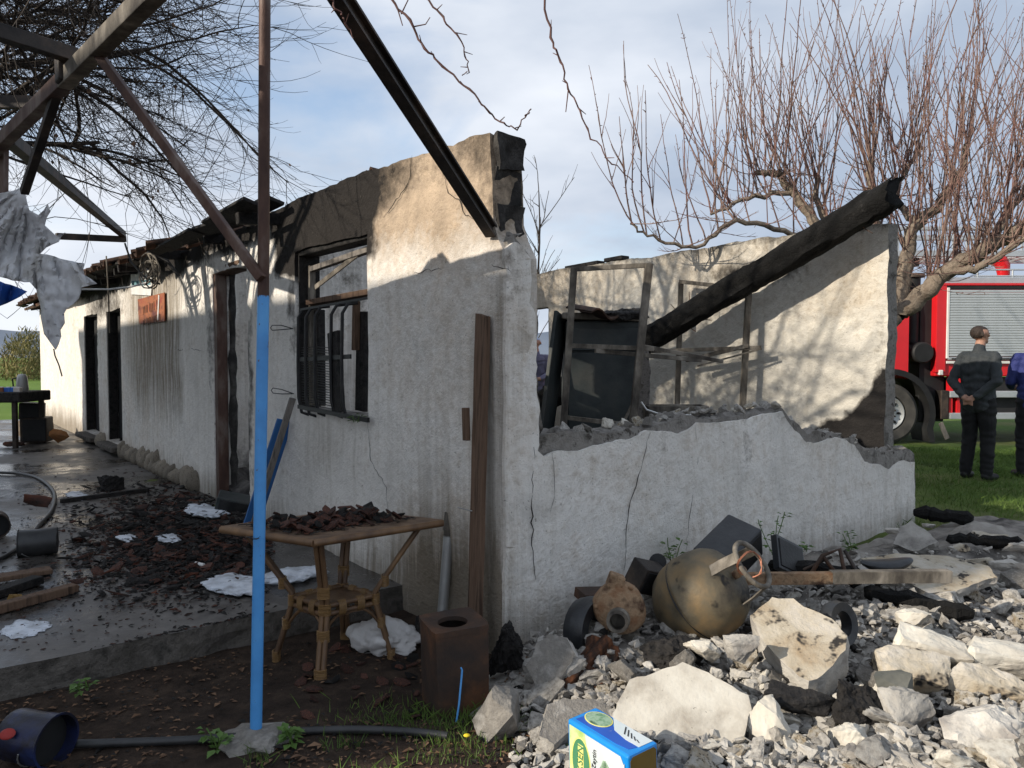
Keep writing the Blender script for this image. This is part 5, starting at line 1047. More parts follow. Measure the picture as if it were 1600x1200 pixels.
# timber at the left of the patio
for k, (a, b, w, h, mt, lb) in enumerate(((( -20, 955), (118, 918), .075, .05, M_WOOD_OLD, 'long old beam with pale sawn end at the left of the patio'), ((-20, 932), (60, 905), .09, .05, M_CHAR, 'charred beam behind the long old beam'), ((-15, 905), (80, 890), .12, .03, M_WOOD_OLD, 'short weathered board behind the charred beam'))):
    pa, pb_ = PZ(*a, 0.03), PZ(*b, 0.03); mb = MB(); mb.beam(pa+Vector((0, 0, .0)), pb_, w, h, bev=0.006); single('timber', mb, mt, pa, lb, 'timber')
lump('yellow_block', 22, 938, 4.35, (0.13, 0.11, 0.09), simple('sponge_yellow', (0.26, 0.16, 0.045), (0.16, 0.09, 0.03), None, 9, 0.9, bump=0.8), 'yellowish sawn wood block on the timber at left', 'wood block', 84, (0, 0, 0.4), 0.04)
mb = MB(); pa, pb_ = PZ(95, 783, 0.02), PZ(232, 765, 0.02); mb.beam(pa, pb_, 0.05, 0.04, bev=0.004); single('charred_batten', mb, M_CHAR, pa, 'long charred batten lying across the patio before the door', 'timber')
lump('charred_lump', 172, 760, 8.0, (0.26, 0.24, 0.24), M_CHAR, 'black burnt clump standing on the patio by the long batten', 'burnt debris', 85, (0, 0, 0), 0.25)
lump('charred_lump', 222, 915, 4.7, (0.22, 0.16, 0.09), M_CHAR, 'burnt flattened bag on the patio amid the tile litter', 'burnt debris', 86, (0, 0, .4), 0.2)
lump('brick_piece', 58, 782, 6.5, (0.22, 0.09, 0.11), M_TILE, 'brick fragment lying inside the hose curve', 'brick', 87, (0.2, 0.3, .3), 0.04)
boxthing('burnt_box', 372, 790, 7.0, (0.38, 0.28, 0.16), (0.1, 0.25, 0.3), M_CABINET, 'grey burnt drawer lying on the doorstep', 'drawer')
# tile shards ----------------------------------------------------------
shk = []
for k in range(7):
    rr_ = random.Random(500+k); n = rr_.randint(5, 7); R = [rr_.uniform(0.7, 1.0) for _ in range(n)]; asp = rr_.uniform(0.6, 0.95)
    top = [Vector((R[i]*math.cos(2*math.pi*i/n), R[i]*asp*math.sin(2*math.pi*i/n), 0)) for i in range(n)]
    mb = MB(); cv = lambda p, dz: Vector((p.x, p.y, -0.28*p.y*p.y+dz)); c0 = Vector((0, 0, 0.0))
    mb.add([cv(p, 0) for p in top]+[cv(p*0.5, 0) for p in top]+[cv(p, -0.22) for p in top], [(i, (i+1) % n, n+(i+1) % n, n+i) for i in range(n)]+[tuple(range(n, 2*n))]+[(i, 2*n+i, 2*n+(i+1) % n, (i+1) % n) for i in range(n)]+[tuple(range(3*n-1, 2*n-1, -1))])
    me = mb.mesh('roof_tile_shard'); me.materials.append(M_TILE if k < 5 else M_CHAR); shk.append(me)
rt = random.Random(21); lt_r0 = random.Random(19)
def shard(p, s, label, group, tilt=0.5, k=None):
    o = bpy.data.objects.new('roof_tile_shard', shk[rt.randrange(7) if k is None else k]); COL.objects.link(o); o.location = p; o.scale = (s, s, s*rt.uniform(.7, 1.1)); o.rotation_euler = (rt.uniform(-tilt, tilt), rt.uniform(-tilt, tilt), rt.uniform(0, 6.28)); tag(o, label, 'tile shard', group)
for k in range(110):     # on the table
    while True:
        a, b = rt.uniform(0.05, 0.92), rt.gauss(0.55, 0.24)
        if 0.15 < b < 0.92: break
    q = TC+poly[1]+(poly[0]-poly[1])*b*0.98+(poly[2]-poly[1])*a+Vector((0, 0, 0.712+rt.uniform(0, 0.035)))
    shard(q, rt.uniform(0.022, 0.055), 'broken roof tile shard heaped on the rattan table%s' % (' near its left corner' if a < .3 else ' in the middle' if a < .62 else ' towards the wall pipe'), 'tile shards on the table', 0.7)
tl = MB()
for k in range(420):
    a, b = lt_r0.uniform(0.04, 0.93), lt_r0.gauss(0.55, 0.25)
    if not 0.08 < b < 0.94: continue
    q = TC+poly[1]+(poly[0]-poly[1])*b*0.98+(poly[2]-poly[1])*a+Vector((0, 0, 0.703)); s = lt_r0.uniform(0.008, 0.03); M = Matrix.Rotation(lt_r0.uniform(0, 6.28), 3, 'Z'); vs_, fs_ = cr_k[k % 6]; tl.mi = 0 if lt_r0.random() < 0.7 else 1
    tl.add([q+Vector((0, 0, s*0.3))+M@Vector((v.x*s*1.7, v.y*s, v.z*s*0.6)) for v in vs_], fs_)
tag(tl.build('table_litter', [M_CHAR, M_TILE], None), 'charcoal crumbs strewn over the rattan table top', 'litter', kind='stuff')
lump('charred_log', 560, 806, 4.02, (0.26, 0.07, 0.06), M_CHAR, 'charred stick lying on top of the shards on the table', 'burnt wood', 88, (0, -0.1, .4), 0.15)
for k in range(140):    # on the patio
    px, py = rt.gauss(275, 75), rt.gauss(850, 42)
    if not (40 < px < 400 and 765 < py < 935): px, py = rt.uniform(180, 398), rt.uniform(790, 925)
    p = hit(px, py); 
    if (p-HC).dot(HV) > -0.05: p = p-HV*0.3
    s_ = rt.uniform(0.035, 0.09); near = min((('the near doorway', 335, 800), ('the charred batten', 160, 775), ('the black bucket', 90, 860), ('the largest foam patch', 365, 915), ('the burnt bag', 222, 915), ('the foam streak', 262, 845)), key=lambda m: (hit(m[1], m[2])-p).length)[0]
    shard(p+Vector((0, 0, 0.02)), s_, '%s roof tile shard in the patio litter near %s' % ('large' if s_ > .07 else 'palm-sized' if s_ > .05 else 'small', near), 'tile shards littering the patio', 0.45)
for k in range(40):
    p = hit(rt.uniform(470, 700), rt.uniform(990, 1130)); shard(p+Vector((0, 0, 0.015)), rt.uniform(0.02, 0.055), 'broken roof tile shard on the soil around the table feet', 'tile shards under the table', 0.5)
# fine char litter on the patio
lt = MB(); lt_r = random.Random(9)
for k in range(6500):
    px, py = (lt_r.gauss(270, 95), lt_r.gauss(845, 50)) if k < 5000 else (lt_r.uniform(-20, 420), 690+330*lt_r.random())
    if not (-30 < px < 430 and 690 < py < 1020): continue
    p = hit(px, py); 
    if (p-HC).dot(HV) > -0.03: continue
    s = lt_r.uniform(0.006, 0.032)*(1.15 if k < 5000 else 0.6); M = Matrix.Rotation(lt_r.uniform(0, 6.28), 3, 'Z'); vs_, fs_ = cr_k[k % 6]; lt.mi = 0 if lt_r.random() < 0.6 else 1
    lt.add([p+Vector((0, 0, s*0.25))+M@Vector((v.x*s*1.6, v.y*s, v.z*s*0.6)) for v in vs_], fs_)
for k in range(1500):           # burnt splinters and tile bits, thick by the door
    px, py = lt_r.gauss(285, 75), lt_r.gauss(832, 38)
    if not (100 < px < 425 and 755 < py < 945): continue
    p = hit(px, py)
    if (p-HC).dot(HV) > -0.04: continue
    s = lt_r.uniform(0.02, 0.05); M = Matrix.Rotation(lt_r.uniform(0, 6.28), 3, 'Z')@Matrix.Rotation(lt_r.uniform(-.4, .4), 3, 'Y'); vs_, fs_ = cr_k[k % 6]; lt.mi = 0 if lt_r.random() < 0.82 else 1; l_ = lt_r.uniform(1.2, 4.5)
    lt.add([p+Vector((0, 0, s*lt_r.uniform(.15, .7)))+M@Vector((v.x*s*l_, v.y*s, v.z*s*0.5)) for v in vs_], fs_)
tag(lt.build('char_litter', [M_CHAR, M_TILE], None), 'fine charcoal and tile crumbs strewn over the patio', 'litter', kind='stuff')

# ================================================================== inside the burnt room
# big charred roof beam
ba, bb_ = P(1000, 538, 8.4), P(1396, 303, 6.42); ba = bb_+(ba-bb_)*1.95; mb = MB(); N = 96; d = (bb_-ba)/N
rows_ = []
for i in range(N+1):
    f = i/N; c = ba+d*i; r = 0.146-0.028*f; rows_.append((c, r))
ux = d.normalized(); uy = ux.cross(Vector((0, 0, 1))).normalized(); uz = uy.cross(ux); vs_ = []; n_ = 28
for i, (c, r) in enumerate(rows_):
    f_ = max(0, (i-N*0.8)/(N*0.2))*6
    for k in range(n_):
        a = 2*math.pi*k/n_; ca, sa = math.cos(a), math.sin(a); sq = 1/max(abs(ca), abs(sa))**0.45
        rr_ = r*sq*(0.98+0.02*f_+0.16*noise.noise(Vector((i*0.10, ca*1.6, sa*1.6)))+0.10*noise.noise(Vector((i*0.35, ca*4, sa*4)))+0.09*noise.noise(Vector((i*1.1, ca*7, sa*7)))-0.10*max(0, noise.noise(Vector((i*0.05, ca*6, sa*6)))))*(0.55+0.45*min(1, i/9))
        if i > N-5: rr_ *= 1+0.22*noise.noise(Vector((i*1.5, ca*3, sa*3)))
        q = c+uy*ca*rr_+uz*sa*rr_
        if i == N: q += ux*0.16*noise.noise(Vector((ca*2, sa*2, 8)))+ux*0.05*sa
        if i == 0: q += ux*0.10*noise.noise(Vector((ca*2, sa*2, 3)))
        vs_.append(q)
mb.add(vs_, [(i*n_+k, i*n_+(k+1) % n_, (i+1)*n_+(k+1) % n_, (i+1)*n_+k) for i in range(N) for k in range(n_)]+[tuple(range(n_-1, -1, -1)), tuple(N*n_+k for k in range(n_))])
bo = single('charred_roof_beam', mb, M_LOG, ba, 'thick charred roof beam slanting up over the ruined room', 'beam', 40)
for f, dx, dz in ((0.60, 0.03, -0.10), (0.63, 0.05, -0.08), (0.59, -0.02, 0.12), (0.62, 0.02, 0.13), (0.94, 0.03, -0.12)):
    c = ba+(bb_-ba)*f-ba; mb = MB(); s_ = 1 if dz > 0 else -1; mb.tube([c+uz*0.09*s_, c+uz*(0.09*s_+dz*0.5)+ux*dx, c+uz*(0.09*s_+dz)+ux*dx*2.2], 0.004, 5); mb.build('nail', M_RUSTTIN, bo)
# scorched wardrobe frames
def frame(name, Y, posts, rails, label, zf=0.05):
    base = P(*posts[0][0], Y); base = Vector((base.x, base.y, 0)); o = empty(name, base, label, 'frame')
    for (a, b, dy, w) in posts:
        p, q = P(*a, Y+dy), P(*b, Y+dy); k = (p.z-zf)/(p.z-q.z) if abs(p.z-q.z) > .3 else 1
        q2 = p+(q-p)*k if w > 0.024 else q; mb = MB(); mb.beam(p-base, q2-base, w, w, bev=0.003); mb.build('post', M_FRAME, o)
    for (a, b, dy0, dy1, w) in rails:
        p, q = P(*a, Y+dy0), P(*b, Y+dy1); mb = MB(); mb.beam(p-base, q-base, w*0.8, w, bev=0.002); mb.build('rail', M_FRAME, o)
    return o
frame('wardrobe_frame', 5.3, [((897, 418), (880, 672), 0.05, .045), ((1014, 412), (988, 668), -0.05, .05), ((1004, 600), (970, 668), 0.2, .02)],
      [((893, 421), (1018, 414), .05, -.05, .032), ((888, 540), (1022, 545), .05, -.04, .032), ((930, 548), (1095, 563), .0, .3, .03), ((1000, 540), (1130, 565), .1, -.2, .026), ((880, 652), (985, 664), .05, -.05, .03)],
      'scorched metal wardrobe frame standing in front of the burnt cabinet')
frame('shelf_frame', 7.7, [((1064, 441), (1058, 640), 0.58, .05), ((1170, 452), (1160, 642), -0.08, .055)],
      [((1062, 440), (1172, 452), .58, -.08, .042), ((1018, 549), (1188, 543), .5, -.25, .04), ((1072, 563), (1170, 540), .3, -.2, .040), ((1090, 572), (1190, 545), .2, -.3, .016)],
      'burnt metal shelf frame standing in the middle of the room')
# cabinet with leaning door
cb = empty('burnt_cabinet', Vector((P(935, 600, 5.85).x, 5.85, 0.0)), 'tall blackened metal cabinet with a leaning door panel', 'cabinet')
cz = 1.70; cx0, cx1 = P(884, 600, 5.85).x-cb.location.x, P(1000, 600, 5.85).x-cb.location.x
MB().box(((cx0+cx1)/2, 0.25, cz/2), (cx1-cx0, 0.5, cz-0.06), None, 0.012).build('carcass', M_CABINET, cb)
MB().box(((cx0+cx1)/2, 0.24, cz), (cx1-cx0+0.06, 0.56, 0.05), Matrix.Rotation(0.03, 3, 'Y'), 0.01).build('top', M_FRAME, cb)
MB().box(((cx0+cx1)/2, -0.012, cz*0.45), (cx1-cx0-0.04, 0.02, cz*0.78), None, 0.004).build('door', M_CABINET, cb)
MB().box(((cx0+cx1)/2, -0.012, cz*0.90), (cx1-cx0-0.04, 0.02, cz*0.10), None, 0.004).build('drawer_front', M_CABINET, cb)
MB().beam((cx0-0.25, -0.18, 0.1), (cx0-0.03, 0.1, cz+0.02), 0.03, 0.28, Vector((0.4, 1, 0)), 0.006).build('leaning_panel', M_CABINET, cb)
lump('charred_bundle', 975, 494, 5.85, (0.36, 0.24, 0.10), M_CHAR, 'charred bundle lying on top of the cabinet', 'burnt debris', 90, (0, 0, .2), 0.15)
o = bpy.data.objects.new('roof_tile', tile_me.copy()); COL.objects.link(o); o.location = P(925, 486, 5.8); o.rotation_euler = (0.15, 0.1, 0.5); o.scale = (1.1, .9, .9); tag(o, 'red roof tile lying on the burnt cabinet', 'roof tile')
bs = empty('metal_basin', P(1055, 648, 5.6), 'dented scorched metal basin on the debris inside the room', 'basin')
for s_, sz, c in ((0, (0.42, 0.012, 0.14), (0, -0.12, 0)), (1, (0.42, 0.012, 0.14), (0, 0.12, 0)), (2, (0.012, 0.25, 0.14), (-0.21, 0, 0)), (3, (0.012, 0.25, 0.14), (0.21, 0, 0)), (4, (0.42, 0.25, 0.01), (0, 0, -0.07))): MB().box(c, sz, None, 0.002).build('side' if s_ < 4 else 'bottom', M_FRAME, bs)
mb = MB(); mb.tube([P(1002, 628, 5.2), P(1010, 640, 5.2), P(1040, 650, 5.2), P(1080, 648, 5.2)], 0.006, 6); single('white_cable', mb, M_WHITE, P(1002, 628, 5.2), 'pale cable lying over the rubble on the low wall', 'cable', 60)
n = Vector((-0.6, -0.8, 0.15)); c = P(1003, 610, 5.75); M = facing(n)
slab_obj('asbestos_sheet', px_poly([(985, 690), (1003, 540), (1012, 548), (1016, 580), (1010, 690)][::-1], c, n, M), 0.012, M, c, M_WOOD_GREY, 'pale splintered strip standing beside the cabinet', 'strip', 47, 0.03, 0.002, 0.006, M_WOOD_GREY)
# rubble crest on the low wall: part of the house
for k in range(95):
    s = 0.3+rt.random()*3.9; z = 0.93
    for (s0, z0), (s1, z1) in zip(core[8:-1], core[9:]):
        if s0 <= s <= s1: z = z0+(z1-z0)*(s-s0)/(s1-s0)
    o = bpy.data.objects.new('mortar_lump', kit[k % 14]); COL.objects.link(o); o.parent = end_wall; q = rt.uniform(0.03, 0.085); o.location = (rt.uniform(0.04, 0.19), -s, z+q*0.2); o.scale = (q, q*1.2, q*.7); o.rotation_euler = (rt.uniform(-1, 1), rt.uniform(-1, 1), rt.uniform(0, 6))

# ================================================================== cables at the eaves
cw = P(232, 418, 8.0)
for k, (pts, lb) in enumerate((([(195, 380), (205, 410), (225, 432), (250, 444)], 'black cable looping down from the eaves'), ([(230, 395), (262, 408), (280, 432)], 'thick black cable along the wall below the eaves'), ([(232, 441), (205, 448), (170, 452), (128, 452)], 'thin pale cable strung to the tarpaulin'))):
    mb = MB(); mb.tube([P(x, y, 7.9) for x, y in pts], 0.018 if k == 1 else 0.010, 7); single('cable', mb, M_HOSE if k < 2 else M_WHITE, P(*pts[0], 7.9), lb, 'cable', 60)
mb = MB(); cc_ = P(240, 424, 7.9); rc = random.Random(4); pts = []
for i in range(120):
    a = i*0.42; r = 0.17+0.07*math.sin(i*0.31); pts.append(cc_+HU*(r*1.25*math.cos(a)+0.04*math.sin(i*.7))+Vector((0, 0, r*0.75*math.sin(a)))-HV*(0.04+0.04*math.sin(i*0.5)))
mb.tube(pts, 0.0075, 5); single('cable_coil', mb, M_FRAME, cc_, 'tangled coil of pale cable hanging above the red sign', 'cable', 60)
mb = MB(); mb.tube([P(166, 400, 8.6), P(170, 470, 8.6), P(171, 520, 8.6)], 0.008, 5); single('cable', mb, M_FRAME, P(166, 400, 8.6), 'thin wire hanging down between the two dark doors', 'cable', 60)

# ================================================================== tarpaulins
def tarp(name, px, Y, amp, mat, label, seed):
    rr = random.Random(seed); ol = dense(px, 9, 2.2, rr); xs = [p[0] for p in ol]; ys = [p[1] for p in ol]
    g = [(x+rr.uniform(-2, 2), y+rr.uniform(-2, 2)) for x in np.arange(min(xs), max(xs), 4) for y in np.arange(min(ys), max(ys), 4)]
    g = [p for p, k in zip(g, inside(ol, g)) if k]; V = [Vector(p) for p in ol+g]; E = [(i, (i+1) % len(ol)) for i in range(len(ol))]
    v2, e2, f2, *_ = delaunay_2d_cdt(V, E, [], 0, 1e-4); cn = [((v2[f[0]].x+v2[f[1]].x+v2[f[2]].x)/3, (v2[f[0]].y+v2[f[1]].y+v2[f[2]].y)/3) for f in f2]; ok = inside(ol, cn)
    def dep(x, y):
        rad = math.atan2(y-285, x-45); rr0 = math.hypot(x-45, y-285); fold = 1.6*abs(noise.noise(Vector((rad*5.5, rr0*.006, seed))))+0.9*abs(noise.noise(Vector((rad*13, rr0*.012, seed+4))))+0.25*abs(noise.noise(Vector((x*.05, y*.05, seed))))
        return Y+amp*(fold*sstep(0, 110, math.hypot(x-45, y-285))+0.7*fbm(x*.010, y*.010, seed, 2))
    me = bpy.data.meshes.new(name); pts = [P(v.x, v.y, dep(v.x, v.y)) for v in v2]; o0 = pts[0]
    me.from_pydata([tuple(p-o0) for p in pts], [], [tuple(f) for f, k in zip(f2, ok) if k]); o = link(name, me, mat, None, 180, o0)
    me.set_sharp_from_angle(angle=math.radians(60)); sm = o.modifiers.new('thickness', 'SOLIDIFY'); sm.thickness = 0.003; return tag(o, label, 'tarpaulin')
tarp('torn_tarpaulin', [(-30, 302), (8, 300), (34, 293), (46, 262), (50, 270), (40, 305), (46, 328), (60, 336), (74, 318), (80, 330), (70, 352), (88, 368), (102, 362), (92, 378), (72, 386), (62, 396), (96, 404), (131, 412), (132, 430), (152, 443), (128, 448), (122, 466), (104, 480), (98, 488), (99, 505), (92, 514), (93, 526), (86, 546), (78, 532), (70, 508), (66, 482), (58, 452), (48, 440), (20, 438), (-30, 428)][::-1], 4.5, 0.10, M_TARP, 'torn grey plastic sheet hanging in tatters from the pergola', 5)
tarp('pale_tarpaulin', [(60, 396), (132, 411), (131, 430), (60, 440)][::-1], 4.75, 0.05, simple('white_sheeting', (0.55, 0.58, 0.62), (0.45, 0.48, 0.52), None, 3, 0.6, bump=0.4, bscale=10, bdist=0.03), 'whitish taut sheeting behind the torn plastic sheet', 6)
tarp('blue_tarpaulin', [(-60, 432), (0, 438), (42, 456), (20, 470), (0, 478), (-60, 486)][::-1], 5.6, 0.06, M_BLUETARP, 'blue tarpaulin corner at the left picture edge', 7)
mb = MB(); mb.tube([P(84, 545, 4.5), P(86, 556, 4.5), P(92, 570, 4.5), P(97, 588, 4.5)], 0.004, 5); single('cord', mb, M_HOSE, P(84, 545, 4.5), 'dark cord end hanging from the tip of the torn sheet', 'cord', 60)

# ================================================================== far end of the patio
wb = empty('work_table', Vector((P(10, 690, 12.0).x, 12.0, 0)), 'black topped table with kitchen things at the far left', 'table')
w0 = Vector((wb.location.x, 12.0, 0)); tr_ = P(56, 620, 12.0).x-w0.x
MB().box((tr_-0.9, 0.0, 0.78), (1.8, 0.8, 0.16), None, 0.02).build('table_top', M_CHAR, wb)
for x in (tr_-0.12, tr_-1.6):
    for y in (-0.33, 0.33): MB().box((x, y, 0.35), (0.06, 0.06, 0.70)).build('leg', M_STEEL, wb)
kt = empty('jug', P(35, 612, 12.0)+Vector((0, 0, 0)), 'grey metal jug on the far table', 'jug'); mb = MB(); mb.lathe([(0.001, 0), (0.085, 0), (0.09, 0.05), (0.075, 0.2), (0.065, 0.25), (0.05, 0.27), (0.001, 0.28)], None, 18); mb.build('body', M_GALV, kt, 40)
mb = MB(); mb.tube([(-0.07, 0, .22), (-0.15, 0, .2), (-0.14, 0, .08), (-0.08, 0, .06)], 0.012, 7); mb.build('handle', M_BLACK, kt, 60)
for k, (x, c, lb) in enumerate(((14, (0.03, 0.10, 0.36), 'blue packet on the far table'), (22, (0.05, 0.16, 0.45), 'bright blue packet beside the jug on the far table'), (28, (0.55, 0.5, 0.45), 'small pale cup before the jug on the far table'), (3, (0.2, 0.07, 0.03), 'brown box at the left end of the far table'))):
    p = P(x, 616, 11.8); o = empty('packet', p, lb, 'packet'); MB().box((0, 0, 0.05), (0.14 if k < 2 else 0.1, 0.08, 0.11), Matrix.Rotation(U(-.4, .4), 3, 'Z'), 0.01).build('body', simple('packet%d' % k, c, tuple(x*1.3 for x in c), None, 8, 0.5, bump=0), o); MB().box((0, -0.002, 0.108), (0.05, 0.05, 0.015), None, 0.003).build('cap', M_WHITE, o)
def blackbox(px, py, Y, size, rz, label, tilt=0):
    b = P(px, py, Y); o = empty('oven_box', (b.x, b.y, b.z), label, 'oven box'); o.rotation_euler = (0, tilt, rz); MB().box((0, 0, size[2]/2), size, None, 0.02).build('casing', M_ALU if False else M_STEEL, o); MB().box((0.02, -size[1]/2-0.004, size[2]/2), (size[0]*0.88, 0.02, size[2]*0.86), None, 0.01).build('door', M_BLACK, o)
blackbox(58, 690, 12.4, (0.38, 0.36, 0.40), 0.25, 'black burnt oven box standing at the far end of the patio'); blackbox(50, 655, 12.45, (0.30, 0.30, 0.27), 0.2, 'smaller black box stacked on the oven box', 0.05)
mb = MB(); b = PZ(38, 685, 0.0); mb.tube([b+Vector((0, 0, .17)), b+Vector((0.1, .45, .17))], 0.17, 16); single('log', mb, M_BARK, b, 'sawn log stood behind the oven boxes', 'log', 40)
lump('wood_wedge', 92, 681, 12.2, (0.30, 0.22, 0.24), simple('split_wood', (0.36, 0.15, 0.045), (0.22, 0.10, 0.04), None, 4, 0.7, bump=0.5), 'orange split wood wedge leaning at the foot of the facade', 'firewood', 95, (0.1, 0.5, 0.3), 0.03)
lump('brick_piece', 20, 694, 11.8, (0.35, 0.2, 0.08), M_TILE, 'dark board at the far edge of the patio', 'board', 96, (0, 0, 0.2), 0.03)

# ================================================================== trees
class Twigs:
    def __init__(s): s.mb = MB(); s.n = 0
    def line(s, pts, r0, r1, n=3): s.mb.tube(pts, [r0+(r1-r0)*i/(len(pts)-1) for i in range(len(pts))], n, cap=False); s.n += 1
def branch(rr, p, d, L, seg, droop, curl, wob):
    pts = [p.copy()]; d = d.normalized()
    for i in range(seg):
        f = i/seg; d = d+Vector((rr.gauss(0, wob), rr.gauss(0, wob), rr.gauss(0, wob)-droop*(1-f)+curl*f)); d.normalize(); p = p+d*(L/seg); pts.append(p.copy())
    return pts
def at(pts, f):
    x = f*(len(pts)-1); i = min(int(x), len(pts)-2); return pts[i]+(pts[i+1]-pts[i])*(x-i), (pts[i+1]-pts[i]).normalized()
def in_sun_of_facade(p):
    k = (HC-p).dot(HV)/(-sdir).dot(HV); h = p-sdir*k; t = (h-HC).dot(HU); return -0.3 < t < 7.5 and 1.6 < h.z < 2.8
# left: spreading bare tree, its trunk outside the picture
rr = random.Random(31); T0 = Vector((-6.4, 5.6, 0)); lt_tree = empty('bare_tree', T0, 'wide bare tree with a haze of fine dark twigs over the yard', 'tree')
trunk = MB(); limbs = Twigs(); tw = Twigs(); leaves = MB()
tp = [Vector((0, 0, -0.1)), Vector((0.05, 0, 0.8)), Vector((0.12, -0.03, 1.6)), Vector((0.2, 0, 2.3))]; trunk.tube(tp, [0.26, 0.21, 0.18, 0.17], 12)
targets = [(1.9, -2.3, 5.2), (3.3, -1.2, 4.6), (3.7, 0.5, 4.9), (3.4, 1.6, 3.9), (2.2, 2.8, 5.0), (0.8, -2.6, 5.6), (2.6, -0.2, 6.0), (0.2, 2.8, 5.4), (-1.8, 0.5, 5.2), (-1.0, -2.0, 4.8), (3.6, -1.9, 4.2), (3.2, 2.9, 4.4), (2.6, 0.9, 3.5), (3.0, 2.2, 3.2), (2.4, -0.6, 4.2), (3.9, 0.2, 4.0), (1.6, 0.6, 5.4)]
for q in targets:
    q = (q[0]-0.75, q[1], q[2]+0.35*(q[2] < 4.7)); v = Vector(q)-tp[-1]; base = branch(rr, tp[-1], v*0.7+Vector((0, 0, 0.9)), v.length, 10, 0.10, 0.0, 0.08)
    off = Vector(q)-base[-1]; base = [b+off*((i/10)**1.3) for i, b in enumerate(base)]; limbs.line(base, 0.065, 0.018, 7)
    inview = q[0] > 0.8 and q[1] > -1.5; sparse = q[1] < -1
    for k in range(19 if inview else 7):
        f = 0.22+0.78*(k+rr.random())/(19 if inview else 7); p, dd = at(base, min(f, .999)); o_ = Vector((rr.gauss(0.25, .8), rr.gauss(0, .8), rr.gauss(0.05, .6))); d1 = (dd*0.8+o_).normalized(); L1 = rr.uniform(1.0, 2.1)
        if in_sun_of_facade(p+d1*L1*.4+T0) and rr.random() < .8: continue
        b1 = branch(rr, p, d1, L1, 8, 0.07, 0.05, 0.10); limbs.line(b1, 0.020, 0.006, 4)
        for j in range(5 if sparse else 13):
            p2, dd2 = at(b1, 0.15+0.85*rr.random()); d2 = (dd2*0.9+Vector((rr.gauss(0.08, .65), rr.gauss(0, .65), rr.gauss(-.02, .6)))).normalized(); L2 = rr.uniform(0.6, 1.5)
            if p2.z < 2.6 and rr.random() < .8: continue
            if in_sun_of_facade(p2+d2*L2*.5+T0) and rr.random() < .85: continue
            b2 = branch(rr, p2, d2, L2, 8, 0.14, 0.22, 0.15); tw.line(b2, 0.0052, 0.0018, 3)
            for m in range(2 if sparse else 4):
                p3, dd3 = at(b2, 0.2+0.8*rr.random()); d3 = (dd3+Vector((rr.gauss(0, .5), rr.gauss(0, .5), rr.gauss(0, .45)))).normalized(); b3 = branch(rr, p3, d3, rr.uniform(0.2, 0.6), 5, 0.12, 0.28, 0.06); tw.line(b3, 0.0028, 0.0014, 3)
            if rr.random() < 0.10:
                c = b2[-1]; a = rr.uniform(0, 6); s_ = rr.uniform(0.02, 0.04); ux_ = Vector((math.cos(a), math.sin(a), rr.uniform(-.5, .5)))*s_; uy_ = Vector((rr.uniform(-.3, .3), rr.uniform(-.3, .3), -1))*s_; leaves.add([c, c+ux_*0.6+uy_*0.5, c+uy_*1.4, c-ux_*0.6+uy_*0.5], [(0, 1, 2), (0, 2, 3)])
trunk.build('trunk', M_BARK, lt_tree, 50); x = limbs.mb.build('limbs', M_TWIG, lt_tree, 180); x['kind'] = 'stuff'; x = tw.mb.build('crown', M_TWIG, lt_tree, 180); x['kind'] = 'stuff'; x = leaves.build('dry_leaves', M_DEADLEAF, lt_tree); x['kind'] = 'stuff'
# right: pruned tree with upright red shoots
rr = random.Random(58); D = 9.0; base0 = P(1345, 560, D); rt_tree = empty('pruned_tree', Vector((base0.x, base0.y, 0)), 'pruned bare tree with upright reddish shoots behind the ruin', 'tree'); O2 = Vector((base0.x, base0.y, 0))
def L_(px, py, dd=0.0): return P(px, py, D+dd)-O2
trunk = MB(); trunk.tube([Vector((0, 0, -0.1)), Vector((0.02, 0, 0.7)), L_(1362, 528), L_(1398, 494)], [0.17, 0.15, 0.12, 0.105], 12)
limb_px = [([(1404, 492, 0), (1440, 462, -.1), (1478, 424, -.2), (1530, 396, -.3), (1590, 360, -.4), (1660, 330, -.5)], .115, .06), ([(1404, 492, 0), (1412, 440, .1), (1418, 390, .2), (1432, 350, .3), (1470, 315, .4), (1502, 265, .4), (1510, 225, .4)], .10, .035),
           ([(1404, 492, 0), (1380, 430, .2), (1370, 360, .3), (1362, 300, .3), (1358, 250, .3)], .09, .03), ([(1390, 505, 0), (1330, 420, .1), (1270, 345, .2), (1240, 300, .3), (1215, 275, .3), (1180, 270, .3)], .085, .03),
           ([(1395, 500, 0), (1330, 410, -.5), (1240, 370, -.8), (1150, 345, -1.0), (1090, 385, -1.0), (1020, 372, -1.0), (985, 350, -1.0)], .038, .010), ([(1330, 420, .1), (1280, 320, .4), (1278, 270, .5)], .05, .025), ([(1240, 300, .3), (1170, 310, .2), (1110, 335, .2)], .035, .014),
           ([(1478, 424, -.2), (1520, 420, -.4), (1570, 395, -.5), (1640, 350, -.7)], .05, .03), ([(1432, 350, .3), (1400, 300, .8), (1440, 230, 1.0)], .05, .02), ([(1404, 492, 0), (1460, 440, .8), (1540, 380, 1.2), (1600, 300, 1.4)], .07, .03)]
limbs = Twigs(); sh = Twigs(); spots = []
for pts, r0, r1 in limb_px:
    q = [L_(*p) for p in pts]; sm = []
    for i in range(len(q)-1):
        p0, p1, p2, p3 = q[max(0, i-1)], q[i], q[i+1], q[min(len(q)-1, i+2)]
        for k in range(6): t = k/6; sm.append(0.5*((2*p1)+(p2-p0)*t+(2*p0-5*p1+4*p2-p3)*t*t+(3*p1-p0-3*p2+p3)*t**3)+Vector((rr.gauss(0, .012), rr.gauss(0, .012), rr.gauss(0, .012))))
    sm.append(q[-1]); limbs.line(sm, r0, r1, 9); spots.append(sm)
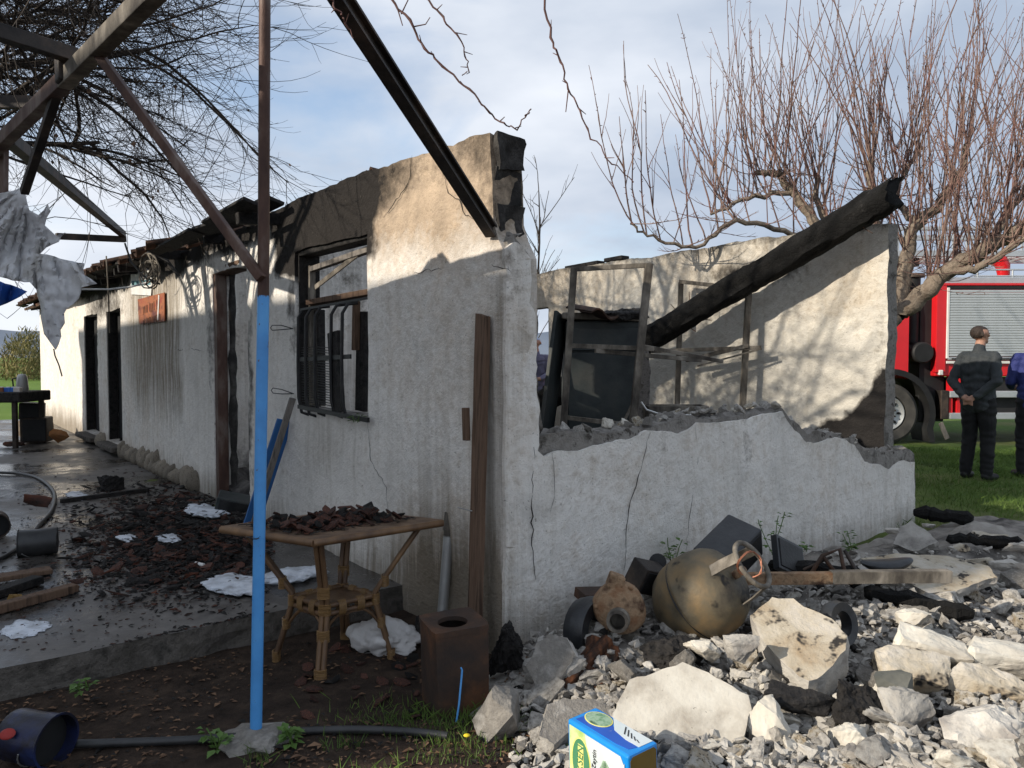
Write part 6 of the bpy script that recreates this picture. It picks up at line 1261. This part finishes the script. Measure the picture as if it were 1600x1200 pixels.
def redshoot(p, d, L, r):
    b = branch(rr, p, d, L, 10, -0.05, 0.03, 0.065); sh.line(b, r, r*0.33, 4)
    for k in range(int(L*9)):
        f = rr.uniform(0.1, 0.98); p3, d3 = at(b, f); dd = (d3*0.7+Vector((rr.gauss(0, .6), rr.gauss(0, .6), rr.gauss(0.1, .3)))).normalized(); sh.mb.tube([p3, p3+dd*rr.uniform(.015, .05)], [0.0045, 0.003], 3, cap=False)
    for k in range(rr.randint(1, 4)):
        p3, d3 = at(b, rr.uniform(0.15, 0.75)); dd = (d3+Vector((rr.gauss(0, .4), rr.gauss(0, .4), 0.1))).normalized(); b2 = branch(rr, p3, dd, L*rr.uniform(.2, .45), 6, -0.08, 0.05, 0.06); sh.line(b2, r*0.55, r*0.25, 3)
for li, sm in enumerate(spots):
    n = [40, 30, 26, 30, 17, 14, 16, 22, 20, 28][li]
    for k in range(n):
        f = 0.25+0.75*(k+rr.random())/n; p, dd = at(sm, min(f, .995)); ln = rr.uniform(1.1, 3.0)*(0.72 if li in (4,) else 1.0)*(0.85 if p.z > 3.2 else 1); lean = (p.x)*0.08
        redshoot(p, Vector((rr.gauss(lean-0.06, .27), rr.gauss(0, .25), 1)), ln, rr.uniform(.006, .0125))
    for k in range(n):
        f = 0.2+0.8*rr.random(); p, dd = at(sm, min(f, .995)); redshoot(p, Vector((rr.gauss(0, .9), rr.gauss(0, .8), rr.uniform(-.3, .5))), rr.uniform(.25, .8), rr.uniform(.004, .008))
trunk.build('trunk', M_BARK, rt_tree, 50); x = limbs.mb.build('limbs', M_BARK, rt_tree, 60); x['kind'] = 'stuff'; x = sh.mb.build('crown', M_SHOOT, rt_tree, 180); x['kind'] = 'stuff'
# small sapling behind the broken corner
sp0 = P(836, 470, 14.0); s2 = empty('sapling', Vector((sp0.x, 14.0, 0)), 'thin bare sapling behind the broken corner', 'tree'); tw2 = Twigs(); b = branch(rr, Vector((0, 0, 0)), Vector((0, 0, 1)), 4.3, 10, 0, 0, 0.04); tw2.line(b, 0.04, 0.01, 5); 
for k in range(26):
    p, dd = at(b, rr.uniform(.35, 1)); b1 = branch(rr, p, dd*0.6+Vector((rr.gauss(0, .6), rr.gauss(0, .6), .5)), rr.uniform(.5, 1.1), 6, -.03, 0, .1); tw2.line(b1, .010, .005, 3)
    for j in range(3): p, dd = at(b1, rr.random()); tw2.line(branch(rr, p, dd+Vector((rr.gauss(0, .5), rr.gauss(0, .5), .2)), .3, 4, 0, 0, .1), .005, .003, 3)
tw2.mb.build('crown', M_TWIG, s2, 180)['kind'] = 'stuff'
# reed thicket and far hills on the left
rb_ = MB(); rr = random.Random(61)
for k in range(16000):
    cx = -47+1.9*(k % 12)+0.6*math.sin(k % 12*2.3); cy = 48+2.5*math.sin(k % 12*1.7); R_ = 1.5+0.5*math.sin(k % 12*3.1); hh_ = 2.3+0.9*math.sin(k % 12*4.7)
    th = rr.uniform(0, 6.28); ph = math.asin(rr.uniform(-.1, 1)); rad = rr.uniform(.55, 1.05)**.5; a = Vector((cx+R_*rad*math.cos(th)*math.cos(ph)+rr.gauss(0, .15), cy+R_*rad*math.sin(th)*math.cos(ph), hh_*rad*math.sin(ph)*1.15+rr.gauss(0.15, .12)))
    d = Vector((rr.gauss(0, .5), rr.gauss(0, .5), rr.uniform(.2, 1))).normalized()*rr.uniform(.15, .45); w = Vector((rr.uniform(-1, 1), rr.uniform(-1, 1), 0)).normalized()*rr.uniform(.02, .05); rb_.add([a-w, a+w, a+d+w*.3, a+d-w*.3], [(0, 1, 2, 3)])
tag(rb_.build('reed_thicket', simple('dry_reed', (0.27, 0.22, 0.09), (0.17, 0.15, 0.06), (0.09, 0.10, 0.04), 0.25, 0.85, bump=0), None), 'yellowish reed thicket beyond the green field', 'reeds', kind='stuff')
hm = MB(); hv = []; nh = 60
for i in range(nh):
    x = -900+1800*i/(nh-1); z = 26+30*(0.5+0.5*math.sin(i*.37))+22*fbm(i*.3, 2, 1); hv += [(x, 820, -5), (x, 880, max(6, z)), (x, 990, -5)]
hm.add(hv, [(3*i+j, 3*i+3+j, 3*i+4+j, 3*i+1+j) for i in range(nh-1) for j in range(2)]); tag(hm.build('hills', simple('far_hills', (0.11, 0.14, 0.19), (0.15, 0.18, 0.23), None, 0.02, 0.95, bump=0), None, 60), kind='structure')

# ================================================================== fire engine
TY = 12.35; tx = lambda px: (px-800)/1200*TY; tz = lambda py: 1.4+(557-py)/1200*TY
FT = empty('fire_engine', (tx(1500), TY, -0.02), 'red fire engine with silver roller shutter parked behind the ruin', 'fire engine'); F0 = Vector((tx(1500), TY, -0.02))
def fb(name, x0, x1, y0, y1, z0, z1, mat, bev=0.01, parent=None): 
    mb = MB(); mb.box(((x0+x1)/2-F0.x, (y0+y1)/2-F0.y, (z0+z1)/2-F0.z), (abs(x1-x0), abs(y1-y0), abs(z1-z0)), None, bev); return mb.build(name, mat, parent or FT)
# cab, mostly hidden behind the rear wall
mb = MB(); cabp = [(tx(1290), 0, 0.75), (tx(1290), 0, 1.9), (tx(1305), 0, 2.75), (tx(1402), 0, 2.75), (tx(1411), 0, 2.65), (tx(1418), 0, tz(480)), (tx(1418), 0, tz(592)), (tx(1400), 0, tz(586))]
mb.prism([(x-F0.x, y, z-F0.z) for x, y, z in cabp], (0, -0.02, 0), (0, 2.35, 0)); mb.build('cab', M_RED, FT)
mb = MB(); mb.prism([(x-F0.x, 0, z-F0.z) for x, z in ((tx(1312), 1.85), (tx(1322), 2.6), (tx(1388), 2.6), (tx(1388), 1.85))], (0, -0.035, 0), (0, -0.025, 0)); mb.build('side_window', M_BLACK, FT)
whl = bpy.data.objects.new('wheel', None); COL.objects.link(whl); whl.parent = FT; wc = Vector((tx(1390)-F0.x, 0.16, 0.50)); whl.location = wc
RX = Matrix.Rotation(math.pi/2, 4, 'X')
mb = MB(); mb.lathe([(0.27, -0.10), (0.30, 0.13), (0.44, 0.15), (0.49, 0.11), (0.505, 0.0), (0.49, -0.11), (0.30, -0.13)], RX, 40); mb.build('tyre', M_TYRE, whl, 35)
mb = MB(); mb.lathe([(0.275, 0.12), (0.265, 0.13), (0.235, 0.07), (0.16, 0.06), (0.14, 0.10), (0.10, 0.13), (0.001, 0.135)], RX, 32); mb.build('rim', M_ALU, whl, 35)
for k in range(8): a = k*math.pi/4; mb = MB(); mb.ell((0.2*math.cos(a), -0.075, 0.2*math.sin(a)), (0.032, 0.02, 0.022), 10, 6, Matrix.Rotation(-a, 3, 'Y')); mb.build('rim_hole', M_BLACK, whl, 60)
for k in range(8): a = (k+.5)*math.pi/4; mb = MB(); mb.ell((0.125*math.cos(a), -0.125, 0.125*math.sin(a)), (0.016, 0.02, 0.016), 8, 6); mb.build('wheel_nut', M_STEEL, whl, 60)
w2 = bpy.data.objects.new('wheel', None); COL.objects.link(w2); w2.parent = FT; w2.location = wc+Vector((4.2, 0, 0))
for c in list(whl.children): k = c.copy(); COL.objects.link(k); k.parent = w2
# mudguard arc
mb = MB(); arc = []
for i in range(15):
    a = math.radians(112-i*9.6); arc.append((wc.x+0.63*math.cos(a), wc.z+0.63*math.sin(a)))
arc += [(arc[-1][0]+0.06, arc[-1][1]-0.22)]
vs_ = []
for i, (x, z) in enumerate(arc): 
    k = 1.0 if i < 15 else .7
    vs_ += [(x, -0.06, z), (x+0.11*k*(0.3+0.7*i/15), -0.06, z+0.11*(1-i/15)), (x+0.11*k*(0.3+0.7*i/15), 0.5, z+0.11*(1-i/15)), (x, 0.5, z)]
mb.add(vs_, [(4*i+k, 4*i+(k+1) % 4, 4*i+4+(k+1) % 4, 4*i+4+k) for i in range(len(arc)-1) for k in range(4)]+[(3, 2, 1, 0), tuple(4*(len(arc)-1)+k for k in range(4))]); mb.build('mudguard', M_BLACK, FT, 40)
mb = MB(); mb.beam((tx(1467)-F0.x, -0.08, tz(660)-F0.z), (tx(1478)-F0.x, -0.08, tz(685)-F0.z), 0.02, 0.07); mb.build('mud_flap', M_WOOD_GREY, FT)
# intake stack and air filter
mb = MB(); mb.tube([Vector((tx(1437)-F0.x, 0.25, tz(535)-F0.z)), Vector((tx(1436)-F0.x, 0.25, tz(432)-F0.z))], [0.10, 0.12], 16); mb.build('intake_stack', M_BLACK, FT, 40)
mb = MB(); mb.tube([Vector((tx(1437)-F0.x, 0.25, tz(432)-F0.z)), Vector((tx(1437)-F0.x, 0.25, tz(426)-F0.z))], 0.17, 18); mb.build('stack_cap', M_STEEL, FT, 40)
mb = MB(); mb.lathe([(0.001, 0.10), (0.15, 0.10), (0.17, 0.08), (0.175, -0.3), (0.001, -0.3)], Matrix.Translation((tx(1441)-F0.x, 0.06, tz(551)-F0.z))@RX, 26); mb.build('air_filter', M_BLACK, FT, 40)
fb('chassis_box', tx(1444), tx(1484), TY+0.15, TY+1.9, tz(660), tz(455), M_BLACK); fb('chassis_rail', tx(1418), tx(1640), TY+0.5, TY+0.8, 0.62, 0.85, M_BLACK)
fb('battery_box', tx(1470), tx(1482), TY-0.03, TY+0.4, tz(655), tz(610), M_STEEL)
# superstructure
x0, x1 = tx(1462), tx(1860)
fb('body', x0, x1, TY+0.03, TY+2.35, tz(588), tz(446), M_RED, 0.02); fb('corner_post', x0-0.01, tx(1477), TY-0.01, TY+0.1, tz(582), tz(446), M_RED, 0.01)
fb('top_rail', x0+0.08, x1, TY-0.005, TY+0.2, tz(452), tz(447), M_BLACK, 0.004); fb('roof_edge', x0, x1, TY-0.015, TY+2.3, tz(446.5), tz(443), M_RED, 0.004); fb('roof_kerb', x0+0.1, x1, TY+0.05, TY+0.4, tz(443), tz(433), M_ALU, 0.01)
sx0, sx1 = tx(1480), tx(1690); zt, zb = tz(453.5), tz(557); ns_ = 26
shb = bpy.data.objects.new('roller_shutter', None); COL.objects.link(shb); shb.parent = FT
sm_ = MB(); hh = (zt-zb)/ns_; sm_.box((0, 0, 0), (sx1-sx0, 0.022, hh*0.94), None, 0.008); sl_me = sm_.mesh('slat'); sl_me.materials.append(M_SHUTTER)
for i in range(ns_): o = bpy.data.objects.new('slat', sl_me); COL.objects.link(o); o.parent = shb; o.location = ((sx0+sx1)/2-F0.x, -0.012, zb+hh*(i+.5)-F0.z)
fb('shutter_frame', tx(1477), tx(1480.5), TY-0.03, TY+0.05, tz(560), tz(450), M_WHITE, 0.004); fb('shutter_bar', sx0, sx1, TY-0.03, TY+0.03, tz(562), tz(558), M_ALU, 0.004); fb('shutter_handle', sx0+0.05, sx1, TY-0.045, TY-0.032, tz(561.2), tz(559.5), M_BLACK, 0.002)
fb('sill_strip', tx(1478), x1, TY-0.02, TY+0.04, tz(568), tz(564), M_WHITE, 0.004); fb('marker_lamp', tx(1466), tx(1472), TY-0.04, TY+0.02, tz(586), tz(578), M_WHITE, 0.01)
for x in (1484, 1496): fb('step_bracket', tx(x), tx(x+6), TY+0.0, TY+0.1, tz(650), tz(588), M_RED, 0.006)
fb('step', tx(1483), x1, TY-0.05, TY+0.5, tz(621), tz(611), M_ALU, 0.01); fb('step', tx(1483), x1, TY-0.06, TY+0.5, tz(655), tz(645), M_ALU, 0.01); fb('locker_panel', tx(1500), x1, TY+0.12, TY+0.5, tz(645), tz(590), M_BLACK, 0.01)
# ladder and rails on top
for z0_, z1_, yy in ((356, 350, .3), (398, 388, .3), (356, 350, 1.2), (398, 388, 1.2), (372, 368, .3)): fb('ladder_beam', tx(1408), x1, TY+yy, TY+yy+0.06, tz(z0_), tz(z1_), M_ALU, 0.008)
for i in range(16): fb('rung', tx(1412+i*22), tx(1412+i*22)+0.05, TY+.34, TY+1.2, tz(394), tz(390), M_ALU, 0.006); fb('ladder_strut', tx(1414+i*22), tx(1414+i*22)+0.03, TY+.31, TY+.34, tz(390), tz(354), M_ALU, 0.003)
for z0_ in (421, 431): mb = MB(); mb.tube([Vector((tx(1524)-F0.x, .1, tz(z0_)-F0.z)), Vector((x1-F0.x, .1, tz(z0_)-F0.z))], 0.014, 8); mb.build('hand_rail', M_ALU, FT, 60)
for x in (1530, 1585): mb = MB(); mb.tube([Vector((tx(x)-F0.x, .1, tz(443)-F0.z)), Vector((tx(x)-F0.x, .1, tz(421)-F0.z))], 0.014, 8); mb.build('rail_post', M_ALU, FT, 60)
mb = MB(); mb.tube([Vector((tx(x)-F0.x, .4, tz(y)-F0.z)) for x, y in ((1572, 398), (1582, 402), (1588, 412), (1590, 428))], [.10, .12, .11, .09], 10); mb.build('monitor_arm', M_RED, FT, 40); fb('hose_reel', tx(1556), tx(1600), TY+.15, TY+.3, tz(438), tz(433), simple('amber', (0.42, 0.22, 0.03), None, None, 8, .4, bump=0), .006)
fb('cab_roof_box', tx(1412), tx(1455), TY+.4, TY+1.6, tz(412), tz(398), M_STEEL, .02)

# ================================================================== people
def person(loc, face, label, top, head_turn=0.0, arms='behind', height=1.0, cap=None):
    caps = []                                              # (p, q, rp, rq, material)
    def cp(p, q, a, b, m): caps.append((Vector(p), Vector(q), a, b, m))
    for s in (-1, 1):
        cp((s*.085, 0, .90), (s*.10, .025, .50), .105, .080, 2); cp((s*.10, .025, .50), (s*.115, -.02, .10), .080, .066, 2); cp((s*.115, -.045, .05), (s*.135, .135, .035), .046, .040, 3)
        cp((s*.06, -.005, .95), (s*.075, -.005, 1.18), .118, .112, 1); cp((s*.075, -.005, 1.18), (s*.10, -.005, 1.36), .112, .112, 1); cp((s*.10, 0, 1.36), (s*.160, -.005, 1.395), .10, .074, 1); cp((s*.06, 0, .86), (s*.065, 0, .96), .120, .118, 1); cp((s*.06, 0, .84), (s*.08, 0, .90), .105, .105, 2)
        if arms == 'behind':
            cp((s*.172, -.01, 1.385), (s*.245, -.10, 1.13), .066, .056, 1); cp((s*.245, -.10, 1.13), (s*.07, -.19, .955), .056, .042, 1)
            cp((s*.05, -.20, .945), (-s*.01, -.215, .915), .034, .028, 4)
            for k in range(4): cp((-s*.005, -.205-0.006*k, .93-.018*k), (-s*.05, -.222, .905-.016*k), .0115, .009, 4)
            cp((s*.03, -.205, .935), (s*.0, -.235, .955), .012, .009, 4)
        else:
            cp((s*.19, -.01, 1.40), (s*.25, .03, 1.13), .068, .056, 1); cp((s*.25, .03, 1.13), (s*.16, .20, 1.06), .056, .042, 1); cp((s*.14, .22, 1.05), (s*.07, .25, 1.04), .034, .028, 4)
            for k in range(4): cp((s*.075, .25, 1.055-.016*k), (s*.02, .258, 1.05-.016*k), .0115, .009, 4)
    cp((0, -.005, 1.42), (0, .0, 1.50), .082, .062, 1); cp((0, 0, 1.46), (0, .02, 1.56), .056, .054, 0)
    cp((0, -.01, .98), (0, -.01, 1.34), .12, .125, 1)
    R = Matrix.Rotation(head_turn, 3, 'Z'); hc = Vector((0, .02, 1.655))
    hd = [((0, -.012, 1.675), (0, .022, 1.675), .083, .080, 0), ((0, .03, 1.63), (0, .045, 1.60), .066, .052, 0), ((0, .055, 1.595), (0, .085, 1.575), .038, .024, 0), ((0, .098, 1.665), (0, .119, 1.642), .010, .015, 0), ((0, .095, 1.612), (0, .103, 1.606), .016, .013, 0), ((0, .092, 1.700), (0, .094, 1.695), .020, .018, 0)]
    for s in (-1, 1): hd += [((s*.083, .0, 1.665), (s*.088, -.008, 1.64), .018, .012, 0), ((s*.045, .07, 1.655), (s*.03, .078, 1.65), .02, .02, 0)]
    for p, q, a, b, m in hd: cp(hc+R@(Vector(p)-hc), hc+R@(Vector(q)-hc), a, b, m)
    mb = MB()
    for p, q, a, b, m in caps:
        ax = (q-p); L = max(ax.length, 1e-4); Mq = Matrix.Translation(p)@ax.to_track_quat('Z', 'Y').to_matrix().to_4x4(); pr = [(0.0005, -a)]+[(a*math.cos(t), a*math.sin(t)) for t in (-1.0, -.5, 0)]+[(b*math.cos(t), L+b*math.sin(t)) for t in (0, .5, 1.0)]+[(0.0005, L+b)]; mb.lathe(pr, Mq, 14, True, True)
    me = mb.mesh('tmp'); tmp = bpy.data.objects.new('tmp', me); COL.objects.link(tmp); md = tmp.modifiers.new('r', 'REMESH'); md.mode = 'VOXEL'; md.voxel_size = 0.0085; sm = tmp.modifiers.new('s', 'SMOOTH'); sm.iterations = 4; sm.factor = 0.5
    dg = bpy.context.evaluated_depsgraph_get(); out = bpy.data.meshes.new_from_object(tmp.evaluated_get(dg)); bpy.data.objects.remove(tmp)
    nv = len(out.vertices); co = np.empty(nv*3); out.vertices.foreach_get('co', co); co = co.reshape(-1, 3)
    for i in range(nv):                                    # cloth folds
        v = co[i]
        if v[2] < 1.46 and v[2] > 0.12: k = 0.007*noise.noise(Vector((v[0]*9, v[1]*9, v[2]*14)))+0.004*math.sin(v[2]*60+6*noise.noise(Vector(v)*5)); ln = math.hypot(v[0], v[1])+1e-6; co[i, 0] += v[0]/ln*k; co[i, 1] += v[1]/ln*k
    out.vertices.foreach_set('co', co.ravel())
    pc = np.array([p.center for p in out.polygons]); best = np.full(len(pc), 9.0); idx = np.zeros(len(pc), int)
    for p, q, a, b, m in caps:
        d = np.array(q-p); L2 = d@d+1e-9; t = np.clip(((pc-np.array(p))@d)/L2, 0, 1); dist = np.linalg.norm(pc-(np.array(p)+t[:, None]*d), axis=1)-(a+(b-a)*t); k = dist < best; best[k] = dist[k]; idx[k] = m
    loc_h = (pc-np.array(hc))@np.array(R); hair = (idx == 0) & ((loc_h[:, 2] > 0.055-0.35*np.clip(loc_h[:, 1]-0.06, 0, 1)*-1) & (loc_h[:, 1] < 0.075) | ((loc_h[:, 1] < -0.02) & (loc_h[:, 2] > -0.045))); idx[hair] = 5
    out.materials.clear()
    for m in (M_SKIN, top, M_TROUSER, M_SHOE, M_SKIN, M_HAIR if cap is None else cap): out.materials.append(m)
    out.polygons.foreach_set('material_index', idx.astype(np.int32)); out.polygons.foreach_set('use_smooth', [True]*len(out.polygons))
    root = empty('person', loc, label, 'person', face); root.scale = (height,)*3
    body = bpy.data.objects.new('body', out); COL.objects.link(body); body.parent = root
    for s in (-1, 1):
        e = MB(); e.ell(hc+R@(Vector((s*.032, .098, 1.668))-hc), (.010, .008, .007), 8, 6); e.build('eye', M_BLACK, root, 60)
    return root
g1 = ground_h(5.27, 8.75); person((P(1527, 700, 8.75).x, 8.75, g1), math.radians(-58), 'person in a charcoal jacket and black trousers, hands clasped behind the back', M_JACKET, math.radians(-30), 'behind', 1.0)
person((P(1614, 700, 8.9).x, 8.9, ground_h(6, 8.9)), math.radians(-10), 'person in a navy top cut off by the right picture edge', M_NAVY, 0.2, 'front', 0.99)
person((P(842, 700, 13.0).x-0.05, 13.0, 0.0), math.radians(160), 'person in dark clothes and a pale cap glimpsed through the gap by the corner', simple('mauve_top', (0.16, 0.15, 0.22), (0.12, 0.11, 0.17), None, 7, .8, bump=.3), 0, 'front', 0.98, simple('pale_cap', (0.42, 0.50, 0.66), None, None, 5, .8, bump=0))

# ================================================================== small green and litter
def weed(px, py, Y, h, nl, label, seed):
    rr = random.Random(seed); b = P(px, py, Y); o = empty('weed', b, label, 'weed'); lf = MB(); stm = MB()
    for s in range(3):
        st_ = branch(rr, Vector((rr.uniform(-.02, .02), rr.uniform(-.02, .02), 0)), Vector((rr.gauss(0, .25), rr.gauss(0, .2), 1)), h*rr.uniform(.6, 1), 6, 0, 0, .08); stm.tube(st_, 0.003, 4)
        for k in range(nl):
            p, d = at(st_, rr.uniform(.15, 1)); a = rr.uniform(0, 6.28); out_ = Vector((math.cos(a), math.sin(a), rr.uniform(-.3, .4))); s_ = rr.uniform(.022, .042); side_ = out_.cross(Vector((0, 0, 1))).normalized()
            q = p+out_*0.015; lf.add([q, q+out_*s_*.5+side_*s_*.42+Vector((0, 0, .006)), q+out_*s_*1.15, q+out_*s_*.5-side_*s_*.42+Vector((0, 0, .006))], [(0, 1, 2), (0, 2, 3)])
    stm.build('stem', M_WEED, o); x = lf.build('leaves', M_WEED, o); x['kind'] = 'stuff'
weed(1053, 882, 4.5, .20, 12, 'upright weed growing at the foot of the low wall above the gas bottle', 1); weed(1205, 866, 4.85, .30, 12, 'tall leafy weed against the low wall above the burnt screen', 2); weed(1332, 868, 5.2, .18, 12, 'leafy weed at the low wall near its far end', 3); weed(1255, 862, 5.0, .08, 7, 'small sprig of leaves by the low wall', 4)
weed(335, 1180, 2.95, .12, 12, 'small weed beside the post footing at left', 5); weed(452, 1165, 3.0, .12, 12, 'small weed beside the post footing at right', 6); weed(130, 1080, 3.3, .06, 8, 'tiny weed against the patio edge', 7); weed(556, 660, 5.0, .05, 8, 'sprig of leaves caught on the window sill', 8)
gr = MB(); rr = random.Random(71)
def blade(p, h, w): a = rr.uniform(0, 6.28); l = rr.gauss(0, .35)*h; c, s_ = math.cos(a), math.sin(a); gr.add([p, p+Vector((w*c, w*s_, 0)), p+Vector((l*s_+w*.5*c, -l*c, h*.6)), p+Vector((l*2*s_, -l*2*c, h))], [(0, 1, 2), (0, 2, 3)])
for k in range(800):
    px, py = rr.gauss(700, 75), rr.gauss(1128, 18); p = hit(px, py)
    if py < 1085 or mound_h(p.x, p.y) > ground_h(p.x, p.y)+.03: continue
    blade(p, rr.uniform(.02, .06), .004)
for k in range(900): px, py = rr.uniform(380, 900), rr.uniform(1160, 1215); p = hit(px, py); blade(p, rr.uniform(.02, .06), .004) if fbm(p.x*3, p.y*3, 2) > -.05 else None
for k in range(52000):
    x, y = rr.uniform(3.2, 9.5), rr.uniform(5.6, 11.5)
    if x/y < .48 or x/y > .74: continue
    if fbm(x*.9, y*.9, 4) < -.15 and rr.random() < .7: continue
    p = Vector((x, y, top_h(x, y))); q = p-HC
    if mound_h(x, y) > ground_h(x, y)-.02: continue
    blade(p, rr.uniform(.025, .085), .006)
tag(gr.build('grass', M_GRASS, None), 'short green grass in tufts round the yard', 'grass', kind='stuff')
lf = MB(); rr = random.Random(72)
for k in range(2200):
    px, py = rr.uniform(-20, 830), 1010+200*rr.random(); p = hit(px, py)
    if fbm(p.x*2.2, p.y*2.2, 6) < -.05 and rr.random() < .85: continue
    if (p-HC).dot(HU) > 1.02 and (p-HC).dot(HV) < 0: continue
    s_ = rr.uniform(.006, .017)*(1.9 if rr.random() < .1 else 1); a = rr.uniform(0, 6.28); c, s2_ = math.cos(a)*s_, math.sin(a)*s_; z = rr.uniform(.002, .012); lf.mi = 0 if rr.random() < .7 else 1
    lf.add([p+Vector((c, s2_, z)), p+Vector((-s2_*.5, c*.5, z+s_*.3)), p+Vector((-c, -s2_, z)), p+Vector((s2_*.5, -c*.5, z+s_*.25))], [(0, 1, 2), (0, 2, 3)])
tag(lf.build('leaf_litter', [M_DEADLEAF, M_CHAR], None), 'dry brown leaves and char flakes on the soil', 'leaf litter', kind='stuff')
fw = empty('yellow_flower', hit(728, 1166), 'single yellow flower in the grass below the rusty tin', 'flower'); mb = MB(); mb.tube([(0, 0, 0), (0.004, 0, .035)], .002, 5); mb.build('stem', M_WEED, fw); mb = MB(); mb.ell((0.004, -0.004, .04), (.014, .012, .006), 12, 6); mb.build('petals', simple('flower_yellow', (.75, .58, .03), None, None, 8, .6, bump=0), fw, 60)
